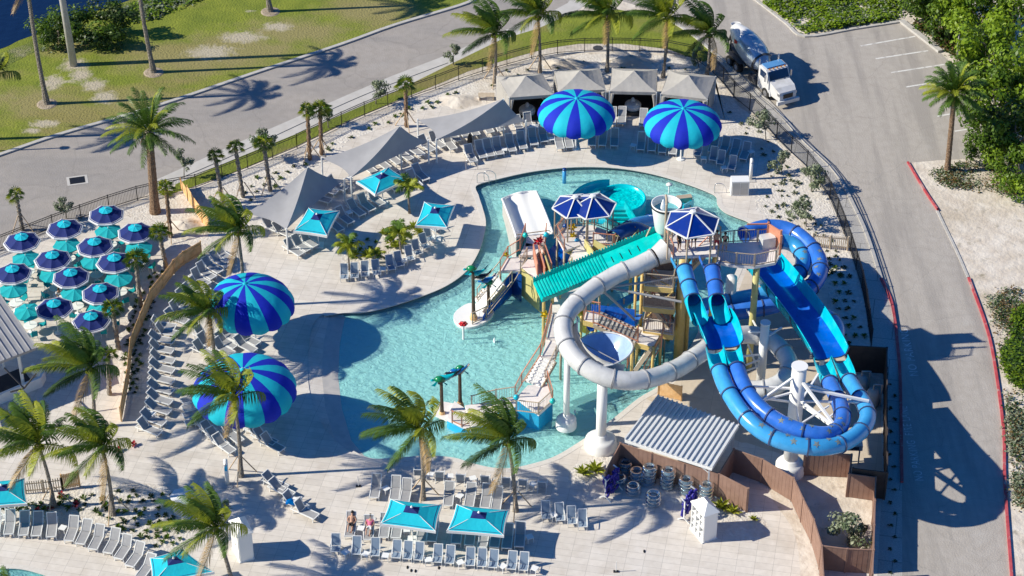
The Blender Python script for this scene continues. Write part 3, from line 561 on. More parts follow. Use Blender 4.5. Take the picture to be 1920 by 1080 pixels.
# grey green saplings
b, k = leafball(61, 1100, (1.15, 1.1, .85), .20, 16, 2); g1 = b.build('crown', [Q1, Q2]); b, k = leafball(62, 900, (.95, .95, 1.1), .20, 14, 2); g2 = b.build('crown', [Q1, Q2]); GM = [g1.data, g2.data]; bpy.data.objects.remove(g1); bpy.data.objects.remove(g2)
SAP = [((705,195),(705,165),0,.9,'by the road fence behind the second grey sail'), ((850,122),(850,97),1,.85,'by the fence left of the leftmost cabana palm'), ((616,240),(612,208),1,.95,'beside the orange trunked sabal palm'), ((502,300),(495,258),0,1.05,'left of the orange trunked sabal palms by the fence'), ((345,335),(345,300),1,.85,'on the verge right of the date palm'), ((125,410),(120,382),0,.75,'by the fence above the dark blue umbrellas'), ((1436,262),(1434,228),0,1.05,'beside the road fence right of the right top striped umbrella'), ((1466,325),(1464,300),1,1.0,'second along the road fence below the truck'), ((1522,360),(1520,330),0,1.15,'third along the road fence below the truck'), ((1512,425),(1510,392),0,1.1,'left of the short timber fence near the blue tubes'), ((1592,1025),(1590,998),0,1.35,'inside the brown walled enclosure at bottom right'), ((1310,125),(1306,103),1,.8,'in front of the palm nearest the truck')]
for bs, cr, v, sc, lb in SAP:
    B, h, lx = solve(bs, cr); t = thing('sapling', 'grey green sapling '+lb, 'small tree', B, 0, 'grey green saplings in the gravel beds')
    b = MB(); b.tube([(0, 0, 0), (lx*.5, .05, h*.5), (lx, 0, h)], [.05, .04, .03], 5)
    for q in range(4): b.tube([(lx*.6, 0, h*.6), (lx+cos(q*1.6)*.4, sin(q*1.6)*.4, h+.2)], .018, 4)
    b.build('trunk', BARK, t); o = bpy.data.objects.new('crown', GM[v]); C.objects.link(o); o.parent = t; o.location = (lx, 0, h); o.scale = (sc,)*3; o.rotation_euler = (0, 0, bs[0])
# bedding plants
def rosette(seed, n, L, m, el0=.3, el1=1.3, w=.05):
    random.seed(seed); b = MB()
    for k in range(n):
        a = k*2.399; e = random.uniform(el0, el1); l = L*random.uniform(.7, 1.1); d = V((cos(a)*cos(e), sin(a)*cos(e), sin(e))); s_ = V((-sin(a), cos(a), 0))*w; p1 = d*l*.55; p2 = d*l+V((0, 0, -l*.25))
        b.add([(0, 0, .02), p1+s_, p2, p1-s_], [(0, 1, 2), (0, 2, 3)], m)
    return b
RED = leafmat('leaf_red', (.30, .02, .03), (.45, .05, .06), .3)
PM = [T1, T2, T3, RED, Q2, L2]
ROS = {}
for nm, a in dict(dark=(1, 14, .34, 2), green=(2, 16, .42, 1), grass=(3, 26, .36, 4, .6, 1.4, .02), red=(4, 14, .42, 3, .5, 1.3, .07), lush=(5, 30, .95, 5, .5, 1.4, .09), agave=(6, 18, .55, 4, .2, 1.2, .06)).items():
    o = rosette(*a).build('bedding_plant', PM); ROS[nm] = o.data; bpy.data.objects.remove(o)
def inpoly(P, x, y):
    r = False; j = len(P)-1
    for i in range(len(P)):
        if (P[i][1] > y) != (P[j][1] > y) and x < (P[j][0]-P[i][0])*(y-P[i][1])/(P[j][1]-P[i][1])+P[i][0]: r = not r
        j = i
    return r
def plants(poly, step, kinds, label, cat, group, sc=1.0, seed=0, jit=.3, stepy=None):
    random.seed(seed); sy = stepy or step*.6; y = min(p[1] for p in poly); row = 0
    while y < max(p[1] for p in poly):
        x = min(p[0] for p in poly)+(row % 2)*step*.5
        while x < max(p[0] for p in poly):
            xx, yy = x+random.uniform(-jit, jit)*step, y+random.uniform(-jit, jit)*sy
            if inpoly(poly, xx, yy):
                kd = random.choice(kinds); o = bpy.data.objects.new('bedding_plant', ROS[kd]); C.objects.link(o); o.location = G(xx, yy); o.rotation_euler = (0, 0, random.uniform(0, 6)); s_ = sc*random.uniform(.8, 1.25); o.scale = (s_,)*3; tag(o, label, cat, group)
            x += step
        y += sy; row += 1
plants([(450,345),(560,300),(655,255),(745,212),(835,178),(870,165),(875,185),(800,205),(745,230),(655,262),(560,325),(490,372),(452,385)], 22, ('dark', 'green'), 'low tuft in rows between the road fence and the grey sails', 'plant', 'tufts in the fence side gravel bed', 1.0, 1, .2)
plants([(880,155),(976,126),(1085,112),(1252,114),(1300,122),(1300,135),(1085,128),(976,142),(900,170)], 30, ('green', 'grass', 'dark'), 'small green tuft on the sand behind the white cabanas', 'plant', 'tufts behind the cabanas', .9, 2)
plants([(1362,205),(1415,235),(1470,300),(1500,345),(1545,400),(1590,520),(1560,520),(1500,430),(1430,400),(1440,320),(1380,230)], 20, ('grass', 'dark', 'agave'), 'low tuft scattered on the pale gravel beside the dark road fence', 'plant', 'tufts in the roadside gravel', .8, 3, .45)
plants([(1545,470),(1595,510),(1625,640),(1590,650),(1560,600)], 19, ('dark', 'green'), 'dark tuft in rows in the shade between blue slides and fence', 'plant', 'shaded tufts by the blue slides', 1.05, 4, .12, 16)
plants([(1662,700),(1680,700),(1684,1080),(1664,1080)], 15, ('dark',), 'small dark tuft in the shaded strip beside the red kerb', 'plant', 'tufts beside the red kerb', .7, 5, .05, 22)
plants([(345,495),(305,535),(285,590),(268,650),(264,740),(232,740),(228,650),(250,575),(280,515)], 15, ('dark', 'green'), 'dark tuft in the shaded bed between the orange fence and the lounger column', 'plant', 'tufts along the orange fence', .9, 6, .2)
plants([(645,490),(655,462),(700,442),(755,427),(790,430),(804,445),(780,460),(740,470),(700,486)], 22, ('lush', 'green'), 'leafy yellow green plant in the central planting island', 'plant', 'leafy plants in the central island', .85, 7)
plants([(110,930),(250,920),(330,925),(350,960),(365,1000),(330,1030),(290,1030),(240,1000),(170,970),(100,950)], 21, ('dark', 'green', 'green', 'dark'), 'dark green plant in the bed above the curved lounger row', 'plant', 'plants in the lower left bed', 1.0, 8, .35)
plants([(0,950),(60,938),(110,945),(110,962),(0,962)], 14, ('dark', 'red', 'green', 'dark'), 'plant packed tightly behind the far left loungers', 'plant', 'packed plants at far left', 1.0, 9)
for x, y, lb in ((114,930,'red leaved plant right of the turquoise umbrella corner'), (70,960,'red leaved plant in the middle of the packed bed'), (142,948,'red leaved plant between two palm trunks'), (250,835,'red leaved plant below the lounger column'), (222,845,'dark red plant left below the lounger column')):
    o = bpy.data.objects.new('bedding_plant', ROS['red']); C.objects.link(o); o.location = G(x, y); o.scale = (1.25,)*3; tag(o, lb, 'plant', 'red leaved plants')
for x, y, s_, lb in ((1092,890,1.0,'leafy green clump left of the purple life jacket rack'), (1115,885,1.15,'taller leafy clump beside the purple life jacket rack'), (1352,955,1.1,'leafy clump behind the small white hut with shelves'), (1372,962,.9,'lower leafy clump right of the small white hut'), (1412,975,.5,'small leafy plant right of the small white hut'), (310,368,.8,'palm like clump at the foot of the date palm'), (725,160,.0,'')):
    if s_: o = bpy.data.objects.new('leafy_clump', ROS['lush']); C.objects.link(o); o.location = G(x, y); o.scale = (s_,)*3; tag(o, lb, 'plant', 'leafy clumps')
# thin multi stemmed palm in front of the trees
B = G(1795, 110); t = thing('thin_palm', 'thin twin stemmed palm with yellow crown in front of the trees', 'palm tree', B)
MB().tube([(0, 0, 0), (.1, 0, 1.5), (.25, 0, 3.4)], .06, 6).build('trunk', M['curb'], t); MB().tube([(0, 0, 0), (-.15, 0, 1.2), (-.1, 0, 2.9)], .06, 6).build('trunk', M['curb'], t)
for q, p in enumerate(((.25, 0, 3.4), (-.1, 0, 2.9))):
    c = bpy.data.objects.new('crown', SP[q]); C.objects.link(c); c.parent = t; c.location = p; c.scale = (.6,)*3
# sand mounds
for i, (x, y, rx, ry, h, lb) in enumerate([(1180,118,2.8,1.5,.7,'pale sand mound behind the middle cabanas'), (1060,120,2.6,1.2,.45,'low sand mound behind the left cabanas'), (345,428,2.2,1.8,.6,'sand mound beside the slatted timber fence'), (860,190,2.4,1.4,.4,'low sand mound beside the top grey sail')]):
    b = MB(); vs = []; fs = []; n = 24
    random.seed(i); c0 = G(x, y)
    for a in range(9):
        for j in range(n):
            t_ = a/8; rr = 1+.12*sin(j*1.3+i)+.08*sin(j*2.7); vs.append(V((rx*t_*rr*cos(2*pi*j/n), ry*t_*rr*sin(2*pi*j/n), h*(cos(pi*t_)+1)/2*(1+random.uniform(-.1, .1))-.03*t_)))
    for a in range(8):
        for j in range(n): fs.append((a*n+j, (a+1)*n+j, (a+1)*n+(j+1) % n, a*n+(j+1) % n))
    b.add(vs, fs); o = b.build('sand_mound', M['sand'], smooth=True); o.location = c0; o['kind'] = 'structure'
# ---------------- shade umbrellas, sails, cabanas, furniture, fences
def fab(name, c, bump=.25, bsc=3, tr=.12, c2=None): 
    m = mat(name, c, c2 or tuple(x*.9 for x in c), sc=1.1, rough=.8, bump=bump, bsc=bsc); nt = m.node_tree; b = nt.nodes['Principled BSDF']
    t = nt.nodes.new('ShaderNodeBsdfTranslucent'); mx = nt.nodes.new('ShaderNodeMixShader'); mx.inputs[0].default_value = tr
    nt.links.new(b.inputs['Base Color'].links[0].from_socket, t.inputs['Color'])
    nt.links.new(b.outputs[0], mx.inputs[1]); nt.links.new(t.outputs[0], mx.inputs[2]); nt.links.new(mx.outputs[0], nt.nodes['Material Output'].inputs['Surface']); return m
TQ = fab('turquoise_fabric', (.0, .52, .66)); RB = fab('royal_blue_fabric', (.0, .02, .52)); NB = fab('navy_fabric', (.003, .018, .15), tr=.03); TQ2 = fab('teal_fabric', (.0, .42, .46))
GS = fab('grey_shade_cloth', (.37, .37, .385), .1, 2, .15); CV = fab('cabana_canvas', (.44, .42, .39), .4, 2.5, .05); WF = fab('white_fabric', (.78, .78, .78), .1)
SLG = mat('grey_sling', (.30, .30, .31), (.35, .35, .355), sc=3, rough=.8); SLB = mat('blue_grey_sling', (.20, .27, .36), (.23, .30, .39), sc=3, rough=.8)
for px, py, Rr, H, sh, lb in ((474.5,581,3.17,2.4,-.42,'big striped round umbrella, upper one of the pair at left of the shallow pool end'), (459.5,742,3.68,2.35,0,'big striped round umbrella, lower one of the pair at left of the shallow pool end'), (1080.5,222,3.25,1.95,0,'big striped round umbrella in front of the second white cabana'), (1279.5,241,3.25,1.95,0,'big striped round umbrella in front of the rightmost white cabana')):
    h = 3.0; c = G(px, py, h); t = thing('striped_umbrella', lb, 'umbrella', (c.x, c.y, 0), 0, 'big striped umbrellas')
    prof = [(.955, 0), (.985, .06), (1, .16), (.985, .30), (.93, .46), (.83, .62), (.69, .76), (.5, .88), (.28, .96), (.06, 1.0)]
    NP, SUB = 16, 4; n = NP*SUB; b = MB(); vs = []
    for i, (r, z) in enumerate(prof):
        for j in range(n):
            a = 2*pi*j/n+.1; u = (j % SUB)/SUB; puff = 1-.030*(1-sin(pi*u))*(r**2)
            rr = r*Rr*puff; zz = z*H-(.10*sin(pi*u) if i == 0 else 0)
            vs.append(V((rr*cos(a)+sh*z, rr*sin(a), h+zz)))
    b.v = vs
    for i in range(len(prof)-1):
        for j in range(n): b.f.append((i*n+j, i*n+(j+1) % n, (i+1)*n+(j+1) % n, (i+1)*n+j)); b.mi.append((j//SUB) % 2)
    b.build('canopy', [TQ, RB], t, smooth=True)
    b = MB(); b.lathe([(.0, H+h+.12), (.1, H+h+.08), (.22, H+h-.02), (.24, H+h-.1)], (sh, 0, 0), 10); b.build('cap', TQ, t)
    MB().tube([(0, 0, 0), (0, 0, h*.8), (sh, 0, h+H-.05)], .075, 10).build('pole', M['whitep'], t)
    b = MB()
    for k in range(8):
        a = k*pi/4+.1; b.tube([(sh*.6, 0, h+H*.72), (cos(a)*Rr*.55, sin(a)*Rr*.55, h+H*.5), (cos(a)*Rr*.93, sin(a)*Rr*.93, h+.05)], .022, 4)
    b.build('ribs', M['whitep'], t); b = MB(); b.lathe([(.35, 0), (.33, .06), (.1, .10), (.1, .25), (.0, .25)], (0, 0, 0), 12); b.build('base', M['whitep'], t)
# dark blue table umbrellas and turquoise ones
def octo(name, R0, h, H, top, main, band, kidsn, NS=8):
    t = bpy.data.objects.new(name, None); C.objects.link(t)
    b = MB(); vs = []; rows = [(0, H), (.38, H*.60), (.38, H*.60), (.88, H*.10), (.90, H*.085), (.945, H*.045), (1.0, 0), (1.0, -.09)]
    n = NS*4; mm = [0, 1, 1, 2, 1, 2, 2] if band else [1, 1, 1, 1, 1, 1, 1]
    for i, (r, z) in enumerate(rows):
        for j in range(n):
            u = (j % 4)/4; a0 = 2*pi*(j//4)/NS; a1 = a0+2*pi/NS; p = V((cos(a0), sin(a0), 0)).lerp(V((cos(a1), sin(a1), 0)), u)
            sag = -.05*sin(pi*u)*r; vs.append(V((p.x*R0*r, p.y*R0*r, h+z+sag+(.09 if i == 1 and top else 0))))
    b.v = vs
    for i in range(len(rows)-1):
        for j in range(n): b.f.append((i*n+j, i*n+(j+1) % n, (i+1)*n+(j+1) % n, (i+1)*n+j)); b.mi.append(mm[i])
    b.build('canopy', [top or main, main, WF, main], t); MB().tube([(0, 0, 0), (0, 0, h+H+.1)], .03, 8).build('pole', M['whitep'], t)
    b = MB(); b.lathe([(.28, 0), (.26, .07), (.05, .10), (.05, .2)], (0, 0, 0), 12); b.build('base', M['whitep'], t)
    b = MB()
    for k in range(NS):
        a = 2*pi*k/NS; b.beam((0, 0, h+H*.9), (cos(a)*R0*.97, sin(a)*R0*.97, h-.02), .02)
    b.build('ribs', M['whitep'], t); return t
NAV = [(41,452,'leftmost top, next to the road fence'),(121,428,'second from left along the road fence'),(199,402,'nearest the big date palm'),(254,435,'rightmost of the upper rows, below the date palm'),(178,461,'in the second row, third from left'),(99,486,'in the third row, left of centre'),(215,491,'beside the fullest sabal palm'),(24,512,'cut by the left edge of the picture'),(133,519,'in the middle of the terrace'),(188,549,'right of the seated group'),(102,577,'just beyond the pavilion roof corner'),(171,601,'lowest, above a coconut crown')]
nv = octo('table_umbrella', 1.46, 2.3, .62, TQ, NB, True, True); tree_nv = kidtree(nv)
for i, (x, y, lb) in enumerate(NAV):
    c = G(x, y, 2.35); lab = 'octagonal navy umbrella with turquoise cap, '+lb; loc = (c.x, c.y, 0)
    if i == 0: nv.location = loc; nv.rotation_euler.z = .2; tag(nv, lab, 'umbrella', 'navy umbrellas on the dining terrace')
    else: dup(nv, loc, .2+i*.13, lab, 'navy umbrellas on the dining terrace', tree=tree_nv)['category'] = 'umbrella'
TQU = [(203,432,'below the date palm side navy one'),(125,458,'between the first two navy rows'),(260,464,'rightmost, by the sabal palm boots'),(48,483,'near the left edge in the upper row'),(177,488,'half under a navy one in the middle'),(222,521,'below the fullest sabal palm crown'),(100,513,'in the middle left, half hidden'),(25,541,'lowest at the left edge'),(140,547,'above the seated group'),(190,577,'between the two lowest navy ones'),(52,583,'in the shade of the pavilion corner')]
tu = octo('small_umbrella', 1.08, 1.95, .28, None, TQ2, False, True); tree_tu = kidtree(tu)
# chair and table for the terrace
def terr_chair():
    t = bpy.data.objects.new('terrace_chair', None); C.objects.link(t); b = MB(); b.box((0, 0, .44), (.46, .46, .04)); b.build('seat', TQ2, t)
    b = MB(); b.box((0, .23, .68), (.46, .03, .42)); b.build('backrest', TQ2, t)
    for sx in (-1, 1):
        for sy in (-1, 1): MB().beam((sx*.2, sy*.2, 0), (sx*.2, sy*.2, .43), .035).build('leg', M['whitep'], t)
    return t
tch = terr_chair(); tree_tch = kidtree(tch); ttb = bpy.data.objects.new('round_table', None); C.objects.link(ttb)
b = MB(); b.lathe([(0, .74), (.5, .74), (.52, .72), (.5, .70), (0, .70)], (0, 0, 0), 20); b.build('table_top', M['white'], ttb); MB().tube([(0, 0, .0), (0, 0, .7)], .05, 8).build('pedestal', M['whitep'], ttb); b = MB(); b.lathe([(.3, 0), (.28, .04), (.05, .06)], (0, 0, 0), 14); b.build('foot', M['whitep'], ttb); tree_ttb = kidtree(ttb)
fc = ft = True
for i, (x, y, lb) in enumerate(TQU):
    c = G(x, y, 2.0); loc = V((c.x, c.y, 0)); lab = 'small plain turquoise umbrella, '+lb
    if i == 0: tu.location = loc; tag(tu, lab, 'umbrella', 'turquoise umbrellas on the dining terrace')
    else: dup(tu, loc, i*.2, lab, 'turquoise umbrellas on the dining terrace', tree=tree_tu)['category'] = 'umbrella'
    tl = 'round white table under a small turquoise terrace umbrella'; tp = loc+V((.06, -.06, 0))
    if i == 0: ttb.location = tp; tag(ttb, tl, 'table', 'tables on the dining terrace')
    else: dup(ttb, tp, 0, tl, 'tables on the dining terrace', tree=tree_ttb)['category'] = 'table'
    for k in range(4):
        a = .6+k*pi/2+i*.3; p = loc+V((cos(a)*.95, sin(a)*.95, 0)); rz = a-pi/2; cl = 'turquoise chair at a round table on the dining terrace'
        if i == 0 and k == 0: tch.location = p; tch.rotation_euler.z = rz; tag(tch, cl, 'chair', 'turquoise chairs on the dining terrace')
        else: dup(tch, p, rz, cl, 'turquoise chairs on the dining terrace', tree=tree_tch)['category'] = 'chair'
# square turquoise umbrellas
SQ = [([(667,340),(728,313),(767,336),(703,365)],'square turquoise umbrella below the middle grey sail'),([(550,433),(578,389),(637,395),(613,442)],'square turquoise umbrella right of the lowest grey sail'),([(778,423),(795,378),(853,384),(838,427)],'square turquoise umbrella nearest the pool corner on the left deck'),([(712,982),(731,935),(829,946),(817,996)],'left turquoise umbrella of the pair at bottom centre'),([(837,995),(855,945),(955,956),(945,1004)],'right turquoise umbrella of the pair at bottom centre'),([(-42,952),(-38,903),(46,896),(51,944)],'square turquoise umbrella cut by the left edge'),([(284,1096),(280,1046),(342,1028),(402,1072)],'square turquoise umbrella at the bottom edge behind a coconut frond')]
for cs, lb in SQ:
    h = 2.35; P = [G(x, y, h) for x, y in cs]; c = sum(P, V())/4; t = thing('square_umbrella', lb, 'umbrella', (c.x, c.y, 0), 0, 'square turquoise umbrellas')
    b = MB((c.x, c.y, 0)); N = 6; rows = [0, .26, .27, .6, .87, .90, .965, 1.0]; zz = [.62, .44, .43, .2, .05, .04, .0, -.02]; mm = [1, 1, 0, 0, 1, 0, 2]
    vs = []
    for r, z in zip(rows, zz):
        for e in range(4):
            A, B_ = P[e], P[(e+1) % 4]
            for k in range(N):
                u = k/N; p = A.lerp(B_, u); sg = sin(pi*u)*r; p = c.lerp(p, r*(1-.045*sin(pi*u)*r)); p.z = h+z-.07*sg*(1-r*.3)+.03*sg*r; vs.append(p)
    for e in range(4*N): 
        p = vs[7*4*N+e].copy(); p.z -= .2; vs.append(p)
    n = 4*N; fs = []; b.add(vs, [])
    for i in range(8):
        for j in range(n): b.f.append((i*n+j, i*n+(j+1) % n, (i+1)*n+(j+1) % n, (i+1)*n+j)); b.mi.append((mm+[2])[i])
    b.build('canopy', [TQ, NB, WF], t); MB().tube([(0, 0, 0), (0, 0, h+.7)], .045, 8).build('pole', M['whitep'], t); b = MB(); b.lathe([(.05, h+.6), (.1, h+.66), (.06, h+.74), (0, h+.78)], (0, 0, 0), 8); b.build('finial', M['white'], t)
    b = MB((c.x, c.y, 0))
    for p in P: b.beam(V((c.x, c.y, h+.55)), p, .03)
    b.build('ribs', M['whitep'], t); b = MB(); b.box((0, 0, .05), (.8, .8, .1)); b.build('base', M['whitep'], t)
# grey shade sails
for cs, ap, lb in (([(460,400),(537,430),(645,337),(577,330)],(577,313),'lowest grey shade sail beside the road bed'), ([(603,297),(658,333),(803,264),(748,255)],(750,236),'middle grey shade sail of the three'), ([(783,225),(818,262),(986,227),(938,203)],(944,185),'top grey shade sail beside the leftmost cabana')):
    hz = [2.3, 2.3, 2.3, 2.3]; P = [G(x, y, z) for (x, y), z in zip(cs, hz)]; A = G(ap[0], ap[1], 4.3); c = sum(P, V())/4
    t = thing('shade_sail', lb, 'shade sail', (c.x, c.y, 0), 0, 'grey shade sails'); b = MB((c.x, c.y, 0)); N = 10
    for e in range(4):
        q0, q1 = P[e], P[(e+1) % 4]; vs = []
        for i in range(N+1):
            for k in range(N+1):
                u = k/N; r = i/N; p = q0.lerp(q1, u); mid = (q0+q1)/2; p = A.lerp(p+(c-p)*.13*sin(pi*u)*r, r); p.z += -.30*sin(pi*r)-.22*sin(pi*u)*r*(1-.3*r); vs.append(p)
        b.add(vs, [(i*(N+1)+k, (i+1)*(N+1)+k, (i+1)*(N+1)+k+1, i*(N+1)+k+1) for i in range(N) for k in range(N)])
    b.build('cloth', GS, t, smooth=True)
    for p in P: MB((c.x, c.y, 0)).tube([(p.x, p.y, 0), (p.x, p.y, p.z+.1)], .07, 8).build('post', M['whitep'], t)
    MB((c.x, c.y, 0)).tube([(A.x, A.y, 0), (A.x, A.y, A.z)], .06, 8).build('mast', M['whitep'], t)
# white cabanas
CAB = [([(955,183),(1040,177),(1017,137),(931,143)],'leftmost white cabana, beside the top grey sail'),([(1047,172),(1136,168),(1125,128),(1039,132)],'second white cabana from left, blue streaks of shade on its roof'),([(1143,171),(1231,173),(1232,130),(1148,128)],'third white cabana from left with the round daybed'),([(1239,176),(1326,186),(1342,143),(1255,132)],'rightmost white cabana, nearest the mixer truck')]
for i, (cs, lb) in enumerate(CAB):
    h = 2.5; P = [G(x, y, h) for x, y in cs]; c = sum(P, V())/4; A = V((c.x, c.y, h+.95)); o = (c.x, c.y, 0); t = thing('cabana', lb, 'cabana', o, 0, 'white cabanas')
    b = MB(o); N = 6
    for e in range(4):
        q0, q1 = P[e], P[(e+1) % 4]; vs = [A.lerp(q0.lerp(q1, k/N), r/5)-V((0, 0, .12*sin(pi*r/5)+.03*sin(pi*k/N)*(r/5))) for r in range(6) for k in range(N+1)]
        b.add(vs, [(r*(N+1)+k, (r+1)*(N+1)+k, (r+1)*(N+1)+k+1, r*(N+1)+k+1) for r in range(5) for k in range(N)])
        b.add([q0, q1, q1-V((0, 0, .28)), q0-V((0, 0, .28))], [(0, 3, 2, 1)])
    b.build('roof', CV, t, smooth=False)
    for p in P: MB(o).beam((p.x, p.y, 0), (p.x, p.y, h), .09).build('post', M['whitep'], t)
    for nm, a, d in (('back_wall', P[2], P[3]), ('side_wall', P[1], P[2]), ('side_wall', P[0], P[3])):
        b = MB(o); n = 18; vs = []
        nrm = V((-(d-a).y, (d-a).x, 0)).normalized()
        f0, f1 = (0, 1) if nm == 'back_wall' or i in (0,) else (.22, 1)
        for z in (.08, h-.2):
            for k in range(n+1): vs.append(V((0, 0, z))+V((*(a.lerp(d, lerp(f0, f1, k/n)))[:2], 0))+nrm*.05*sin(k*2.2))
        b.add(vs, [(k, k+1, n+2+k, n+1+k) for k in range(n)]); b.build(nm, CV, t)
    for p, q in ((P[0], P[1]), (P[1], P[0])):
        b = MB(o); d = (q-p).normalized(); b.tube([p+d*.25+V((0, 0, -.2)), p+d*.16+V((0, 0, -1.2)), p+d*.08+V((0, 0, -2.45))], [.16, .07, .13], 7); b.build('curtain', CV, t)
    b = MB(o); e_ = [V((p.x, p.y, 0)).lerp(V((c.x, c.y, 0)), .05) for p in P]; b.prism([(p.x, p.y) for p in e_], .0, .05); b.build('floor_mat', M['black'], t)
    # furniture inside
    f = (P[0]+P[1])/2; f = f.lerp(c, .75)
    t2 = thing('round_daybed', ['white round daybed in the leftmost cabana', 'white round daybed in the second cabana from left', 'white round daybed in the third cabana, in clear view', 'white round daybed in the rightmost cabana'][i], 'daybed', (f.x, f.y, .05), 0, 'round daybeds')
    b = MB(); b.lathe([(.68, 0), (.72, .2), (.70, .38), (.6, .42), (.0, .42)], (0, 0, 0), 20); b.build('base', M['white'], t2, True); b = MB(); b.lathe([(.58, .43), (.6, .50), (.5, .55), (0, .56)], (0, 0, 0), 20); b.build('cushion', WF, t2, True)
    b = MB(); b.lathe([(0, .0), (.2, .02), (.22, .15), (.1, .35), (.0, .4)], (0, .1, .56), 10); b.build('towel', WF, t2, True)
# ------------- loungers
def lounger(back=50, m=None):
    t = bpy.data.objects.new('sun_lounger', None); C.objects.link(t); m = m or SLG; hh = .36; bk = V((0, cos(R(back))*.82, sin(R(back))*.82)); j = V((0, .22, hh))
    b = MB()
    for sx in (-.32, .32): b.beam((sx, -1.0, hh), (sx, .95, hh), .06, .07); b.beam(V((sx, .22, hh+.03)), V((sx, .22, hh+.03))+bk, .05, .05); b.beam((sx, .75, hh), V((sx, .22, hh))+bk*.7, .03)
    b.beam((-.34, -1.0, hh), (.34, -1.0, hh), .06, .07); b.beam((-.34, .95, hh), (.34, .95, hh), .06); b.beam(V((-.34, .22, hh+.03))+bk, V((.34, .22, hh+.03))+bk, .06); b.build('frame', M['whitep'], t)
    b = MB(); vs = []
    for k in range(7): vs += [V((-.29, lerp(-.97, .2, k/6), hh+.02-.02*sin(pi*k/6))), V((.29, lerp(-.97, .2, k/6), hh+.02-.02*sin(pi*k/6)))]
    b.add(vs, [(2*k, 2*k+1, 2*k+3, 2*k+2) for k in range(6)]); b.build('seat_sling', m, t)
    b = MB(); b.add([V((-.29, .22, hh+.03)), V((.29, .22, hh+.03)), V((.29, .22, hh+.03))+bk*.97, V((-.29, .22, hh+.03))+bk*.97], [(0, 1, 2, 3)]); b.build('backrest', m, t)
    for sx in (-.31, .31):
        for y in (-.85, .72): MB().beam((sx, y, hh), (sx, y+(.06 if y > 0 else -.06), 0), .05).build('leg', M['whitep'], t)
    return t
def armchair():
    t = bpy.data.objects.new('sling_chair', None); C.objects.link(t); b = MB(); bk = V((0, .36, .92))
    for sx in (-.29, .29):
        b.tube([V((sx, -.36, .02)), V((sx, -.38, .34)), V((sx, -.05, .30)), V((sx, .22, .32)), V((sx, .25, .34))+bk*.85], .028, 5)
        b.tube([V((sx*1.05, -.36, .34)), V((sx*1.1, -.33, .54)), V((sx*1.1, .0, .57)), V((sx*1.05, .36, .60))], .028, 5); b.tube([V((sx, .15, .32)), V((sx, .52, .0))], .028, 5)
    b.beam((-.3, -.37, .34), (.3, -.37, .34), .04); b.beam(V((-.3, .25, .34))+bk*.85, V((.3, .25, .34))+bk*.85, .04); b.build('frame', M['whitep'], t)
    b = MB(); b.add([(-.26, -.36, .35), (.26, -.36, .35), (.26, -.05, .30), (-.26, -.05, .30), (.26, .22, .31), (-.26, .22, .31)], [(0, 1, 2, 3), (3, 2, 4, 5)]); b.build('seat_sling', SLB, t)
    b = MB(); q = V((0, .235, .33)); b.add([q+V((-.26, 0, 0)), q+V((.26, 0, 0)), q+V((.26, 0, 0))+bk*.84, q+V((-.26, 0, 0))+bk*.84], [(0, 1, 2, 3)]); b.build('backrest', SLB, t); return t
LNG = {'a': lounger(50), 'b': lounger(38), 'c': lounger(62)}; LT = {k: kidtree(v) for k, v in LNG.items()}; ACH = armchair(); AT = kidtree(ACH); used = set()
def place(key, src, tr, x, y, vec, lab, cat, grp):
    B = G(x, y); p2 = G(x+vec[0], y+vec[1]); d = p2-B; rz = atan2(d.y, d.x)-pi/2
    if key not in used: used.add(key); src.location = B; src.rotation_euler.z = rz; return tag(src, lab, cat, grp)
    o = dup(src, B, rz, lab, grp, tree=tr); o['category'] = cat; return o
def row(pts, vec, what, grp, kind='l', name=None):
    n = len(pts); v0 = vec if isinstance(vec[0], tuple) else (vec, vec)
    for i, (x, y) in enumerate(pts):
        u = i/max(1, n-1); v = (lerp(v0[0][0], v0[1][0], u), lerp(v0[0][1], v0[1][1], u)); o_ = ORD[i]
        v = (v[0]+random.uniform(-1.5, 1.5), v[1]+random.uniform(-.8, .8))
        if kind == 'l':
            k = random.choice('aabc'); place(k, LNG[k], LT[k], x, y, v, f'{o_} grey lounger {what}', 'lounger', grp)
        else: place('ch', ACH, AT, x, y, v, f'{o_} blue grey sling chair {what}', 'chair', grp)
random.seed(5)
row([(882,298),(901,290),(916,287),(933,284),(957,278),(978,273),(999,266),(1018,260),(1048,273),(1066,271)], ((-17,-28),(-6,-30)), 'from left in the row along the pool top edge', 'loungers along the top pool edge')
row([(842,275),(850,260),(868,253),(887,249),(913,244),(934,240),(972,243),(991,238)], ((-20,-22),(-12,-26)), 'from left under the top grey sail', 'loungers under the top grey sail')
row([(692,322),(716,312),(737,303),(757,296),(778,288),(799,279),(818,272)], (-28,-20), 'from left under the middle grey sail', 'loungers under the middle grey sail')
row([(735,352),(752,348),(776,345),(788,333)], (-26,-24), 'from left beside the square umbrella below the middle sail', 'loungers beside the square umbrella')
row([(627,428),(645,414),(667,399),(686,390),(704,380)], (-32,-24), 'from left right of the lowest grey sail', 'dark loungers right of the lowest sail')
row([(612,362),(630,355),(600,378)], (-32,-10), 'behind the lowest grey sail', 'loungers behind the lowest sail')
row([(510,432),(529,440)], (-34,-16), 'from left under the lower tip of the lowest sail', 'loungers under the lowest sail')
row([(550,474),(564,466),(578,458)], (-36,-22), 'from left in the tight trio below the lowest sail', 'trio of loungers')
row([(306,617),(311,629),(303,643),(302,661),(304,680),(304,697),(303,717),(301,736),(300,755),(297,773),(288,793),(280,811)], ((-34,-4),(-32,-12)), 'from top in the long column beside the orange fence', 'column of loungers beside the orange fence')
row([(420,484),(412,496),(398,507),(385,518),(375,530)], (-34,-20), 'from top right of the orange fence bend', 'loungers by the fence bend')
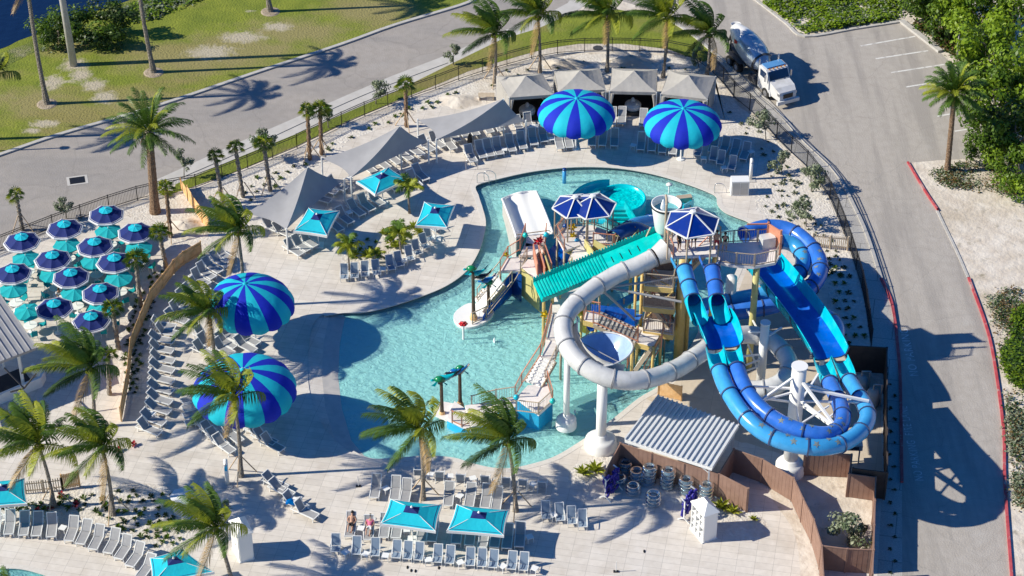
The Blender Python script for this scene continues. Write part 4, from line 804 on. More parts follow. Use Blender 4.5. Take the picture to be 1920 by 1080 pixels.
row([(372,545),(362,556),(350,567),(342,578),(336,590),(331,603)], (-34,-13), 'from top left of the upper striped umbrella', 'loungers left of the upper striped umbrella')
row([(384,638),(390,651),(382,664),(428,634),(424,648),(419,661),(466,642),(460,655)], (-28,-14), 'between the two left striped umbrellas', 'loungers between the left striped umbrellas')
row([(386,806),(397,818),(408,830),(420,842),(436,822)], (-24,-18), 'from top in the group by the lower striped umbrella palm', 'loungers by the lower striped umbrella palm')
row([(468,806),(482,816),(496,828),(510,840)], (-28,-14), 'from left at the lower right rim of the lower striped umbrella', 'loungers right of the lower striped umbrella')
row([(366,752),(368,766),(370,780),(374,794)], (30,-10), 'from top at the left rim of the lower striped umbrella', 'loungers left of the lower striped umbrella')
row([(-6,988),(20,990),(47,992),(72,993),(99,995)], (5,-34), 'from left in the shaded part of the curved row', 'shaded loungers of the curved row')
row([(137,1002),(160,1008),(184,1018),(213,1025),(235,1036),(257,1050),(276,1072)], ((14,-34),(24,-30)), 'from left in the sunny part of the curved row', 'sunny loungers of the curved row')
row([(516,912),(528,925),(553,950),(572,966)], (-30,-14), 'from top in the stepped group above the small white hut', 'stepped group of loungers')
row([(658,994),(692,1000),(722,996),(745,997),(792,1003),(812,1003),(857,1007),(882,1010),(907,1014),(929,1014),(952,1016),(975,1013)], (4,-32), 'from left in the row under the pair of square umbrellas', 'loungers under the square umbrella pair')
row([(705,922),(742,926),(762,931),(842,937),(882,939),(912,941),(932,946)], (5,-32), 'from left in the row behind the pair of square umbrellas', 'loungers behind the square umbrella pair')
row([(1110,267),(1130,267),(1152,268),(1202,275),(1222,277),(1242,280),(1262,283)], (3,-32), 'from left between the two top striped umbrellas', 'loungers between the top striped umbrellas')
row([(1338,279),(1358,283),(1378,287),(1397,293)], (12,-30), 'from left at the right rim of the right top umbrella', 'loungers right of the right top umbrella')
row([(1148,228),(1166,227),(1206,231)], (2,-30), 'from left in front of the third cabana', 'loungers before the third cabana')
row([(646,524),(665,522),(685,519),(706,516),(733,507),(749,500),(769,489),(783,478),(797,466),(806,452),(815,434)], ((2,-20),(-18,-14)), 'from left in the row around the central planting island', 'sling chairs around the island', 'c')
row([(630,1034),(669,1039),(704,1042),(744,1046),(765,1048),(786,1050),(821,1054),(844,1056),(882,1060),(904,1062),(925,1064),(960,1067),(982,1069)], (3,-20), 'from left in the front row at the bottom', 'sling chairs in the front row', 'c')
row([(785,894),(825,898),(864,903),(910,906),(949,909),(981,913),(1017,917)], (-2,20), 'from left in the row facing the pool end', 'sling chairs facing the pool end', 'c')
row([(1024,972),(1050,976),(1072,982),(1092,988)], (-2,-20), 'from left in the group right of the square umbrella pair', 'sling chairs right of the pair', 'c')
row([(1308,293),(1337,302),(1351,309),(1372,319)], (6,-18), 'from left in the shade below the right top umbrella', 'sling chairs below the right top umbrella', 'c')
# side tables
st = bpy.data.objects.new('side_table', None); C.objects.link(st); b = MB(); b.box((0, 0, .43), (.46, .46, .04)); b.build('table_top', M['white'], st)
for sx in (-1, 1):
    for sy in (-1, 1): MB().beam((sx*.2, sy*.2, 0), (sx*.2, sy*.2, .42), .035).build('leg', M['whitep'], st)
stt = kidtree(st)
for i, (x, y, lb) in enumerate([(946,288,'in the row along the top pool edge, left one'),(1034,268,'in the row along the top pool edge, right one'),(655,406,'between the dark loungers right of the lowest sail'),(655,342,'below the tip of the middle grey sail'),(1187,280,'alone between the top striped umbrellas'),(1319,304,'left one in the shade below the right top umbrella'),(1357,322,'right one in the shade below the right top umbrella'),(1408,292,'at the right end of the diagonal loungers'),(648,1044,'left end of the front row'),(686,1047,'between second and third front chairs'),(723,1050,'between third and fourth front chairs'),(803,1058,'between sixth and seventh front chairs'),(863,1063,'between eighth and ninth front chairs'),(943,1070,'before the last two front chairs'),(1002,1074,'right end of the front row'),(677,999,'between the two sunbathers'),(763,1002,'under the left square umbrella of the pair'),(993,1015,'right end of the row under the square umbrellas'),(724,924,'behind the left square umbrella'),(862,938,'behind the right square umbrella'),(807,898,'first among the chairs facing the pool end'),(844,901,'second among the chairs facing the pool end'),(887,905,'third among the chairs facing the pool end'),(929,909,'fourth among the chairs facing the pool end'),(999,916,'fifth among the chairs facing the pool end'),(119,998,'where shade meets sun in the curved row'),(718,512,'in the row around the central island, left one'),(758,496,'in the row around the central island, right one'),(290,652,'third gap of the long lounger column'),(288,707,'middle gap of the long lounger column'),(286,784,'lower gap of the long lounger column'),(540,938,'in the stepped group above the hut'),(412,628,'between the left striped umbrellas'),(1038,974,'in the group right of the square umbrella pair')]):
    lab = 'small white side table '+lb
    if i == 0: st.location = G(x, y); tag(st, lab, 'table', 'white side tables')
    else: dup(st, G(x, y), i*.3, lab, 'white side tables', tree=stt)['category'] = 'table'
# ------------- fences
def metal_fence(pts, h, label, name, pk, mesh=False):
    P = smooth(gp(pts), 4); Q = resample(P, 2.4); c = Q[len(Q)//2]; t = thing(name, label, 'fence', (c.x, c.y, 0)); o = (c.x, c.y, 0)
    for q in Q: MB(o).beam((q.x, q.y, 0), (q.x, q.y, h+.06), .07).build('post', M['black'], t)
    b = MB(o)
    for z in ((h, h-.18, .12) if h < 1.7 else (h, h-.22, h*.5, .12)):
        for a, d in zip(Q, Q[1:]): b.beam((a.x, a.y, z), (d.x, d.y, z), .035, .045)
    b.build('rails', M['black'], t); b = MB(o); T_ = resample(P, pk)
    for q in T_: b.beam((q.x, q.y, .06), (q.x, q.y, h), .02 if not mesh else .03)
    b.build('pickets', M['black'], t)
metal_fence(FEN[:9], 1.3, 'black metal picket fence along the main road, left stretch', 'picket_fence', .13)
metal_fence(FEN[8:19], 1.35, 'black metal picket fence arcing behind the palms and cabanas', 'picket_fence', .13)
metal_fence(FEN[18:], 1.65, 'tall dark fence curving along the side road pavement', 'tall_fence', .12, False)
TIM = mixin(mat('orange_timber', (.72, .42, .17), (.80, .52, .26), sc=3, rough=.8), (.42, .24, .10), 1.5, .5, .7, .6); TIP = mat('pale_timber', (.52, .42, .30), (.62, .52, .40), sc=4, rough=.85)
def board_fence(pts, h, label, m, w=.11, gap=.0, name='timber_fence', rise=0):
    P = gp(pts); c = P[len(P)//2]; o = (c.x, c.y, 0); t = thing(name, label, 'fence', o); b = MB(o); bp_ = MB(o)
    for a, d in zip(P, P[1:]):
        L = (d-a).length; n = max(1, int(L/(w+gap))); ang = atan2((d-a).y, (d-a).x)
        for i in range(n):
            p = a.lerp(d, (i+.5)/n); b.box((p.x, p.y, h/2+.05+random.uniform(-.02, .02)), (w-.006 if not gap else w, .025, h), ang)
        nn = V((-sin(ang), cos(ang), 0))*.035
        for z in (.25, h-.2): bp_.beam(a+nn+V((0, 0, z)), d+nn+V((0, 0, z)), .04, .08)
    b.build('boards', m, t); bp_.build('rails', m, t)
    for p in P: MB(o).beam((p.x, p.y, 0), (p.x, p.y, h+.1), .1).build('post', m, t)
board_fence([(353,376),(366,398),(380,418),(393,436)], 1.4, 'straight orange timber fence panel by the sand mound', TIM)
board_fence([(378,478),(345,497),(327,513),(307,540),(284,568),(266,612),(247,660),(241,720),(228,790)], 1.25, 'long bending orange timber fence between terrace and lounger column', TIM)
board_fence([(340,355),(353,376)], 1.0, 'short orange timber fence stub at the date palm', TIM)
board_fence([(1523,463),(1556,467),(1589,470)], 1.25, 'pale slatted timber fence right of the blue tubes', TIP, .07, .07)
board_fence([(48,926),(82,923),(118,918)], 1.05, 'pale slatted timber fence beside the turquoise umbrella at left edge', TIP, .07, .08)
board_fence([(118,918),(150,912)], 1.3, 'short orange timber screen at the end of the pale slatted fence', TIM)
board_fence([(1234,741),(1277,752)], 1.3, 'short orange timber screen behind the white ribbed shed', TIM)
BRN = mixin(mat('brown_panel', (.26, .155, .115), (.30, .185, .14), sc=2, rough=.75), (.21, .12, .09), .8, .5, .7, .5)
def panel_wall(tops, h, label, closed=False, m=BRN):
    P = [G(x, y, h) for x, y in tops]; P = [V((p.x, p.y, 0)) for p in P]
    if closed: P.append(P[0])
    c = P[len(P)//2]; o = (c.x, c.y, 0); t = thing('panel_wall', label, 'wall', o)
    for a, d in zip(P, P[1:]):
        L = (d-a).length; n = max(1, round(L/2.4)); ang = atan2((d-a).y, (d-a).x)
        for i in range(n):
            p, q = a.lerp(d, i/n), a.lerp(d, (i+1)/n); b = MB(o); m_ = (p+q)/2; b.box((m_.x, m_.y, h/2), ((q-p).length-.1, .05, h-.06), ang)
            k = int(L/n/.3)
            for j in range(1, k): r = p.lerp(q, j/k); b.box((r.x, r.y, h/2), (.025, .066, h-.12), ang)
            b.box((m_.x, m_.y, h-.015), ((q-p).length-.1, .085, .06), ang); b.build('panel', m, t); jt = random.uniform(.0, .012); MB(o).beam((p.x, p.y, -jt), (p.x, p.y, h+.03+jt), .13+jt).build('post', m, t)
    e = P[-1]; MB(o).beam((e.x, e.y, -.02), (e.x, e.y, h+.052), .148).build('post', m, t)
panel_wall([(1137,880),(1163,831)], 2.1, 'short brown panel wall at the left end of the white shed')
panel_wall([(1163,831),(1223,850),(1284,869),(1348,888),(1403,916)], 2.1, 'brown panel wall running in front of the white ribbed shed')
panel_wall([(1348,888),(1376,842)], 2.1, 'brown panel wall return at the right end of the white shed')
panel_wall([(1376,842),(1430,861),(1488,896),(1506,935),(1526,974),(1541,1023),(1545,1090)], 2.1, 'long angled brown panel wall from the slide foot to the bottom edge')
panel_wall([(1541,1023),(1589,1029),(1638,1031)], 2.1, 'brown panel wall closing the sapling enclosure toward the camera')
panel_wall([(1636,1075),(1638,1031)], 2.6, 'brown panel wall on the road side running off the bottom edge')
panel_wall([(1638,1031),(1642,895),(1592,888),(1597,852),(1510,848)], 2.1, 'stepped brown panel wall on the road side of the sapling enclosure')
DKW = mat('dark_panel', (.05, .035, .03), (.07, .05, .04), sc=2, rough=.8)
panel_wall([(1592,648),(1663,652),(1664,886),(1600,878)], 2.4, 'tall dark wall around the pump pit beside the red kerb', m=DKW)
# ---------------- slides, tower and play structure
def gloss(name, c, rough=.24): m = mat(name, c, tuple(x*.86 for x in c), sc=1.5, rough=rough, spec=.5); return mixin(mixin(m, tuple(min(.8, x*1.15+.05) for x in c), .9, .50, .74, .55), tuple(x*.6+.02 for x in c), 1.4, .58, .70, .5, (.4, 3, .6))
S1 = gloss('light_blue_fibreglass', (.05, .34, .70)); S2 = gloss('royal_fibreglass', (.035, .17, .62)); S3 = gloss('turquoise_fibreglass', (.0, .50, .66)); S4 = gloss('deep_blue_fibreglass', (.0, .11, .56), .2); SW = gloss('white_fibreglass', (.62, .62, .61)); SGR = gloss('grey_flange', (.05, .08, .18)); TEAL = gloss('teal_fibreglass', (.0, .52, .48)); SDK = gloss('navy_fibreglass', (.005, .05, .22)); SWI = gloss('pale_blue_and_shade_fibreglass', (.34, .48, .74)); STAR = mat('star_pattern', (.16, .20, .22), (.22, .26, .24), sc=9, rough=.5); LB = gloss('sky_panel', (.02, .42, .74))
YEL = mixin(mat('yellow_paint', (.62, .44, .14), rough=.5, c2=(.66, .48, .18)), (.50, .36, .13), 1.2, .5, .7, .5); CORAL = mat('coral_paint', (.62, .26, .16), (.55, .23, .14), sc=3, rough=.55); TANP = mat('tan_paint', (.42, .33, .24), (.46, .37, .27), sc=3, rough=.6); PALE = mixin(mat('pale_deck_panel', (.74, .69, .66), (.80, .76, .73), sc=3, rough=.7), (.64, .60, .56), 1.3, .5, .7, .5); BRWN = mat('dark_wood', (.07, .045, .03), (.12, .08, .05), sc=6, rough=.8); YP0 = mat('yellow_chute', (.75, .52, .04), rough=.3); YG = mat('yellow_green_panel', (.50, .44, .16), (.55, .50, .22), sc=2, rough=.6); MESH = mat('brown_mesh', (.20, .13, .10), (.28, .20, .16), sc=9, rough=.8)
def Q(l): return [G(*p) for p in l]
def section(t, pts, r, m, name='tube_section', arc=None, n=16, ring=True, thick=True):
    c = t.location; b = MB(c)
    if arc:
        b.tube(pts, r, n, 0, arc=arc); b.tube(pts, [x-.04 for x in r] if isinstance(r, list) else r-.04, n, 1 if isinstance(m, (list, tuple)) else 0, arc=arc)
    else: b.tube(pts, r, n, 0, caps=False)
    b.build(name, m, t, True)
def ring_(t, p, q, r, m, w=.05, arc=None):
    d = (q-p).normalized()*w; b = MB(t.location)
    if arc: b.tube([p-d, p-d*.99, p+d*.99, p+d], [r, r+.06, r+.06, r], 18, arc=arc)
    else: b.tube([p-d, p-d*.99, p+d*.99, p+d], [r-.02, r+.07, r+.07, r-.02], 18, caps=False)
    b.build('flange', m, t)
def tubeslide(t, l, r, m, L=2.1, fm=None, arc=None, n=18, m2=None):
    P = smooth(Q(l), 8); T = sum((b-a).length for a, b in zip(P, P[1:])); k = max(1, round(T/L)); F = resample(P, T/(k*5))
    for i in range(k):
        seg = F[i*5:i*5+6]; mm = m if not m2 else (m if i % 2 == 0 else m2); section(t, seg, r, mm, n=n, arc=arc)
    for i in range(k+1):
        j = min(i*5, len(F)-2); ring_(t, F[i*5] if i*5 < len(F) else F[-1], F[j+1] if i*5 < len(F)-1 else F[-1]+(F[-1]-F[-2]), r, fm or SGR, arc=arc)
    return F
def star(t, F, r, idx, side=0.0, sz=.30, m=None):
    for i, a in idx:
        i = min(i, len(F)-2); p = F[i]; d = (F[i+1]-F[i]).normalized(); u = d.cross(V((0, 0, 1))).normalized(); w = u.cross(d); nrm = (u*cos(R(a))+w*sin(R(a))); tt = nrm.cross(d); c = p+nrm*(r+.012); vs = [c]
        for k in range(10):
            A = pi*k/5+i; rr = sz if k % 2 == 0 else sz*.42; vs.append(c+(d*cos(A)+tt*sin(A))*rr-nrm*(rr*rr*.35))
        b = MB(t.location); b.add(vs, [(0, 1+k, 1+(k+1) % 10) for k in range(10)]); b.build('star_decal', m or STAR, t)
def trough(t, l, w, h, mf, mw, name='open_trough', cen=.0):
    P = smooth(Q(l), 6); c = t.location; H_ = [h*(.62+.38*sin(pi*i/(len(P)-1))**.6) for i in range(len(P))]; W_ = [w*(.93+.07*sin(pi*i/(len(P)-1))) for i in range(len(P))]; prof = [(-1, 1), (-.93, .55), (-.85, .18), (-.62, .0), (-.3, -.04), (0, .10*cen), (.3, -.04), (.62, 0), (.85, .18), (.93, .55), (1, 1)]
    for part, rng, m in (('trough_floor', range(2, 8), mf), ('trough_wall', range(0, 2), mw), ('trough_wall', range(8, 10), mw)):
        b = MB(c); vs = []; js = list(rng)+[list(rng)[-1]+1]
        for i, p in enumerate(P):
            d = (P[min(i+1, len(P)-1)]-P[max(i-1, 0)]).normalized(); u = d.cross(V((0, 0, 1))).normalized(); n_ = u.cross(d)
            for j in js: vs.append(p+u*prof[j][0]*W_[i]/2+n_*prof[j][1]*H_[i])
        k = len(js); b.add(vs, [(i*k+j, (i+1)*k+j, (i+1)*k+j+1, i*k+j+1) for i in range(len(P)-1) for j in range(k-1)])
        nv = len(b.v); vs2 = []
        for i, p in enumerate(P):
            d = (P[min(i+1, len(P)-1)]-P[max(i-1, 0)]).normalized(); u = d.cross(V((0, 0, 1))).normalized(); n_ = u.cross(d)
            for j in js: vs2.append(p+u*(prof[j][0]*W_[i]/2*1.03)+n_*(prof[j][1]*H_[i]-.07))
        b.add(vs2, [(i*k+j, i*k+j+1, (i+1)*k+j+1, (i+1)*k+j) for i in range(len(P)-1) for j in range(k-1)])
        b.build(part, m, t, True)
    for s_ in (-1, 1):
        b = MB(c); e = []
        for i, p in enumerate(P):
            d = (P[min(i+1, len(P)-1)]-P[max(i-1, 0)]).normalized(); u = d.cross(V((0, 0, 1))).normalized(); n_ = u.cross(d); e.append(p+u*s_*W_[i]/2+n_*H_[i])
        b.tube(e, .05, 6); b.build('trough_rim', mw, t, True)
    for i in range(0, len(P), 6):
        p = P[i]; j = min(i, len(P)-2); d = (P[j+1]-P[j]).normalized(); u = d.cross(V((0, 0, 1))).normalized(); n_ = u.cross(d); b = MB(c)
        b.tube([p+u*q[0]*W_[i]/2*1.05+n_*(q[1]*H_[i]-.05) for q in prof], .05, 5); b.build('trough_seam', SGR if mf != TEAL else mw, t)
def post(t, x, y, ztop, r, m, name='post', base=None, n=14):
    p = G(x, y, ztop); b = MB(t.location); b.tube([(p.x, p.y, -.6), (p.x, p.y, ztop)], r, n); b.build(name, m, t, True)
    if base:
        b = MB(t.location); b.lathe([(base, 0), (base, .35), (base*.95, .4), (base*.95, .7), (base*.75, .85), (r*1.4, .95), (r*1.35, 1.15), (r, 1.2)], (p.x, p.y, 0), 20); b.build('footing', m, t, True)
    return p
def halfpipe(t, P, r, e0, e1):       # tube that opens along its top: e0/e1 degrees above the sides at start and end
    b = MB(t.location); vs = []; n = 18
    for k, rr in enumerate((r, r-.05)):
        for i, p in enumerate(P):
            d = (P[min(i+1, len(P)-1)]-P[max(i-1, 0)]).normalized(); u = d.cross(V((0, 0, 1))).normalized(); w = u.cross(d); e = lerp(e0, e1, (i/(len(P)-1))**.5)
            for j in range(n+1): A = R(lerp(180-e, 360+e, j/n)); vs.append(p+(u*cos(A)+w*sin(A))*rr)
    K = len(P)*(n+1); fs = []
    for k in (0, 1):
        for i in range(len(P)-1):
            for j in range(n): q = k*K+i*(n+1)+j; fs.append((q, q+1, q+n+2, q+n+1) if k else (q, q+n+1, q+n+2, q+1))
    for i in range(len(P)-1):
        for j in (0, n): q = i*(n+1)+j; fs.append((q, q+n+1, q+n+1+K, q+K))
    b.add(vs, fs); b.build('half_pipe', S3, t, True)
# --- twin blue racing slides
t = thing('twin_slide', 'pair of light and royal blue slides sweeping from the tower round a high bend', 'water slide', (G(1500, 848, 7).x, G(1500, 848, 7).y, 0))
RS = .56
for l, m in (([(1278,484,9.5),(1283,505,9.35),(1291,535,9.1),(1299,562,8.95)], S1), ([(1331,482,9.5),(1335,505,9.35),(1340,532,9.1),(1344,562,8.95)], S2)):
    P = smooth(Q(l), 6); nP = len(P); section(t, P[:7], [lerp(.80, RS, i/6) for i in range(7)], m, 'mouth_flare', arc=(165, 375)); F = tubeslide(t, [l[1], l[2], l[3]], RS, m, 1.4)
for l in ([(1299,562,8.95),(1305,580,8.85),(1313,600,8.75)], [(1344,562,8.95),(1348,578,8.87),(1355,597,8.75)]): 
    P = smooth(Q(l), 5); halfpipe(t, P, RS+.05, 62, 6); ring_(t, P[0], P[1], RS, SGR)
trough(t, [(1333,594,8.25),(1345,622,8.1),(1358,652,7.95)], 2.75, .95, S4, S3, cen=1.0)
for l in ([(1340,652,8.5),(1344,672,8.4),(1349,694,8.3)], [(1372,648,8.5),(1376,668,8.4),(1381,690,8.3)]):
    P = smooth(Q(l), 5); halfpipe(t, P[::-1], RS+.06, 55, 10); ring_(t, P[-1], P[-2], RS, SGR)
A_ = [(1349,694,8.3),(1358,719,8.2),(1372,745,8.1),(1390,772,7.95),(1413,797,7.8),(1440,816,7.6),(1468,828,7.5),(1500,836,7.4),(1540,839,7.3),(1578,832,7.1),(1609,813,6.9),(1626,788,6.6),(1622,762,6.25),(1607,738,5.9),(1592,714,5.6)]
B_ = [(1381,690,8.3),(1389,712,8.2),(1401,736,8.1),(1418,758,8.0),(1442,779,7.85),(1472,797,7.7),(1504,809,7.6),(1538,815,7.5),(1562,812,7.25),(1577,797,7.0),(1579,775,6.7),(1571,749,6.2),(1556,718,5.6)]
FA = tubeslide(t, A_, RS, S1, 2.35); FB = tubeslide(t, B_, RS, S2, 2.35)
# the far half of each tube changes shade as in the moulded sections
random.seed(4)
star(t, FA, RS, [(i, 62+22*((i*7) % 3)) for i in (13, 15, 17, 18, 20, 21, 23, 24)], sz=.28); star(t, FB, RS, [(i, 60+22*((i*5) % 3)) for i in (12, 13, 15, 16, 18, 19, 21, 22)], sz=.26)
for l in ([(1556,718,5.6),(1550,698,5.4),(1541,672,5.2)], [(1592,714,5.6),(1585,694,5.4),(1574,668,5.2)]):
    P = smooth(Q(l), 5); halfpipe(t, P, RS+.06, 55, 10); ring_(t, P[0], P[1], RS, SGR)
trough(t, [(1556,671,4.75),(1515,610,4.45),(1470,553,4.15),(1430,503,3.9),(1405,470,3.7)], 2.85, 1.15, S4, S3, cen=1.0)
E_ = [(1395,440,3.8),(1425,428,3.7),(1462,427,3.6),(1492,438,3.5),(1517,459,3.4),(1534,484,3.2),(1537,511,3.0),(1522,537,2.9),(1492,557,2.7),(1450,573,2.6),(1400,582,2.4),(1350,592,2.2),(1320,600,2.1)]
F_ = [(1425,470,3.7),(1452,455,3.6),(1480,455,3.4),(1500,470,3.2),(1506,492,3.0),(1495,515,2.9),(1468,537,2.7),(1440,550,2.6),(1400,558,2.4),(1350,567,2.3),(1315,575,2.2)]
FE = tubeslide(t, E_, .62, S2, 2.2); FF = tubeslide(t, F_, .60, S1, 2.2)
star(t, FE, .62, [(i, 60+20*(i % 3)) for i in (17, 19, 21, 23, 26)], sz=.26); star(t, FF, .6, [(i, 60+20*(i % 3)) for i in (11, 13, 15, 17, 20)], sz=.26)
# --- white tube slide
tw = thing('white_slide', 'long white tube slide curling from the tower over the pool and behind the twin slides', 'water slide', (G(1190, 718, 6).x, G(1190, 718, 6).y, 0))
Wl = [(1250,470,9.1),(1224,484,8.8),(1194,499,8.5),(1163,511,8.25),(1138,525,8.0),(1113,541,7.8),(1088,561,7.6),(1066,584,7.4),(1056,610,7.2),(1060,640,7.0),(1075,667,6.8),(1098,688,6.6),(1128,704,6.4),(1163,713,6.2),(1198,713,6.0),(1238,704,5.7),(1275,688,5.4),(1305,668,5.2),(1340,645,5.0),(1380,630,4.8),(1412,628,4.6),(1445,639,4.4),(1468,659,4.2),(1480,685,4.0),(1470,712,3.8),(1440,728,3.6),(1405,730,3.4),(1375,715,3.2),(1352,690,3.0)]
WG = mat('grey_white_flange', (.30, .30, .31), rough=.4); WG2 = gloss('grey_fibreglass', (.33, .34, .35))
P = smooth(Q(Wl[:3]), 6); section(tw, P[:6], [lerp(.95, .66, i/5) for i in range(6)], SW, 'mouth_flare')
FWt = tubeslide(tw, Wl[1:], .66, SW, 2.3, WG)
# open inner lip and bowl on the inside of the curl
b = MB(tw.location); lip = smooth(Q([(1070,600,7.4),(1073,632,7.2),(1088,660,7.0),(1112,680,6.8),(1142,693,6.6),(1172,697,6.4)]), 6); b.tube(lip, .50, 12, arc=(140, 330)); b.build('inner_lip', SW, tw, True)
for i in range(0, len(lip)-1, 6): ring_(tw, lip[i], lip[i+1], .50, WG, arc=(140, 330))
bc = G(1128, 655, 6.5); b = MB(tw.location); vs = []; fs = []; nn = 36
for i in range(9):
    q = i/8
    for j in range(nn):
        a = 2*pi*j/nn; rx = 1.95+.25*cos(a-.6); ry = 2.15; tilt = .25*cos(a+.8)
        vs.append(bc+V((rx*q*cos(a), ry*q*sin(a), -1.5*(1-q**2.2)+tilt*q)))
for i in range(8):
    for j in range(nn): fs.append((i*nn+j, (i+1)*nn+j, (i+1)*nn+(j+1) % nn, i*nn+(j+1) % nn))
b.add(vs, fs); b.build('bowl', SWI, tw, True); b = MB(tw.location); b.tube(vs[8*nn:], .07, 6, closed=True); b.build('bowl_rim', SW, tw, True)  # white bowl; blue shade and light shining through are put into its colour
b = MB(tw.location); b.beam(bc+V((-1.9, 1.1, .1)), bc+V((1.3, -1.7, .1)), .05); b.build('brace_cable', WG, tw)
for x, y, z, r, bs in ((1130,712,6.0,.36,1.15), (1064,662,6.6,.22,.75)): post(tw, x, y, z, r, M['white'], 'support_column', bs)
# steel masts
tm = thing('slide_mast', 'tall white central mast with splayed arms holding the twin slides', 'slide support', (G(1480, 885).x, G(1480, 885).y, 0))
mp_ = G(1481, 884); b = MB(mp_); b.tube([mp_, mp_+V((0, 0, 9.3))], .50, 20); b.build('mast', M['white'], tm, True); b = MB(mp_); b.tube([mp_+V((0, 0, 9.3)), mp_+V((0, 0, 9.38))], .56, 20); b.build('mast_cap', M['white'], tm)
b = MB(mp_); b.lathe([(1.05, 0), (1.05, .35), (1.0, .42), (1.0, .75), (.85, .95), (.65, 1.0), (.62, 1.25), (.5, 1.3)], mp_, 22); b.build('footing', M['white'], tm, True)
mx = lambda z: mp_+V((0, 0, z))
for a, d, w in ((mx(8.7), G(1424,752,7.6), .14), (mx(7.2), G(1424,752,7.6), .12), (mx(8.4), G(1570,802,7.2), .17), (mx(6.6), G(1570,802,7.0), .15), (mx(6.3), G(1572,806,6.6), .13), (mx(7.6), G(1630,751,7.0), .16), (mx(6.3), G(1630,753,6.7), .14), (mx(7.4), G(1375,722,7.6), .13), (mx(6.2), G(1350,735,7.4), .12), (mx(8.0), G(1566,735,7.0), .12), (mx(6.0), G(1500,800,7.0), .12), (G(1555,760,6.6), G(1500,795,7.0), .1), (G(1545,790,6.6), G(1600,745,6.6), .09), (mx(5.6), G(1535,700,6.0), .13)):
    MB(mp_).beam(a, d, w).build('arm', M['white'], tm)
tm2 = thing('slide_mast', 'slimmer white mast beside the lower curl of the white tube', 'slide support', (G(1424, 738).x, G(1424, 738).y, 0)); q = G(1424, 738); b = MB(q); b.tube([q, q+V((0, 0, 6.4))], .32, 16); b.build('mast', M['white'], tm2, True)
b = MB(q); b.tube([q+V((0, 0, 6.4)), q+V((0, 0, 6.47))], .38, 16); b.build('mast_cap', M['white'], tm2)
for a, d, w in ((5.6, (1375,622,4.8), .12), (5.0, (1466,614,5.2), .12), (3.6, (1392,668,4.0), .12), (3.2, (1384,690,3.8), .1), (4.8, (1400,580,4.4), .1), (2.6, (1384,700,3.4), .1), (1.6, (1400,640,4.0), .1)): MB(q).beam(q+V((0, 0, a)), G(*d), w).build('arm', M['white'], tm2)
for x, y, z, r, lb in ((1372,520,4.2,.42,'thick white column under the tower deck'), (1500,500,2.6,.36,'white column inside the blue tube loop'), (1545,640,3.9,.20,'slim white column under the wide blue trough')):
    o = G(x, y, z); t_ = thing('slide_column', lb, 'slide support', (o.x, o.y, 0)); b = MB((o.x, o.y, 0)); b.tube([(o.x, o.y, 0), (o.x, o.y, z)], r, 16); b.build('column', M['white'], t_, True); b = MB((o.x, o.y, 0)); b.lathe([(r*2, 0), (r*2, .3), (r*1.2, .5), (r, .6)], (o.x, o.y, 0), 16); b.build('footing', M['white'], t_, True)
# --- rails, stairs, platforms
def blob(t, p, r, m, nm='ornament', s=(1, 1, 1)): b = MB(t.location); b.lathe([(0, -r*s[2]), (r*.7*s[0], -r*.7*s[2]), (r*s[0], 0), (r*.7*s[0], r*.7*s[2]), (0, r*s[2])], p, 10, sy=s[1]); b.build(nm, m, t, True)
def rail(t, pts, h=1.05, m=None, pick=.16, pm=None):
    m = m or TANP; c = t.location; b = MB(c)
    for a, d in zip(pts, pts[1:]):
        j_ = random.uniform(0, .008)
        for z in (h+j_, .12+j_): b.beam(a+V((0, 0, z)), d+V((0, 0, z)), .055+j_)
    b.build('rail', m, t); b = MB(c)
    for a, d in zip(pts, pts[1:]):
        n = max(1, int((V(d)-V(a)).length/pick))
        for i in range(n): q = a.lerp(d, (i+.5)/n); b.beam(q+V((0, 0, .12)), q+V((0, 0, h)), .022)
    b.build('balusters', pm or TANP, t)
    for q in pts: jt = random.uniform(0, .014); MB(c).beam(q-V((0, 0, jt)), q+V((0, 0, h+.05+jt)), .08+jt).build('rail_post', m, t)
def platform(t, px, z, th=.22, m=None, em=None):
    P = [G(x, y, z) for x, y in px]; b = MB(t.location); b.prism([(p.x, p.y) for p in P], z-th, z); b.build('platform', m or PALE, t); return P
def stair(t, a, b_, w, n, m=None, sm=None):
    a, b_ = V(a), V(b_); d = V((b_.x-a.x, b_.y-a.y, 0)); u = d.normalized(); s_ = V((-u.y, u.x, 0)); b = MB(t.location); L = d.length
    for i in range(n):
        c = a.lerp(b_, (i+.5)/n); b.box((c.x, c.y, c.z-abs(a.z-b_.z)/n/2), (L/n*.98, w, abs(a.z-b_.z)/n+.05), atan2(u.y, u.x)); 
    b.build('stair_treads', m or PALE, t)
    for sg in (-1, 1):
        b = MB(t.location); b.beam(a+s_*sg*(w/2+.04)-V((0, 0, .12)), b_+s_*sg*(w/2+.04)-V((0, 0, .12)), .06, .28); b.build('stringer', sm or TANP, t)
def hexcanopy(t, px, py, zr, R0, H, rot, m=None):
    c = G(px, py, zr); b = MB(t.location); n = 6; vs = [c+V((0, 0, H))]
    for k in range(n): a = rot+k*pi/3; vs.append(c+V((cos(a)*R0, sin(a)*R0, 0)))
    vs2 = [v-V((0, 0, .06)) for v in vs]; b.add(vs, [(0, 1+k, 1+(k+1) % n) for k in range(n)]); b.add(vs2, [(0, 1+(k+1) % n, 1+k) for k in range(n)]); b.build('canopy', m or NVC, t)
    b = MB(t.location)
    for k in range(n): b.beam(vs[0], vs[1+k], .09); b.beam(vs[1+k], vs[1+(k+1) % n], .09)
    b.build('canopy_frame', M['whitep'], t); b = MB(t.location); b.lathe([(.25, -.05), (.22, .08), (.0, .12)], vs[0], 12); b.build('canopy_cap', M['white'], t); return vs
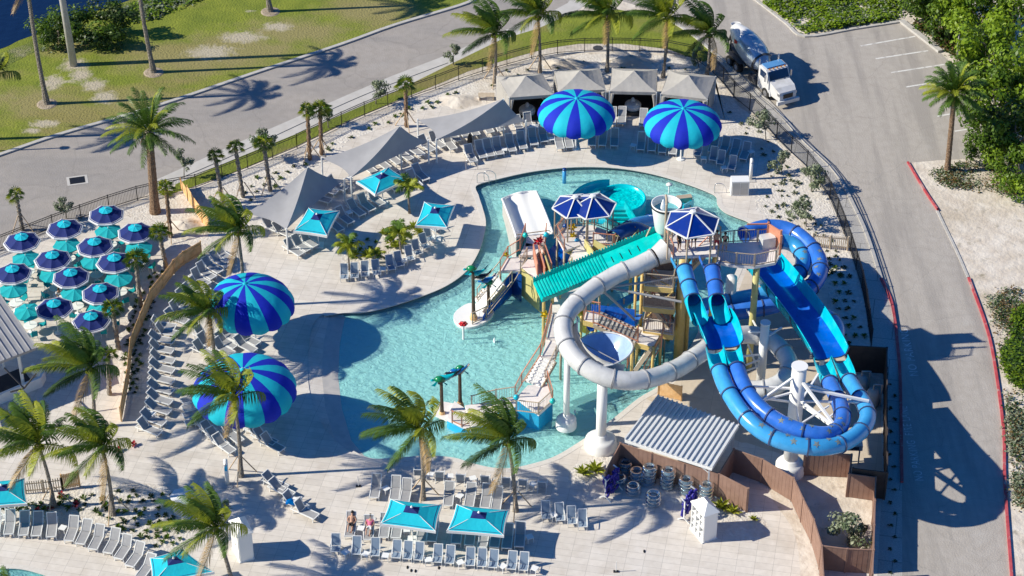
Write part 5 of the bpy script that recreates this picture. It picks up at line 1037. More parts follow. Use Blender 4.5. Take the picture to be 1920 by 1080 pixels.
NVC = gloss('navy_panel', (.0, .025, .24), .3)
# big tower
tt = thing('slide_tower', 'tall multi level slide tower with navy hexagonal roof and yellow posts', 'play tower', (G(1300, 640).x, G(1300, 640).y, 0))
ZD = 9.4
vs = hexcanopy(tt, 1298, 418, 12.0, 2.0, .95, .28)
hp = platform(tt, [(1262,482),(1345,477),(1350,448),(1335,438),(1262,438),(1248,455)], ZD)
for k in range(6):
    a = vs[1+k]; c_ = G(1298, 418, 12.0); q = a.lerp(c_, .12); MB(tt.location).tube([(q.x, q.y, ZD-.2), (q.x, q.y, 12.1)], .07, 8).build('canopy_post', TANP, tt)
dp = platform(tt, [(1345,491),(1372,497),(1414,500),(1454,492),(1462,478),(1460,458),(1441,452),(1398,454),(1350,456)], ZD)
D = lambda x, y: G(x, y, ZD)
rail(tt, [D(1345,491), D(1380,497), D(1414,500), D(1454,492), D(1461,476)]); rail(tt, [D(1350,458), D(1375,455), D(1398,454), D(1420,453)]); rail(tt, [D(1420,453), D(1441,452)], m=CORAL); rail(tt, [D(1248,455), D(1262,438), D(1300,436), D(1335,438), D(1350,448)]); rail(tt, [D(1248,455), D(1262,482)], m=CORAL)
for a, d in (((1438,453), (1462,468)),):
    p, q = D(*a), D(*d); b = MB(tt.location); b.add([p, q, q+V((0, 0, 1.5)), p+V((0, 0, 1.5))], [(0, 1, 2, 3)]); b.add([v+V((.06, -.06, 0)) for v in (p, q, q+V((0, 0, 1.5)), p+V((0, 0, 1.5)))], [(0, 1, 2, 3)]); b.build('slide_side_panel', CORAL, tt)
b = MB(tt.location)
for a, d, z in (((1438,453), (1462,468), 1.55), ((1398,454), (1438,453), 1.55)): b.beam(D(*a)+V((0, 0, z)), D(*d)+V((0, 0, z)), .09)
b.build('header_beam', CORAL, tt)
for x, y in ((1462,478), (1438,453), (1462,468)): q = D(x, y); MB(tt.location).beam(q, q+V((0, 0, 1.7)), .14).build('corner_post', CORAL, tt)
b = MB(tt.location); c_ = D(1438, 462); b.box(c_+V((0, 0, .45)), (1.0, .7, .9), .3); b.build('entry_tub', SW, tt)
for x, y, z, r, m in ((1419,499,9.2,.24,YG), (1282,484,9.2,.36,YEL), (1296,478,9.2,.16,YEL), (1252,462,9.2,.14,YEL), (1205,505,7.2,.13,YEL), (1193,512,7.2,.10,YEL), (1340,478,9.2,.16,YEL), (1350,452,9.2,.16,YEL), (1262,442,9.2,.16,YEL), (1102,590,3.2,.12,YEL), (1090,592,3.2,.10,YEL)): post(tt, x, y, z, r, m, 'tower_post')
# lower levels of the tower
def lvl(px, z, m, rails=True):
    P = platform(tt, px, z, .18); b = MB(tt.location)
    for a, d in zip(P, P[1:]+P[:1]): b.beam(a-V((0, 0, .25)), d-V((0, 0, .25)), .08, .42)
    b.build('edge_beam', m, tt)
    if rails: rail(tt, P+[P[0]], 1.05, TANP, .14, MESH)
lvl([(1208,535),(1262,540),(1268,508),(1215,505)], 7.2, YEL); lvl([(1206,574),(1264,580),(1270,552),(1212,548)], 5.3, YEL); lvl([(1206,620),(1262,628),(1268,600),(1212,596)], 3.4, YEL)
stair(tt, G(1330, 455, 9.3), G(1275, 512, 7.3), 1.0, 11); stair(tt, G(1222, 515, 7.2), G(1260, 560, 5.4), 1.0, 10); stair(tt, G(1222, 560, 5.3), G(1258, 606, 3.5), 1.0, 10)
stair(tt, G(1228, 640, 3.2), G(1190, 692, .2), 1.5, 12, M['white']); stair(tt, G(1118, 596, 4.2), G(1196, 632, 3.2), 1.6, 10, M['curb']); rail(tt, [G(1112,606,4.2), G(1196,642,3.2)], m=CORAL)
lvl([(1186,640),(1225,650),(1240,622),(1196,612)], 3.2, YEL, False); rail(tt, [G(1243,625,3.2), G(1240,650,3.0), G(1207,706,.3)], m=CORAL); rail(tt, [G(1196,632,3.2), G(1176,690,.3)], m=CORAL)
b = MB(tt.location); P = [G(1222,705,-.2), G(1245,660,-.2)]; b.add([P[0], P[1], P[1]+V((0, 0, 2.2)), P[0]+V((0, 0, .4))], [(0, 1, 2, 3)]); b.build('stair_side_panel', TEAL, tt)
b = MB(tt.location); b.add([G(1108,602,3.2), G(1190,612,3.2), G(1190,580,4.6), G(1108,570,4.6)], [(0, 1, 2, 3)]); b.build('splash_panel', S4, tt)
b = MB(tt.location); b.add([G(1108,602,3.25), G(1190,612,3.25), G(1205,590,3.3), G(1120,580,3.3)], [(0, 1, 2, 3)]); b.build('splash_floor', S2, tt)
for a, d in (((1145,538,7.6), (1275,520,7.6)), ((1145,540,7.4), (1278,566,7.0)), ((1130,545,7.6), (1190,600,4.4))): MB(tt.location).tube([G(*a), G(*d)], .09, 8).build('brace', WG, tt)
for a, d in (((1205,510,7.2),(1262,540,7.2)),((1205,548,5.3),(1264,580,5.3)),((1193,520,6.8),(1262,470,8.8)),((1206,600,3.4),(1262,545,7.0)),((1268,600,3.4),(1208,540,7.0))): MB(tt.location).beam(G(*a), G(*d), .09).build('cross_brace', YEL, tt)
rail(tt, [G(1330,462,9.0), G(1275,518,7.3)], m=CORAL); rail(tt, [G(1222,522,7.2), G(1258,566,5.4)], m=CORAL); rail(tt, [G(1222,568,5.3), G(1256,612,3.5)], m=CORAL)
for x, y, z in ((1225,650,3.2),(1186,640,3.2),(1240,622,3.2),(1196,612,3.2),(1118,596,4.0),(1150,612,3.6)): post(tt, x, y, z, .11, YEL, 'tower_post')
lvl([(1094,600),(1120,606),(1124,590),(1098,585)], 4.2, YEL, False); rail(tt, [G(1094,600,4.2), G(1098,585,4.2), G(1124,590,4.2)], m=CORAL)
for (a, d, z0, z1) in (((1208,535),(1206,508),7.2,8.6),((1215,505),(1262,508),7.3,9.0),((1212,548),(1264,552),5.4,6.8),((1206,574),(1264,580),5.3,6.1),((1212,596),(1262,600),3.5,4.8)):
    p, q = G(*a, z0), G(*d, z0); b = MB(tt.location); w = V((0, .04, 0)); f = [p, q, q+V((0, 0, z1-z0)), p+V((0, 0, z1-z0))]; b.add(f+[v+w for v in f], [(0, 1, 2, 3), (7, 6, 5, 4), (3, 2, 6, 7), (0, 4, 5, 1), (1, 5, 6, 2), (0, 3, 7, 4)]); b.build('mesh_panel', MESH, tt)
for l, m, nm in (([(1108,612,2.6),(1130,606,2.2),(1160,612,1.6),(1185,622,.8)], S2, 'chute'), ([(1075,575,3.0),(1090,585,2.4),(1100,600,1.6),(1098,618,.6)], YP0, 'chute'), ([(1245,600,3.0),(1238,622,2.2),(1228,640,1.2)], CORAL, 'chute')):
    P = smooth(Q(l), 5); b = MB(tt.location); b.tube(P, .40, 12, arc=(175, 365)); b.tube([p+V((0, 0, .02)) for p in P], .36, 12, arc=(175, 365)); b.build(nm, m, tt, True)
for x, y, z in ((1075,575,3.0),(1150,600,3.0),(1170,560,3.6),(1140,570,3.6),(1232,560,5.2),(1248,600,3.4)): post(tt, x, y, z, .07, TANP, 'tower_post')
# catch basin under white funnel, pool side blue bits under the tower
for l, m, nm in (([(1150,578,3.6),(1180,560,3.5),(1215,545,3.4)], S1, 'chute'), ([(1235,575,3.2),(1215,600,2.6),(1200,610,2.0)], YEL, 'chute')):
    P = smooth(Q(l), 5); b = MB(tt.location); b.tube(P, .42, 12, arc=(180, 360)); b.build(nm, m, tt, True)
# bucket and splash trough
o = G(1250, 381, 9.9); tb = thing('tipping_bucket', 'big white tipping bucket full of water beside the hexagonal roof', 'water bucket', (o.x, o.y, o.z-2.6)); c = V((o.x, o.y, o.z)); b = MB(tb.location)
b.lathe([(.0, -2.55), (.62, -2.5), (.78, -2.3), (1.12, -.1), (1.12, 0), (1.04, 0), (1.02, -.1), (.95, -.75)], c, 28); b.build('shell', M['white'], tb, True)
b = MB(tb.location); b.lathe([(0, -.6), (.96, -.6)], c, 28); b.build('bucket_water', gloss('bucket_water', (.12, .42, .48)), tb); b = MB(tb.location); b.lathe([(1.13, -.22), (1.17, -.2), (1.17, -.1), (1.13, -.08)], c, 28); b.build('band', M['black'], tb)
b = MB(tb.location); b.tube([c+V((-.1, -1.2, -2.6)), c+V((-.1, -1.2, .7)), c+V((-.1, -.9, 1.0)), c+V((-.1, -.3, .9))], .09, 8); b.build('fill_pipe', TANP, tb)
b = MB(tb.location); b.lathe([(0, 0), (.22, .05), (.16, .5), (.05, .9), (0, .95)], c+V((-.25, 0, -.6)), 9); b.build('pouring_water', M['spout'], tb)
b = MB(tb.location); b.beam(c+V((-1.1, -.2, -2.0)), c+V((-1.7, -.6, -3.4)), .1); b.beam(c+V((1.1, -.2, -2.0)), c+V((1.6, -.6, -3.4)), .1); b.build('cradle', TANP, tb)
o = G(1120, 500, 5.5); ts = thing('splash_roof', 'long ribbed turquoise splash roof sloping down from the white bucket', 'play roof', (o.x, o.y, 0)); b = MB(ts.location)
lo, hi = G(1008, 548, 4.6), G(1243, 450, 7.5); d = (hi-lo).normalized(); u = V((d.y, -d.x, 0)).normalized(); L = (hi-lo).length; wd = 1.25
n = 60; vs = []
for i in range(n+1):
    p = lo+d*(L*i/n)
    for s_, z in ((-1, .34), (-.96, .0), (.96, .0), (1, .34)): vs.append(p+u*s_*wd+V((0, 0, z)))
b.add(vs, [(i*4+j, i*4+j+1, i*4+5+j, i*4+4+j) for i in range(n) for j in range(3)]); b.add([v-V((0, 0, .08)) for v in vs], [(i*4+j, i*4+4+j, i*4+5+j, i*4+j+1) for i in range(n) for j in range(3)]); b.build('roof_panel', TEAL, ts)
b = MB(ts.location)
for i in range(23):
    p = lo+d*(.15+i*.235); b.beam(p-u*wd*.93+V((0, 0, .05)), p+u*wd*.93+V((0, 0, .05)), .10, .08)
b.build('roof_ribs', TEAL, ts); b = MB(ts.location)
for i in range(44):
    for s_ in (-1, 1):
        p = lo+d*(L*(i+.5)/44)+u*s_*wd*1.02+V((0, 0, .34)); b.box(p, (L/44*.55, .06, .22), atan2(d.y, d.x))
b.build('roof_teeth', TEAL, ts); b = MB(ts.location)
for i in range(4): p = lo+d*(L*(.60+i*.07)); b.beam(p-u*.5+V((0, 0, .03)), p+u*.2+V((0, 0, .03)), .05, .03)
b.build('drain_slots', M['black'], ts)
for f in (.05, .12, .45, .75): 
    p = lo+d*L*f; MB(ts.location).tube([p-V((0, 0, .1)), V((p.x, p.y, -.5))], .12, 8).build('post', YEL, ts)
b = MB(ts.location); b.beam(hi+u*wd*1.1+V((0, 0, -.5)), lo+d*L*.6+u*wd*1.1+V((0, 0, -.5)), .12, .2); b.build('side_beam', YEL, ts)
# --- low play structure
tp = thing('play_structure', 'low white decked play structure with coral rails and twin navy canopies standing in the pool', 'play structure', (G(1060, 520).x, G(1060, 520).y, 0))
def plat(px, z, **k): return platform(tp, px, z, **k)
plat([(1058,470),(1100,455),(1150,462),(1160,440),(1110,422),(1060,425),(1045,445)], 4.0)
plat([(975,478),(1006,478),(1014,462),(985,455)], 2.6); plat([(985,462),(1022,458),(1022,440),(988,440)], 2.6); plat([(938,508),(975,508),(985,480),(950,484)], 2.2)
plat([(978,500),(1012,530),(1030,520),(1015,488),(990,486)], 2.5, em=YG)
plat([(1075,505),(1125,515),(1135,490),(1085,478)], 3.6); plat([(1030,585),(1068,590),(1078,560),(1040,555)], 3.4); plat([(1025,634),(1052,638),(1066,590),(1036,585)], 3.4); plat([(1016,670),(1040,672),(1052,638),(1025,634)], 3.2)
S_ = lambda a, d, w, n, **k: stair(tp, G(*a), G(*d), w, n, **k)
S_((1100,456,4.0), (1085,492,3.6), 1.5, 5); S_((1085,505,3.6), (1060,560,3.4), 1.7, 7)
S_((1028,670,3.2), (1000,720,2.0), 1.3, 8, m=M['white']); S_((938,522,2.1), (898,572,.1), 1.6, 9, m=M['white'])
S_((1010,462,2.6), (992,482,2.3), 1.3, 3)
sp = plat([(968,745),(1010,776),(1036,752),(1026,720),(990,722)], 2.0)
plat([(872,760),(884,800),(968,784),(968,746)], 1.0); plat([(838,784),(884,808),(876,768),(852,752)], .55); plat([(812,775),(846,790),(862,758),(826,752)], .25)
rail(tp, [G(*p) for p in ((1052,592,3.4),(1040,640,3.4),(1026,668,3.2),(992,716,2.0))][::1], m=CORAL) if False else None
rail(tp, [G(1034,588,3.4), G(1023,634,3.4), G(1013,668,3.2), G(978,722,2.0), G(966,745,2.0)], m=CORAL); rail(tp, [G(1068,592,3.4), G(1054,640,3.4), G(1042,674,3.2), G(1022,716,2.0)], m=TANP)
rail(tp, [G(966,747,1.6), G(930,752,1.2), G(884,764,.7)], m=TANP); rail(tp, [G(888,792,.8), G(930,784,1.1), G(968,772,1.6), G(1010,777,2.0), G(1036,753,2.0)], m=TANP); rail(tp, [G(1026,718,2.0), G(1036,753,2.0)], m=CORAL); rail(tp, [G(848,792,.4), G(866,800,.5), G(888,793,.7)], m=CORAL)
rail(tp, [G(938,508,2.2), G(952,484,2.2), G(975,470,2.5), G(985,441,2.6)], m=CORAL); rail(tp, [G(1040,446,4.0), G(1060,424,4.0), G(1110,421,4.0), G(1160,440,4.0)], m=TANP, pm=TANP); rail(tp, [G(1160,440,4.0), G(1152,462,4.0)], m=CORAL)
rail(tp, [G(1135,490,3.6), G(1126,515,3.6)], m=CORAL); rail(tp, [G(1072,505,3.6), G(1050,560,3.4)], m=YG)
for l in ([(938,510,2.1),(895,562,.2)], [(960,530,2.1),(915,585,.2)]): rail(tp, [G(*p) for p in l], m=TANP, pick=.5)
for a, d, h0, h1, m in (((960,545,.0), (905,600,.0), 2.0, .3, S4), ((978,560,0), (960,545,0), 2.2, 2.0, SDK), ((1010,800,0), (1036,780,0), 2.0, 2.0, LB), ((968,790,0), (1010,800,0), 1.8, 2.0, LB), ((884,812,0), (968,798,0), .9, 1.7, LB), ((866,813,0), (884,819,0), .45, .5, LB), ((838,796,0), (866,813,0), .3, .45, LB)):
    p, q = G(*a), G(*d); b = MB(tp.location); w = V((0, .05, 0)); f = [p+V((0, 0, -.5)), q+V((0, 0, -.5)), q+V((0, 0, h1)), p+V((0, 0, h0))]
    b.add(f+[v+w for v in f], [(0, 1, 2, 3), (7, 6, 5, 4), (3, 2, 6, 7), (0, 4, 5, 1), (1, 5, 6, 2), (0, 3, 7, 4)]); b.build('side_panel', m, tp)
b = MB(tp.location)
P = [G(978,503,2.5), G(1012,533,2.5)]; b.add([P[0], P[1], P[1]-V((0, 0, 2.6)), P[0]-V((0, 0, 2.6))], [(0, 3, 2, 1)]); b.build('yellow_panel', YG, tp)
for a, d, m in (((1000,478,2.6), (1008,516,2.6), CORAL), ((1010,480,2.6), (1022,524,2.6), CORAL), ((1022,500,2.6), (1032,530,2.6), YG), ((1096,470,3.6), (1112,492,3.6), YG), ((1112,470,3.8), (1140,486,3.6), YG)):
    p, q = G(*a), G(*d); b = MB(tp.location); b.beam(p+V((0, 0, .5)), q+V((0, 0, .5)), .08, 1.1); b.build('guard_panel', m, tp)
# navy bowl slide between the decks
b = MB(tp.location); nb = smooth(Q([(1062,452,3.8),(1052,470,3.0),(1040,488,2.2),(1040,510,1.2)]), 6); b.tube(nb, 1.05, 16, arc=(170, 370)); b.build('navy_chute', S4, tp, True)
b = MB(tp.location); b.tube([p+V((.85, -.2, .35)) for p in nb], .16, 6); b.build('chute_edge', LB, tp, True)
for x, y in ((1082,405), (1110,398)): pass
for l, r_ in (([(1040,446,4.0),(1040,446,5.0),(1052,436,5.6),(1060,425,5.0),(1060,425,4.0)], .035), ([(1160,440,4.0),(1160,440,5.0),(1156,452,5.6),(1152,462,5.0),(1152,462,4.0)], .035), ([(938,510,2.2),(938,510,3.2),(925,528,2.6),(895,566,1.1)], .035), ([(975,508,2.2),(975,508,3.2),(958,536,2.4),(915,590,1.0)], .035), ([(1006,478,2.6),(1012,470,3.9),(1022,458,3.9),(1022,458,2.6)], .035)):
    MB(tp.location).tube(smooth(Q(l), 4), r_, 6).build('pipe_hoop', TANP, tp)
for a, d in (((1058,470,3.6), (1085,478,3.4)), ((1012,532,2.0), (1040,556,3.2)), ((1100,455,3.9), (1125,470,3.6))): MB(tp.location).beam(G(*a), G(*d), .10, .3).build('edge_beam', YEL, tp)
for x, y, z, m in ((1060,424,5.2,SDK), (1024,440,3.8,S3), (985,441,3.8,TEAL), (1036,752,3.1,TEAL), (968,745,3.1,S3)): blob(tp, G(x, y, z), .22, m, 'post_finial')
v1 = hexcanopy(tp, 1078, 387, 6.3, 1.75, .85, .15); v2 = hexcanopy(tp, 1111, 387, 6.4, 1.85, .95, .22)
for vv, c_ in ((v1, G(1078,387,6.3)), (v2, G(1111,387,6.4))):
    for k in range(1, 7): q = vv[k].lerp(c_, .12); MB(tp.location).tube([(q.x, q.y, 3.9), (q.x, q.y, 6.35)], .06, 7).build('canopy_post', TANP, tp)
for x, y, z in ((975,478,2.5), (1012,462,2.5), (1058,470,3.9), (1150,462,3.9), (1045,445,3.9), (1085,505,3.5), (1125,515,3.5), (1040,585,3.3), (1066,590,3.3), (1025,634,3.3), (938,508,2.1), (1160,440,3.9), (1052,638,3.3)): post(tp, x, y, z, .09, TANP, 'deck_post')
# small coloured figures on the rails
YP = gloss('bright_yellow', (.75, .50, .0)); RDP = gloss('bright_red', (.60, .02, .03)); GRP = gloss('sea_green', (.0, .22, .08))
rail(tp, [G(1058,470,4.0), G(1045,445,4.0), G(1060,425,4.0)], m=CORAL, pm=M['whitep']); rail(tp, [G(1112,458,4.0), G(1150,462,4.0)], m=CORAL, pm=M['whitep']); rail(tp, [G(1022,458,2.6), G(1024,440,2.6)], m=CORAL, pm=M['whitep']); rail(tp, [G(1014,462,2.6), G(1022,480,2.5), G(1034,515,2.5)], m=CORAL); rail(tp, [G(938,508,2.2), G(975,508,2.2)], m=TANP) if False else None; rail(tp, [G(976,508,2.2), G(988,486,2.3)], m=TANP)
for x, y, z, r, m in ((948,476,3.0,.30,YP), (1073,425,4.6,.42,YP), (1074,440,4.2,.35,YP), (1008,452,3.8,.45,RDP), (1012,448,3.9,.35,RDP), (1137,397,5.2,.35,YP), (1021,588,3.0,.42,YP), (1028,600,2.6,.35,YP)):
    b = MB(tp.location); c = G(x, y, z)
    for k in range(5): a = k*1.257; b.add([c, c+V((cos(a)*r*.45-sin(a)*r*.3, -.1, sin(a)*r*.45+cos(a)*r*.3)), c+V((cos(a)*r, -.05, sin(a)*r)), c+V((cos(a)*r*.45+sin(a)*r*.3, -.1, sin(a)*r*.45-cos(a)*r*.3))], [(0, 1, 2, 3)])
    b.lathe([(0, -.12), (r*.4, 0), (0, .14)], c, 8); b.build('starfish_ornament', m, tp)
# wide white slide
o = G(1000, 410, 1); tws = thing('wide_slide', 'wide white two lane slide dropping into the far side of the pool', 'water slide', (o.x, o.y, 0))
def ribbonslide(t, rows, m, name):
    vs = []; k = len(rows[0])
    for r in rows: vs += [G(*p) for p in r]
    b = MB(t.location); b.add(vs, [(i*k+j, i*k+j+1, (i+1)*k+j+1, (i+1)*k+j) for i in range(len(rows)-1) for j in range(k-1)]); b.add([v-V((0, 0, .12)) for v in vs], [(i*k+j, (i+1)*k+j, (i+1)*k+j+1, i*k+j+1) for i in range(len(rows)-1) for j in range(k-1)]); b.build(name, m, t, True)
rows = []
for f in range(9):
    q = f/8; zL = 2.55*(1-q)**1.25; xl, yl = lerp(968, 942, q), lerp(445, 374, q**.9); xr, yr = lerp(1036, 1006, q), lerp(436, 360, q**.9)
    r = []
    for j in range(13):
        s_ = j/12; lane = .12*abs(cos(2*pi*s_))+.12*max(0, 1-abs(s_-.5)*9); wall = 1.15*max(0, (abs(s_-.5)*2-.82)/.18)**.6+.12*max(0, (q-.86)/.14)*(1-abs(s_-.5)*1.2); r.append((lerp(xl, xr, s_), lerp(yl, yr, s_)-5*sin(pi*s_)*(q**3), zL+wall+lane*.8-.05))
    rows.append(r)
ribbonslide(tws, rows, M['white'], 'slide_bed')
b = MB(tws.location)
for s_ in (0, 12): b.tube([G(*r[s_]) for r in rows], .09, 7)
b.tube([G(*p) for p in rows[-1]], .12, 7); b.build('slide_rim', M['white'], tws, True)
b = MB(tws.location); L_ = [G(*r[0]) for r in rows]; 
b.add(L_+[V((p.x, p.y, -.5)) for p in L_], [(i, i+1, len(L_)+i+1, len(L_)+i) for i in range(len(L_)-1)]); b.build('slide_side', M['curb'], tws)
b = MB(tws.location); b.beam(G(968,440,3.6), G(1028,432,3.6), .06); b.beam(G(968,440,3.6), G(968,440,2.4), .06); b.beam(G(1028,432,3.6), G(1028,432,2.4), .06); b.build('grab_bar', TANP, tws)
# turquoise whirl bowl
o = G(1166, 373, .8); tr = thing('whirl_bowl', 'round turquoise bowl pool with bright water at the far side of the pool', 'water slide', (o.x, o.y, 0)); c = V((o.x, o.y, 0)); AQW = gloss('aqua_fibreglass', (.0, .58, .66)); b = MB(c)
b.lathe([(1.95, -.5), (1.98, .85), (1.9, 1.0), (1.78, .96), (1.66, .55), (1.6, .2)], c, 48); b.build('bowl_wall', AQW, tr, True)
WTQ = water('bowl_water', (.3, .95, .95), (.0, .72, .74), .8, .8, 3.0); b = MB(c); b.lathe([(0, .72), (1.72, .72)], c, 40); b.build('bowl_water', WTQ, tr); b = MB(c); b.lathe([(0, .15), (1.7, .2)], c, 40); b.build('bowl_floor', AQW, tr)
b = MB(c); P = smooth(Q([(1128,408,3.2),(1102,402,2.8),(1085,388,2.4),(1084,370,2.0),(1098,355,1.6),(1122,346,1.3),(1148,344,1.1)]), 6); b.tube(P, .55, 12, arc=(172, 368)); b.build('feed_chute', gloss('aqua_chute', (.0, .40, .52)), tr, True)
for q in (P[8], P[20]): MB(c).tube([(q.x, q.y, -.5), (q.x, q.y, q.z-.5)], .08, 8).build('support_leg', TANP, tr)
P = [G(1145,400,1.0), G(1180,400,1.0), G(1182,420,1.0), G(1147,420,1.0)]
for k in range(4): b = MB(c); q = G(1164, 392+k*8, 1.3-k*.25); b.box(q, (1.5, .45, .18)); b.build('step', gloss('aqua_step', (.0, .48, .52)) if k == 0 else bpy.data.materials['aqua_step'], tr)
b = MB(c); b.beam(G(1172,385,1.6), G(1190,415,1.4), .12, .9); b.build('side_fin', bpy.data.materials['aqua_step'], tr)
# smaller tubes and panels beside the bucket
o = G(1215, 425, 2.5); t_ = thing('kiddie_slide', 'short light blue tube slide with dark hoop below the white bucket', 'water slide', (o.x, o.y, 0)); b = MB(t_.location); P = smooth(Q([(1168,440,3.6),(1185,425,3.0),(1210,418,2.2),(1232,418,1.4)]), 6); b.tube(P, .6, 14, caps=False); b.build('tube_section', S1, t_, True); ring_(t_, P[14], P[15], .6, SDK, .07); ring_(t_, P[4], P[5], .6, SDK, .07)
b = MB(t_.location); P = smooth(Q([(1150,450,4.6),(1168,438,4.5),(1190,434,4.2),(1208,440,3.6)]), 6); b.tube(P, .75, 12, arc=(-5, 185)); b.build('hood', SDK, t_, True)
rail(t_, [G(1148,462,3.8), G(1180,470,3.8), G(1196,452,3.8)], m=YG); rail(t_, [G(1158,447,3.9), G(1190,447,3.9)], m=CORAL)
b = MB(t_.location); b.prism([(p.x, p.y) for p in Q([(1148,462,3.8),(1180,470,3.8),(1196,452,3.8),(1165,444,3.8)])], 3.6, 3.8); b.build('landing', SDK, t_)
o = G(1285, 385, .8); t_ = thing('kiddie_slide', 'small turquoise slide block in the pool right of the bucket', 'water slide', (o.x, o.y, 0)); b = MB(t_.location); b.beam(G(1272,392,1.8), G(1290,380,.1), 1.0, .25); b.build('slide_bed', S3, t_); b = MB(t_.location); b.beam(G(1280,394,1.9), G(1299,382,.3), .12, .8); b.build('side_fin', S3, t_); b = MB(t_.location); b.box(G(1283,373,.9), (1.2, .5, .5), .2); b.build('top_box', TANP, t_)
for k in range(4): q = o+V(((k % 2)*.8-.4, (k//2)*.6-.3, 0)); MB(t_.location).beam((q.x, q.y, -.6), (q.x, q.y, 1.0), .07).build('leg', TANP, t_)
# ---------------- smaller things
DRK = mat('interior_shade', (.02, .02, .025), rough=.8); GLS = mat('dark_glass', (.01, .03, .08), rough=.08, spec=.8); TYRE = mat('tyre_rubber', (.02, .02, .02), rough=.8); CHR = mat('bright_metal', (.6, .6, .62), rough=.25, metal=.9); ROOFM = mat('white_metal_roof', (.60, .62, .64), rough=.35, spec=.6); GRM = mat('grey_metal_roof', (.30, .30, .31), (.34, .34, .35), sc=2, rough=.45)
# pavilion at the left edge
o = G(45, 735); t = thing('pavilion', 'open pavilion with grey ribbed metal roof cut off by the left edge', 'pavilion', (o.x, o.y, 0)); oo = t.location
A, B_, C_, D_ = G(68,652,3.7), G(-150,735,3.7), G(-250,590,5.2), G(-22,520,5.2)
b = MB(oo); b.add([A, D_, C_, B_], [(0, 1, 2, 3)]); b.add([v-V((0, 0, .16)) for v in (A, D_, C_, B_)], [(3, 2, 1, 0)]); b.add([A, B_, B_-V((0, 0, .2)), A-V((0, 0, .2))], [(0, 1, 2, 3)]); b.add([A, A-V((0, 0, .2)), D_-V((0, 0, .2)), D_], [(0, 1, 2, 3)]); b.build('roof', GRM, t)
b = MB(oo)
for i in range(19): f = i/18; b.beam(A.lerp(B_, f)+V((0, 0, .03)), D_.lerp(C_, f)+V((0, 0, .03)), .05, .09)
b.build('roof_seams', GRM, t)
for p in (G(45, 728), G(-60, 770), G(8, 690), G(-90, 700)): MB(oo).beam((p.x, p.y, 0), (p.x, p.y, 3.75), .2).build('column', M['white'], t)
b = MB(oo); b.ribbon(gp([(-60,782),(0,757),(78,724),(84,712),(62,700)]), .22, 0, .85); b.build('low_wall', M['white'], t)
b = MB(oo); b.prism([(p.x, p.y) for p in gp([(-80,770),(60,715),(40,690),(-80,740)])], 0, .05); b.build('floor', DRK, t)  # floor coloured near-black, shade under the roof painted in
b = MB(oo)
for a, d in (((45,728,2.6), (68,700,3.6)), ((45,728,2.6), (20,735,3.6)), ((45,728,3.4), (8,690,3.4)), ((40,700,1.6), (72,690,1.6))): b.beam(G(*a), G(*d), .09)
b.build('truss', M['black'], t)
for i, (x, y, lb) in enumerate(((20,742,'dark bar stool inside the pavilion, front'), (0,750,'dark bar stool inside the pavilion, rear'))):
    b = MB(G(x, y)); c = G(x, y); b.box(c+V((0, 0, .75)), (.4, .4, .06)); [b.beam(c+V((dx, dy, 0)), c+V((dx, dy, .75)), .04) for dx in (-.16, .16) for dy in (-.16, .16)]; tag(b.build('bar_stool', M['black']), lb, 'stool')
# ribbed shed
sc_ = [G(1235,742,2.9), G(1385,797,2.9), G(1335,877,2.6), G(1172,824,2.6)]; o = sum(sc_, V())/4; t = thing('ribbed_shed', 'open shed with white ribbed metal roof behind the brown panel wall', 'shed', (o.x, o.y, 0)); oo = t.location; A, B_, C_, D_ = sc_
b = MB(oo); b.add([D_, C_, B_, A], [(0, 1, 2, 3)]); b.add([v-V((0, 0, .1)) for v in (A, B_, C_, D_)], [(0, 1, 2, 3)]); b.build('roof', ROOFM, t)
b = MB(oo); n = 17
for i in range(n+1): f = i/n; b.beam(A.lerp(B_, f)+V((0, 0, .05)), D_.lerp(C_, f)+V((0, 0, .05)), .10, .14)
b.build('roof_ribs', ROOFM, t); b = MB(oo); b.beam(D_-V((0, .04, .12)), C_-V((0, .04, .12)), .06, .2); b.beam(A-V((0, 0, .12)), D_-V((0, 0, .12)), .06, .2); b.beam(B_-V((0, 0, .12)), C_-V((0, 0, .12)), .06, .2); b.build('fascia', M['white'], t)
for p in sc_: q = p.lerp(o, .08); MB(oo).beam((q.x, q.y, 0), (q.x, q.y, 2.6), .14).build('post', M['whitep'], t)
b = MB(oo); q = D_.lerp(o, .08); b.beam((q.x, q.y, 1.9), (q.x+.8, q.y-.2, 2.55), .08); q = C_.lerp(o, .08); b.beam((q.x, q.y, 1.9), (q.x-.8, q.y+.2, 2.55), .08); b.build('brace', M['whitep'], t)
for i, (x, y, s, lb) in enumerate(((1250,842,(1.6,.9,1.3),'grey pump cabinet in the dark of the ribbed shed, left'), (1290,856,(1.2,.9,1.1),'grey pump cabinet in the dark of the ribbed shed, right'))):
    c = G(x, y); b = MB(c); b.box(c+V((0, 0, s[2]/2)), s, -.25); b.box(c+V((0, 0, s[2]+.1)), (s[0]*.5, s[1]*.5, .2), -.25); tag(b.build('pump_cabinet', M['curb']), lb, 'cabinet')
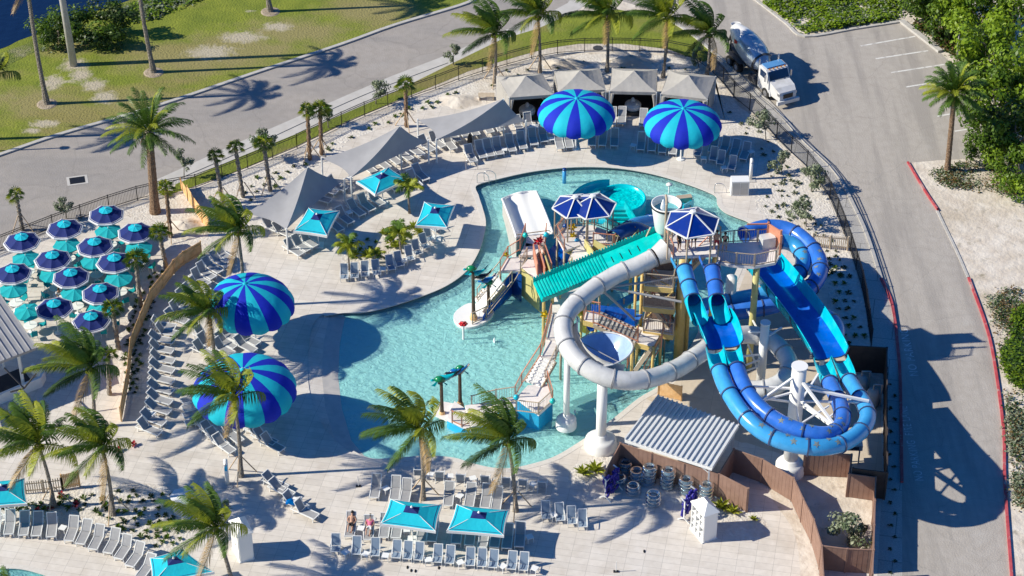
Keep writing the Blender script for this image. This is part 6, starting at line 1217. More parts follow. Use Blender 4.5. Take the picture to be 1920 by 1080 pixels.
# white huts
def hut(px, w, d, h, ang, lb, shelves):
    c = G(*px); t = thing('white_hut', lb, 'hut', c, ang); b = MB()
    # local: front face on y=0 side (width w along x), depth d along +y
    b.box((w/2, d/2, .04), (w+.06, d+.06, .08)); b.box((w/2, d-.03, h/2), (w, .06, h)); b.box((w-.03, d/2, h/2), (.06, d-.12, h)); b.box((w/2, .03, h/2), (w-.12, .06, h)); b.build('walls', M['white'], t)
    if not shelves: MB().box((.03, d/2, h/2), (.06, d-.12, h)).build('door_panel', M['white'], t); MB().box((-.01, d*.35, h*.5), (.03, .06, .14)).build('handle', M['black'], t)
    else:
        b = MB()
        for k in range(5): b.box((.22, d/2, .12+k*(h-.3)/4), (.40, d-.14, .05))
        for k in range(4): b.box((.22, .07+k*(d-.14)/3, h/2), (.40, .05, h-.3))
        b.build('shelf_grid', M['white'], t); MB().box((.6, d/2, h/2), (.04, d-.2, h-.2)).build('back_panel', DRK, t)  # near-black back panel paints the shade behind the shelves
        for k in range(4):
            for j in range(3):
                if (k*3+j) % 4 != 3: MB().box((.24, .07+(j+.5)*(d-.14)/3, .12+k*(h-.3)/4+.14), (.3, .32, .2)).build('towel_stack', WF, t)
    b = MB(); e = .07; P = [V((-e, -e, h)), V((w+e, -e, h)), V((w+e, d+e, h)), V((-e, d+e, h))]; r0, r1 = V((w/2, d*.35, h+.62)), V((w/2, d*.65, h+.62))
    b.add(P+[r0, r1], [(0, 1, 4), (1, 2, 5, 4), (2, 3, 5), (3, 0, 4, 5), (3, 2, 1, 0)]); b.add([p-V((0, 0, .06)) for p in P]+P, [(0, 1, 5, 4), (1, 2, 6, 5), (2, 3, 7, 6), (3, 0, 4, 7)]); b.build('roof', M['whitep'], t)
    if shelves: return
hut((1317,1019), 1.1, 1.65, 2.4, R(26), 'small white towel hut with open shelves beside the purple vest rack', True)
hut((450,1056), 1.0, 1.6, 2.4, R(24), 'small white hut with closed door behind the bottom coconut palm', False)
c = G(345, 957); t = thing('octagonal_bin', 'low octagonal white cabinet in palm shade beside the planting bed', 'cabinet', c); b = MB(); b.lathe([(0, .0), (.78, 0), (.78, 1.25)], (0, 0, 0), 8); b.build('body', M['white'], t); b = MB(); b.lathe([(.86, 1.25), (.86, 1.32), (0, 1.38)], (0, 0, 0), 8); b.build('lid', M['white'], t)
for k in range(4): a = -pi/2-1.2+k*.785; MB().box((cos(a)*.73, sin(a)*.73, .65), (.03, .45, 1.0), a).build('door_panel', M['walk'], t)
c = G(1387, 367); t = thing('storage_cabinet', 'white cabinet with two grey doors at the pool step on the right', 'cabinet', c, .03); b = MB(); b.box((0, .45, .68), (1.45, .9, 1.36)); b.build('body', M['white'], t); [MB().box((s*.33, -.012, .68), (.60, .03, 1.15)).build('door', M['walk'], t) for s in (-1, 1)]
for i, (x, y, h, lb) in enumerate(((1407,336,2.0,'white shower post in front of the right top umbrella shade'), (427,908,2.2,'pale blue topped shower post left of the stake braced palm'))):
    c = G(x, y); t = thing('shower_post', lb, 'shower', c); MB().tube([(0, 0, 0), (0, 0, h)], .14, 12).build('post', M['white'], t, True); b = MB(); b.tube([(0, 0, h*.9), (0, -.35, h*.92)], .03, 6); b.lathe([(.1, 0), (.0, .05)], (0, -.35, h*.9), 8); b.build('shower_head', CHR, t); MB().box((0, -.1, .02), (.8, .8, .04)).build('tray', M['walk'], t)
    if i: MB().box((0, -.15, h*.72), (.18, .06, .5)).build('sign_plate', LB, t)
# float rings (clear inner tubes) in stacks
CLR = bpy.data.materials.new('clear_vinyl'); CLR.use_nodes = True; nt = CLR.node_tree; nt.nodes.clear(); N_ = nt.nodes.new; o_ = N_('ShaderNodeOutputMaterial'); tr_ = N_('ShaderNodeBsdfTransparent'); tr_.inputs[0].default_value = (.80, .90, .96, 1); gl_ = N_('ShaderNodeBsdfGlossy'); gl_.inputs['Roughness'].default_value = .06; di_ = N_('ShaderNodeBsdfDiffuse'); di_.inputs[0].default_value = (.45, .62, .72, 1)
lw_ = N_('ShaderNodeLayerWeight'); lw_.inputs[0].default_value = .35; m1 = N_('ShaderNodeMixShader'); m1.inputs[0].default_value = .18; m2 = N_('ShaderNodeMixShader'); nt.links.new(tr_.outputs[0], m1.inputs[1]); nt.links.new(di_.outputs[0], m1.inputs[2]); nt.links.new(lw_.outputs['Fresnel'], m2.inputs[0]); nt.links.new(m1.outputs[0], m2.inputs[1]); nt.links.new(gl_.outputs[0], m2.inputs[2]); nt.links.new(m2.outputs[0], o_.inputs['Surface'])
TQV = gloss('aqua_vinyl', (.05, .45, .50), .1)
fr_ = bpy.data.objects.new('float_ring', None); C.objects.link(fr_); b = MB(); b.tube([(cos(2*pi*k/20)*.38, sin(2*pi*k/20)*.38, .17) for k in range(20)], .17, 10, closed=True); b.build('ring', CLR, fr_, True)
b = MB(); b.tube([(-.35, .12, .34), (-.3, .1, .42), (-.2, .18, .34)], .025, 5); b.tube([(.35, .12, .34), (.3, .1, .42), (.2, .18, .34)], .025, 5); b.build('handle', M['black'], fr_); frt = kidtree(fr_)
STK = [(1171,872,3,'at the left end under the wall'), (1192,888,3,'second from left'), (1216,893,5,'tall, third from left'), (1251,900,5,'tallest, in the middle of the row'), (1286,910,4,'second from the right'), (1324,920,4,'rightmost, behind the towel hut'), (1225,932,3,'standing forward of the row, middle'), (1186,910,2,'standing forward of the row, left'), (1160,893,2,'next to the left purple vest rack')]
f1 = True
for x, y, n, lb in STK:
    for k in range(n):
        c = G(x, y+13)+V((random.uniform(-.04, .04), random.uniform(-.04, .04), k*.315)); lab = f'clear float ring {["lowest","second","third","fourth","fifth"][k] if k < n-1 or n == 1 else "topmost"} of the stack {lb}'
        if f1: fr_.location = c; tag(fr_, lab, 'float ring', 'clear float rings'); f1 = False
        else: dup(fr_, c, random.uniform(0, 6), lab, 'clear float rings', tree=frt)['category'] = 'float ring'
# life vest racks
VST = gloss('purple_blue_vest', (.02, .012, .28), .35); vb = MB(); 
for s in (-1, 1): vb.lathe([(0, -.17), (.055, -.14), (.065, 0), (.055, .14), (0, .17)], (s*.065, 0, 0), 8)
vb.beam((-.12, 0, .06), (.12, 0, .06), .15, .02); vo = vb.build('life_vest', VST, smooth=True); vused = False
for x, y, rz, lb in ((1146,926,.95,'left white rack loaded with purple blue life vests'), (1292,966,1.0,'right white rack loaded with purple blue life vests beside the towel hut')):
    c = G(x, y); t = thing('vest_rack', lb, 'rack', c, rz); 
    for s in (-.75, .75):
        MB().beam((s, -.45, 0), (s, 0, .35), .07).build('foot', M['white'], t); MB().beam((s, .45, 0), (s, 0, .35), .07).build('foot', M['white'], t); MB().beam((s, 0, .3), (s, 0, 1.75), .08).build('upright', M['white'], t); MB().beam((s, 0, 1.75), (s*.9, .35, 1.95), .08).build('upright', M['white'], t)
    for z in (.6, 1.1, 1.6): MB().beam((-.75, 0, z), (.75, 0, z), .05).build('crossbar', M['white'], t)
    for r_ in range(5):
        for k in range(6):
            p = c+Matrix.Rotation(rz, 3, 'Z') @ V((-.62+k*.25, random.uniform(-.2, .2), .45+r_*.31)); lab = f'purple blue life vest hanging on the {lb.split()[0]} white rack'
            if not vused: vo.location = p; tag(vo, lab, 'life vest', 'life vests on the racks'); vused = True; o2 = vo
            else: o2 = vo.copy(); C.objects.link(o2); o2.location = p; o2['label'] = lab
            o2.scale = (1.35, 1.35, 1.25); o2.rotation_euler = (random.uniform(-.4, .4), random.uniform(-.3, .3), rz+random.uniform(-.5, .5))
# concrete mixer truck
TW = mixin(mat('truck_white', (.62, .62, .62), (.68, .68, .68), sc=2, rough=.35), (.45, .44, .42), 1.2, .5, .75, .6); TBL = gloss('roof_sky_tint', (.10, .28, .55), .25); DRS = mixin(mat('drum_white', (.66, .66, .66), (.72, .72, .72), sc=1, rough=.22, spec=.6), (.45, .44, .43), 1.5, .55, .75, .6); DRS2 = mat('drum_sky_shade', (.42, .50, .58), (.50, .57, .64), sc=1.5, rough=.2, metal=.35); TGR = mat('truck_chassis', (.06, .06, .065), rough=.6)
fw, rw = G(1440, 190), G(1371, 127); dh = (fw-rw).normalized(); ang = atan2(dh.y, dh.x); rgt = V((dh.y, -dh.x, 0)); wb = (fw-rw).length; org = fw-dh*3.35-rgt*1.1
t = thing('mixer_truck', 'silver white concrete mixer truck parked on the side road by the fence', 'truck', org, ang); t.scale = (.95, .95, .95)
b = MB(); b.box((-1.0, 0, .95), (8.4, .9, .3)); b.box((-2.6, 0, 1.25), (4.6, 1.3, .3)); b.box((.6, -1.0, .75), (1.3, .35, .55)); b.box((.6, 1.0, .75), (1.3, .35, .55)); b.beam((-4.3, -.7, 1.2), (-4.3, -.5, 2.6), .12); b.beam((-4.3, .7, 1.2), (-4.3, .5, 2.6), .12); b.beam((.85, -.7, 1.2), (.85, -.4, 2.0), .2); b.beam((.85, .7, 1.2), (.85, .4, 2.0), .2); b.build('chassis', TGR, t)
b = MB(); a0, a1 = V((-4.6, 0, 3.15)), V((1.05, 0, 1.85)); ax = (a1-a0); pr_ = [(0, .62), (.06, .72), (.18, .98), (.36, 1.20), (.55, 1.26), (.70, 1.22), (.85, .95), (.96, .60), (1, .42)]; P = [a0+ax*q for q, _ in pr_]; b.tube(P, [r for _, r in pr_], 28)
for fi in range(len(b.f)):
    i = fi//28; j = fi % 28; b.mi[fi] = 1 if (i >= 3 and i < 7 and not (i == 4 and 5 < j < 11) and not (i == 5 and 11 < j < 16)) else 0
b.build('mixing_drum', [DRS, DRS2], t, True)  # bluish faces paint sky reflection and shade onto the white drum
b = MB(); b.tube([a0+ax*.84, a0+ax*.87], [1.06, .98], 28, caps=False); b.build('drum_band', TGR, t, True)
b = MB(); b.lathe([(.3, 0), (.5, .32), (.48, .32), (.28, 0)], (-4.55, 0, 3.3), 14); b.build('hopper', TW, t, True); b = MB(); b.beam((-4.9, 0, 2.6), (-5.5, 0, 1.4), .4, .12); b.build('chute', TGR, t)
b = MB(); prof = [(1.55, .55), (1.55, 2.75), (1.75, 2.88), (2.7, 2.86), (2.95, 2.72), (3.35, 1.95), (3.35, .55)]
for s in (-1.12, 1.12): b.add([V((x, s, z)) for x, z in prof], [tuple(range(len(prof))) if s < 0 else tuple(range(len(prof)))[::-1]])
n = len(prof); b.add([V((x, s, z)) for s in (-1.12, 1.12) for x, z in prof], [(i, n+i, n+(i+1) % n, (i+1) % n) for i in range(n)]); b.build('cab', TW, t)
b = MB(); hp_ = [(3.36, .6), (3.36, 1.92), (4.35, 1.72), (4.85, 1.45), (4.95, 1.2), (4.95, .62)]
for s, w_ in ((-1, 1), (1, 1)):
    b.add([V((x, s*(1.0 if x < 4.5 else .86), z)) for x, z in hp_], [tuple(range(6)) if s < 0 else tuple(range(6))[::-1]])
b.add([V((x, s*(1.0 if x < 4.5 else .86), z)) for s in (-1, 1) for x, z in hp_], [(i, 6+i, 6+i+1, i+1) for i in range(5)]); b.build('hood', TW, t)
MB().box((4.96, 0, 1.08), (.05, 1.0, .42)).build('grille', M['black'], t); b = MB(); b.box((5.02, 0, .55), (.25, 2.3, .35)); b.build('bumper', TW, t)
b = MB(); b.add([V((2.97, -.98, 2.70)), V((2.97, .98, 2.70)), V((3.36, 1.0, 2.0)), V((3.36, -1.0, 2.0))], [(0, 3, 2, 1)]); b.v = [v+V((.03, 0, .02)) for v in b.v]; b.build('windscreen', GLS, t)
for s in (-1, 1):
    MB().box((2.35, s*1.13, 2.25), (1.0, .03, .65)).build('side_window', GLS, t); MB().box((4.75, s*.82, 1.25), (.3, .22, .26)).build('headlight', CHR, t); MB().beam((3.1, s*1.35, 1.9), (3.1, s*1.35, 2.5), .14).build('mirror', CHR, t); MB().tube([(1.42, s*1.0, .7), (1.42, s*1.0, 3.3)], .08, 8).build('exhaust_stack', CHR, t); b = MB(); b.tube([(2.9+.68*cos(a), s*1.0, .52+.66*sin(a)) for a in [k*pi/8 for k in range(9)]], .12, 6); b.build('fender', TW, t)
    for x in (3.9-1.0, -2.2, -3.5):
        y = s*(1.0 if x > 0 else .95); w_ = .3 if x > 0 else .52; b = MB(); b.tube([(x, y-w_/2, .52), (x, y+w_/2, .52)], .52, 20); o_ = b.build('wheel', TYRE, t); b = MB(); b.tube([(x, y-w_/2-.015, .52), (x, y+w_/2+.015, .52)], .28, 14); b.build('rim', CHR, o_)
    MB().box((-2.85, s*.95, 1.2), (2.6, .55, .05)).build('mudguard', TGR, t)
b = MB(); b.box((2.2, 0, 2.93), (.9, 1.9, .08)); b.build('roof_sky_panel', TBL, t);  # blue slab paints the sky's reflection on the white cab roof
for k in range(5): MB().box((2.85, -.8+k*.4, 2.90), (.12, .12, .08)).build('marker_light', mat('amber_lens', (.5, .2, .02), rough=.3) if k == 0 else bpy.data.materials['amber_lens'], t)
MB().box((-2.6, -1.16, 3.0), (.5, .03, .4)).build('red_emblem', RDP, t)
# lamp masts
c = G(138, 122); t = thing('lamp_mast', 'thick pale grey lamp mast standing on the lawn sand patch', 'lamp mast', c); b = MB(); b.tube([(0, 0, 0), (-.25, 0, 8), (-.45, 0, 16)], [.36, .27, .18], 14); b.build('mast', M['curb'], t, True); b = MB(); b.beam((-1.2, 0, 16), (.4, 0, 16), .12); b.build('arm', M['curb'], t); MB().box((-1.3, 0, 15.95), (.6, .35, .15)).build('lamp_head', M['curb'], t)
c = G(-112, 288); t = thing('street_lamp', 'street lamp standing off the left edge whose shadow crosses the road', 'street lamp', c); MB().tube([(0, 0, 0), (0, 0, 6.9)], [.1, .07], 8).build('pole', M['black'], t); b = MB(); b.lathe([(.0, 0), (.3, .05), (.25, .3), (0, .4)], (0, 0, 6.9), 10); b.build('lamp_head', M['black'], t)
# water play posts in the pool
def at3(x, y, z): return G(x, y, z)
c = at3(1058, 343, -.3); t = thing('spray_post', 'short blue spray post standing alone at the far side of the pool', 'spray post', c); MB().tube([(0, 0, 0), (0, 0, 1.25)], .16, 12).build('post', S1, t, True); MB().tube([(0, 0, 1.25), (0, 0, 1.4)], .17, 12).build('cap', SDK, t, True)
c = at3(1254, 362, -.3); t = thing('mushroom_jet', 'small white mushroom jet left of the bucket', 'water jet', c); MB().tube([(0, 0, 0), (0, 0, .85)], .06, 8).build('stem', M['white'], t); b = MB(); b.lathe([(.0, .98), (.2, .92), (.28, .82), (.0, .84)], (0, 0, 0), 14); b.build('cap', M['white'], t, True)
c = at3(869, 636, -.3); t = thing('flower_jet', 'white stemmed red flower jet in the open pool', 'water jet', c); MB().tube([(0, 0, 0), (0, 0, 1.35)], .09, 8).build('stem', M['white'], t); b = MB()
for k in range(6): a = k*pi/3; b.lathe([(0, -.06), (.16, 0), (0, .08)], (cos(a)*.2, sin(a)*.2, 1.45), 8)
b.lathe([(0, -.05), (.18, .05), (0, .16)], (0, 0, 1.45), 8); b.build('flower', RDP, t, True)
WJ = M['spout']
for x, y, s, lb in ((927,641,.5,'low white bubbling jet in the middle of the open pool'), (1078,773,.4,'low bubbling jet between the white columns and the south landing')):
    c = at3(x, y, -.3); b = MB(c); [b.lathe([(0, s*.9), (s*.10, s*.5), (s*.16, .02)], c+V((cos(k*2.4)*s*.12*k, sin(k*2.4)*s*.12*k, -.12*k)), 7) for k in range(6)]; tag(b.build('bubbling_jet', WJ, smooth=True), lb, 'water jet')
for x, y, lb in ((1170,748,'dark square drain under water, upper one by the white column'), (1143,764,'dark square drain under water, lower one by the white column')):
    c = at3(x, y, -.62); b = MB(c); b.box(c, (.7, .7, .06), .5); tag(b.build('pool_drain', M['black']), lb, 'drain')
# white landing slab with splash step at the foot of the west stair
c = at3(880, 595, -.2); t = thing('landing_slab', 'rounded white landing slab at the water foot of the west stair', 'landing', c); b = MB(c); P = smooth(Q([(850,590,0),(862,575,0),(885,566,0),(925,578,0),(912,600,0),(880,612,0),(858,606,0)]), 4, True); b.prism([(p.x, p.y) for p in P], -.5, -.10); b.build('slab', M['white'], t)
rail(t, [G(886,608,-.1), G(912,596,-.1)], m=TANP, pick=.4)
# totem arches with sea turtles and orcas (plain generic animals)
FBL = gloss('fish_blue', (.0, .12, .40)); FTE = gloss('fish_teal', (.0, .42, .48)); FBK = gloss('fish_black', (.01, .012, .02)); FWH = gloss('fish_white', (.7, .7, .7))
for (b1, t1), (b2, t2), zt, lb in ((((888,602),(887,512)), ((916,588),(915,534)), 3.6, 'brown post arch topped with blue and green sea animals by the west stair'), (((829,786),(826,716)), ((863,768),(861,698)), 3.5, 'brown post arch topped with blue and green sea animals at the low ramp')):
    p, q = at3(*b1, -.3), at3(*b2, -.3); t = thing('totem_arch', lb, 'play arch', p)
    h = [solve(b1, t1, -.3)[1], solve(b2, t2, -.3)[1]]; tops = []
    for pp, hh in ((p, h[0]), (q, h[1])):
        b = MB(p); b.tube([pp, pp+V((0, 0, hh*.5)), pp+V((0, 0, hh))], [.16, .13, .12], 9); b.build('post', BRWN, t); b = MB(p); b.lathe([(.28, 0), (.3, .2), (.2, .5), (.16, .55)], pp+V((0, 0, .2)), 10); b.build('post_foot', TIM, t); tops.append(pp+V((0, 0, hh)))
    u = (tops[1]-tops[0]); MB(p).beam(tops[0]-u*.15, tops[1]+u*.15, .16).build('beam', BRWN, t)
    for f, m_, s in ((-.1, GRP, .42), (1.05, GRP, .40)):
        c = tops[0]+u*f+V((0, 0, .3)); b = MB(p); b.lathe([(0, .26), (s*.6, .2), (s, 0), (s*.7, -.1), (0, -.12)], c, 10, sy=.75); b.build('turtle_shell', m_, t, True); b = MB(p)
        for a in (.6, 2.5, 3.8, 5.6): b.add([c, c+V((cos(a)*.7, sin(a)*.6, -.25)), c+V((cos(a+.4)*.6, sin(a+.4)*.5, -.3))], [(0, 1, 2), (2, 1, 0)])
        b.lathe([(0, -.12), (.13, 0), (0, .14)], c+V((-.5, -.1, .0)), 8); b.build('turtle_body', FTE, t)
    for f, m_ in ((.2, FTE), (.5, FBK), (.8, FBL)):
        c = tops[0]+u*f+V((0, -.05, .15)); b = MB(p); b.tube([c+V((-.55, -.1, .0)), c+V((-.3, 0, .1)), c+V((.1, .0, .1)), c+V((.5, .1, .25)), c+V((.75, .1, .5))], [.04, .2, .22, .1, .02], 8); b.add([c+V((.7, -.15, .5)), c+V((.95, .3, .75)), c+V((.6, .1, .45))], [(0, 1, 2), (2, 1, 0)]); b.build('orca_body' if m_ == FBK else 'fish_body', m_, t, True)
        if m_ == FBK: b = MB(p); b.tube([c+V((-.45, -.16, -.02)), c+V((0, -.12, -.03)), c+V((.35, -.04, .05))], [.03, .12, .03], 6); b.build('orca_belly', FWH, t, True)
    MB(p).beam(tops[1]+V((0, 0, -.3)), tops[1]+V((.7, -.2, .9)), .10).build('pale_plank', TIP, t)
# handrails at the pool steps, T posts, small things on the deck
for i, (x, y, rz, lb) in enumerate(((905,342,.2,'curved steel handrail at the pool corner step, left side'), (918,338,.2,'curved steel handrail at the pool corner step, right side'), (1350,362,.0,'curved steel handrail at the right pool step'), (884,318,.1,'tall steel handrail beside the pool corner chairs'))):
    b = MB(G(x, y)); c = G(x, y); P = [V((-.45, 0, 0)), V((-.45, 0, .75)), V((-.25, 0, .95)), V((.2, 0, .85)), V((.5, 0, .45)), V((.52, 0, -.4))]; b.tube([c+Matrix.Rotation(rz, 3, 'Z') @ p for p in smooth(P, 4)], .03, 6); tag(b.build('handrail', CHR, smooth=True), lb, 'handrail')
for x, y, lb in ((672,912,'thin T topped deck post between the hut and the pool end'), (1155,1072,'thin T topped deck post at the bottom edge')):
    c = G(x, y); t = thing('deck_post', lb, 'post', c); MB().tube([(0, 0, 0), (0, 0, .9)], .025, 6).build('pole', M['whitep'], t); MB().box((0, 0, .03), (.35, .2, .06)).build('foot', M['black'], t)
for i, (x, y, lb) in enumerate(((764,1064,'dark sandal below the third front chair group, left'), (771,1070,'dark sandal below the third front chair group, middle'), (779,1071,'dark sandal below the third front chair group, right'), (823,1065,'single dark sandal further right below the front chairs'), (703,973,'pale sandal behind the sunbathers'), (1208,1034,'dark sandal lying on the open deck near the hut'))):
    c = G(x, y); b = MB(c); b.lathe([(0, 0), (.07, 0), (.07, .03), (0, .035)], c, 10, sx=1, sy=2.2); b.tube([c+V((-.06, .03, .03)), c+V((0, .06, .09)), c+V((.06, .03, .03))], .012, 4); tag(b.build('sandal', M['black'] if i != 4 else WF), lb, 'sandal')
for i, (x, y, m_, lb) in enumerate(((546,942,FBL,'blue towel heaped on the stepped group of loungers'), (556,938,WF,'white towel heaped on the stepped group of loungers'), (1001,238,WF,'white towel on a lounger at the leftmost cabana'))):
    c = G(x, y, .55); b = MB(c); vs = []; random.seed(i); n = 8
    for a in range(n):
        for q in range(n): vs.append(c+V(((a/7-.5)*.75, (q/7-.5)*.6, .12*random.random()+.14*math.exp(-((a-3.5)**2+(q-3.5)**2)/6))))
    b.add(vs, [(a*n+q, (a+1)*n+q, (a+1)*n+q+1, a*n+q+1) for a in range(n-1) for q in range(n-1)]); tag(b.build('towel', m_, smooth=True), lb, 'towel')
c = G(881, 276); t = thing('folded_umbrella', 'slim black folded umbrella standing between the loungers under the top sail', 'umbrella', c); MB().tube([(0, 0, 0), (0, 0, 1.4)], .025, 6).build('pole', M['black'], t); b = MB(); b.lathe([(.05, 1.35), (.16, 1.1), (.22, .6), (.18, .35), (.1, .3)], (0, 0, 0), 10); b.build('folded_canopy', M['black'], t, True)
c = G(1590, 868); t = thing('pump_unit', 'pale box unit below the blue slide bend at the dark wall', 'machine', c, -.05); MB().box((0, 0, 1.6), (1.7, .6, .45)).build('housing', M['curb'], t); MB().box((.1, -.31, 1.6), (1.0, .03, .25)).build('vent_panel', TGR, t); [MB().beam((s*.7, 0, 0), (s*.7, 0, 1.4), .1).build('leg', M['curb'], t) for s in (-1, 1)]
for i, (x, y, lb) in enumerate(((1612,735,'upright filter tank deep in the pump pit, upper'), (1634,760,'upright filter tank deep in the pump pit, lower'))):
    c = G(x, y); b = MB(c); b.lathe([(0, 1.5), (.35, 1.4), (.5, 1.1), (.5, .2), (.4, 0)], c, 14); b.tube([c+V((0, 0, 1.5)), c+V((0, 0, 1.9)), c+V((.6, 0, 1.9)), c+V((.6, 0, 0))], .07, 6); tag(b.build('filter_tank', M['curb'], smooth=True), lb, 'tank')
o = G(1560, 620, 2); t = thing('runout_tube', 'pale low tube bend behind the right side of the wide blue trough', 'water slide', (o.x, o.y, 0)); tubeslide(t, [(1515,588,2.2),(1540,588,2.1),(1562,600,2.0),(1572,622,1.9),(1562,645,1.8),(1540,660,1.7)], .5, SWI, 2, WG)
c = G(1225, 880)
for x, y, r_, lb in ((1121,90,.45,'round manhole cover on the pale path behind the middle palm'), (850,90,.0,'')):
    if r_: q = G(x, y); b = MB(q); b.lathe([(0, .012), (r_, .012), (r_, .0)], q, 20); tag(b.build('manhole_cover', TGR), lb, 'manhole cover')
for i, (x, y, s, m_) in enumerate(((912,186,(1.2,.5,.5),TIP),)):
    q = G(x, y); b = MB(q)
    for k in range(4): b.box(q+V((0, -.25+k*.17, .45)), (1.4, .13, .04)); 
    for dx in (-.6, .6): b.box(q+V((dx, 0, .21)), (.08, .5, .42))
    tag(b.build('timber_bench', m_), 'small timber bench on the sand left of the leftmost cabana', 'bench')
# ---------------- people
SKIN = mat('skin', (.48, .27, .18), rough=.6); SKIN2 = mat('skin_tan', (.34, .18, .11), rough=.6); HAIR = mat('dark_hair', (.02, .012, .008), rough=.6); CLK = mat('black_cloth', (.012, .012, .016), rough=.8); CLR2 = mat('red_cloth', (.42, .03, .04), rough=.8); CLG = mat('grey_cloth', (.35, .33, .30), rough=.8); CLT = mat('teal_cloth', (.0, .22, .30), rough=.8); CLP = mat('pink_cloth', (.70, .16, .28), rough=.8); CLW = mat('white_cloth', (.75, .75, .74), rough=.8)
def skinmesh(pts, edges, rad, name, m, par, root=0, sub=1):
    me = bpy.data.meshes.new(name); me.from_pydata([V(p) for p in pts], edges, []); o = bpy.data.objects.new(name, me); C.objects.link(o); sm = o.modifiers.new('s', 'SKIN'); 
    for i, r in enumerate(rad): me.skin_vertices[0].data[i].radius = (r, r) if not isinstance(r, tuple) else r
    me.skin_vertices[0].data[root].use_root = True; ss = o.modifiers.new('u', 'SUBSURF'); ss.levels = sub; ss.render_levels = sub
    dg = bpy.context.evaluated_depsgraph_get(); me2 = bpy.data.meshes.new_from_object(o.evaluated_get(dg)); bpy.data.objects.remove(o); me2.name = name; me2.materials.clear(); me2.materials.append(m); me2.polygons.foreach_set('use_smooth', [True]*len(me2.polygons)); r = bpy.data.objects.new(name, me2); C.objects.link(r); r.parent = par; return r
def person(loc, rz, pose, lb, skin=SKIN, top=None, bottom=CLK, hair=HAIR):
    t = thing('person', lb, 'person', loc, rz)
    if pose == 'stand':
        J = dict(pel=(0,0,.95), wai=(0,.01,1.1), che=(0,0,1.33), nec=(0,0,1.50), hb=(0,.0,1.58), hd=(0,-.01,1.68), sl=(-.19,0,1.42), el=(-.26,.03,1.14), hl=(-.25,-.10,.90), sr=(.19,0,1.42), er=(.27,.02,1.14), hr=(.24,-.12,.92), tl=(-.10,0,.88), kl=(-.12,-.03,.5), al=(-.13,.02,.08), fl=(-.14,-.16,.04), tr=(.10,0,.88), kr=(.13,-.02,.5), ar=(.14,.03,.08), fr=(.16,-.15,.04))
    elif pose == 'sit':
        J = dict(pel=(0,0,.50), wai=(0,.03,.65), che=(0,.04,.88), nec=(0,.02,1.05), hb=(0,.0,1.12), hd=(0,-.02,1.22), sl=(-.19,.02,.97), el=(-.25,-.06,.72), hl=(-.14,-.32,.68), sr=(.19,.02,.97), er=(.25,-.06,.72), hr=(.12,-.34,.70), tl=(-.10,-.05,.50), kl=(-.13,-.46,.50), al=(-.13,-.50,.09), fl=(-.13,-.66,.04), tr=(.10,-.05,.50), kr=(.14,-.46,.50), ar=(.14,-.52,.09), fr=(.14,-.68,.04))
    else:                              # reclining on a lounger, head toward +y
        J = dict(pel=(0,.10,.50), wai=(0,.22,.56), che=(0,.42,.74), nec=(0,.54,.88), hb=(0,.58,.93), hd=(0,.64,1.03), sl=(-.19,.48,.82), el=(-.30,.30,.62), hl=(-.18,.12,.60), sr=(.19,.48,.82), er=(.30,.30,.62), hr=(.20,.10,.60), tl=(-.10,.04,.49), kl=(-.14,-.30,.66), al=(-.13,-.66,.46), fl=(-.13,-.74,.54), tr=(.10,.04,.49), kr=(.12,-.36,.52), ar=(.12,-.78,.46), fr=(.13,-.84,.56))
    K = list(J); ix = {k: i for i, k in enumerate(K)}; rad = dict(pel=(.16,.11), wai=(.14,.10), che=(.17,.11), nec=.055, hb=.07, hd=.10, sl=.06, el=.042, hl=.028, sr=.06, er=.042, hr=.028, tl=.09, kl=.058, al=.04, fl=.035, tr=.09, kr=.058, ar=.04, fr=.035)
    E = [('pel','wai'),('wai','che'),('che','nec'),('nec','hb'),('hb','hd'),('che','sl'),('sl','el'),('el','hl'),('che','sr'),('sr','er'),('er','hr'),('pel','tl'),('tl','kl'),('kl','al'),('al','fl'),('pel','tr'),('tr','kr'),('kr','ar'),('ar','fr')]
    pts = [J[k] for k in K]; ed = [(ix[a], ix[c]) for a, c in E]; rd = [rad[k] for k in K]
    for s, h, e in (('l', 'hl', 'el'), ('r', 'hr', 'er')):      # palm with five short fingers
        d = (V(J[h])-V(J[e])).normalized(); sd_ = d.cross(V((0, 1, 0))).normalized(); hi = ix[h]; pts.append(V(J[h])+d*.06); rd.append(.026); pi_ = len(pts)-1; ed.append((hi, pi_))
        for f, ln in ((-.03, .06), (-.01, .08), (.01, .075), (.03, .055)): pts.append(V(pts[pi_])+sd_*f+d*ln); rd.append(.009); ed.append((pi_, len(pts)-1))
        pts.append(V(J[h])+d*.03+V((0, -.05, 0))); rd.append(.011); ed.append((hi, len(pts)-1))
    skinmesh(pts, ed, rd, 'body', skin, t)
    hd = V(J['hd']); b = MB(); b.lathe([(0, .125), (.06, .11), (.10, .05), (.105, -.02), (.085, -.06)], hd+V((0, .02, .01)), 12); b.build('hair', hair, t, True)
    b = MB(); b.lathe([(0, .02), (.016, 0), (0, -.03)], hd+V((0, -.11, -.01)), 6)
    for s in (-1, 1): b.lathe([(0, .012), (.012, 0), (0, -.012)], hd+V((s*.035, -.095, .02)), 6)
    b.build('face', skin, t)
    if top: 
        ks = ['pel','wai','che','sl','sr','el','er']; p2 = [J[k] for k in ks[:5]]+[V(J['sl']).lerp(V(J['el']), .6), V(J['sr']).lerp(V(J['er']), .6)]; skinmesh(p2, [(0,1),(1,2),(2,3),(2,4),(3,5),(4,6)], [(.17,.125),(.155,.115),(.185,.125),.075,.075,.06,.06], 'shirt', top, t, 2)
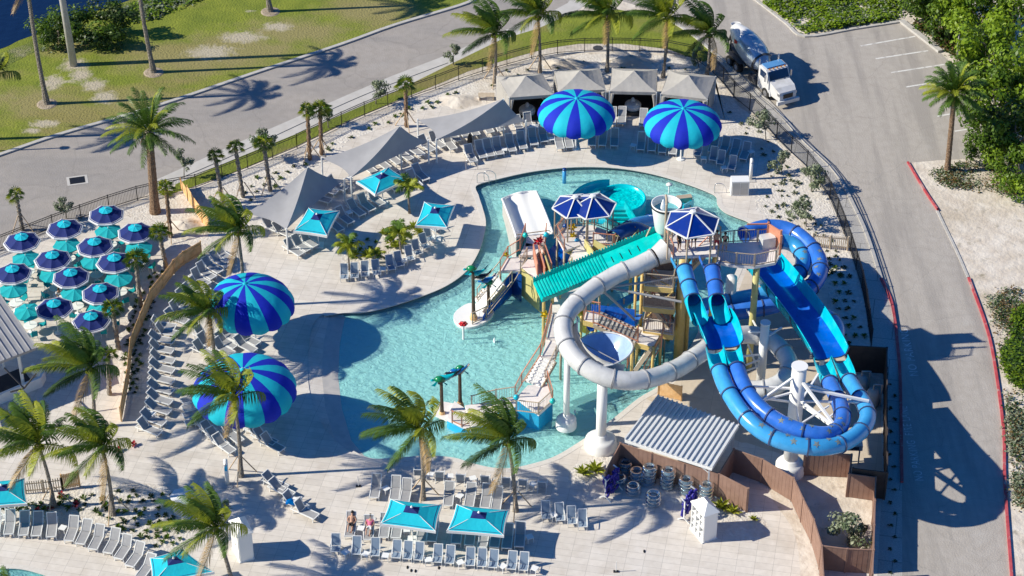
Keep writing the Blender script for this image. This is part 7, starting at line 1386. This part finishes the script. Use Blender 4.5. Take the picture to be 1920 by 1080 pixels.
    p2 = [J['pel'], J['tl'], J['tr'], V(J['tl']).lerp(V(J['kl']), .75), V(J['tr']).lerp(V(J['kr']), .75), J['wai']]; skinmesh(p2, [(0,1),(0,2),(1,3),(2,4),(0,5)], [(.17,.125),.105,.105,.085,.085,(.145,.105)], 'shorts', bottom, t); return t
person(G(1343, 470, 9.42), 2.6, 'stand', 'shirtless person in red shorts standing in the queue on the tower deck', bottom=CLR2)
person(G(1358, 474, 9.42), 3.0, 'stand', 'person in black shirt and grey shorts standing on the tower deck, seen from behind', top=CLK, bottom=CLG)
person(G(1288, 466, 9.42), .4, 'stand', 'shirtless person in red shorts under the navy hexagonal roof', SKIN2, None, CLR2)
person(G(1300, 464, 9.42), -.3, 'stand', 'person in teal shirt under the navy hexagonal roof', SKIN2, CLT, CLK)
person(G(1273, 470, 9.42), .8, 'stand', 'person in dark clothes at the white slide mouth under the hexagonal roof', SKIN2, CLK, CLK)
def rec(x, y, dz, rz, *a, **k): person(G(x, y)+V((0, 0, dz)), rz, 'lie', *a, **k)
rec(659, 994, .0, -.1, 'sunbather with bare shoulders lying on the leftmost lounger of the lower row', bottom=CLK)
rec(693, 1000, .0, -.1, 'sunbather in pink and white lying on the second lounger of the lower row', top=CLP, bottom=CLW)
person(G(113, 566), .5, 'sit', 'person in white shirt seated left at the shaded terrace table', SKIN2, CLW, CLK); person(G(139, 574), -1.2, 'sit', 'person in black seated right at the shaded terrace table', SKIN2, CLK, CLK); person(G(128, 560), 2.8, 'sit', 'person in dark clothes seated behind the shaded terrace table', SKIN2, CLK, CLG)
b = MB(G(125, 570)); q = G(125, 570); b.lathe([(0, .74), (.5, .74), (.5, .70), (0, .70)], q, 18); b.tube([q, q+V((0, 0, .7))], .05, 6); tag(b.build('round_table', M['white']), 'white round table where the three people sit on the terrace', 'table')
for x, y, lb in ((113,566,'white chair under the person in white shirt'), (139,574,'white chair under the person in black'), (128,560,'white chair under the person seated behind the table')):
    q = G(x, y); b = MB(q); b.box(q+V((0, .02, .40)), (.46, .46, .04)); [b.beam(q+V((dx, dy, 0)), q+V((dx, dy, .4)), .035) for dx in (-.2, .2) for dy in (-.18, .22)]; tag(b.build('terrace_stool', M['white']), lb, 'stool')
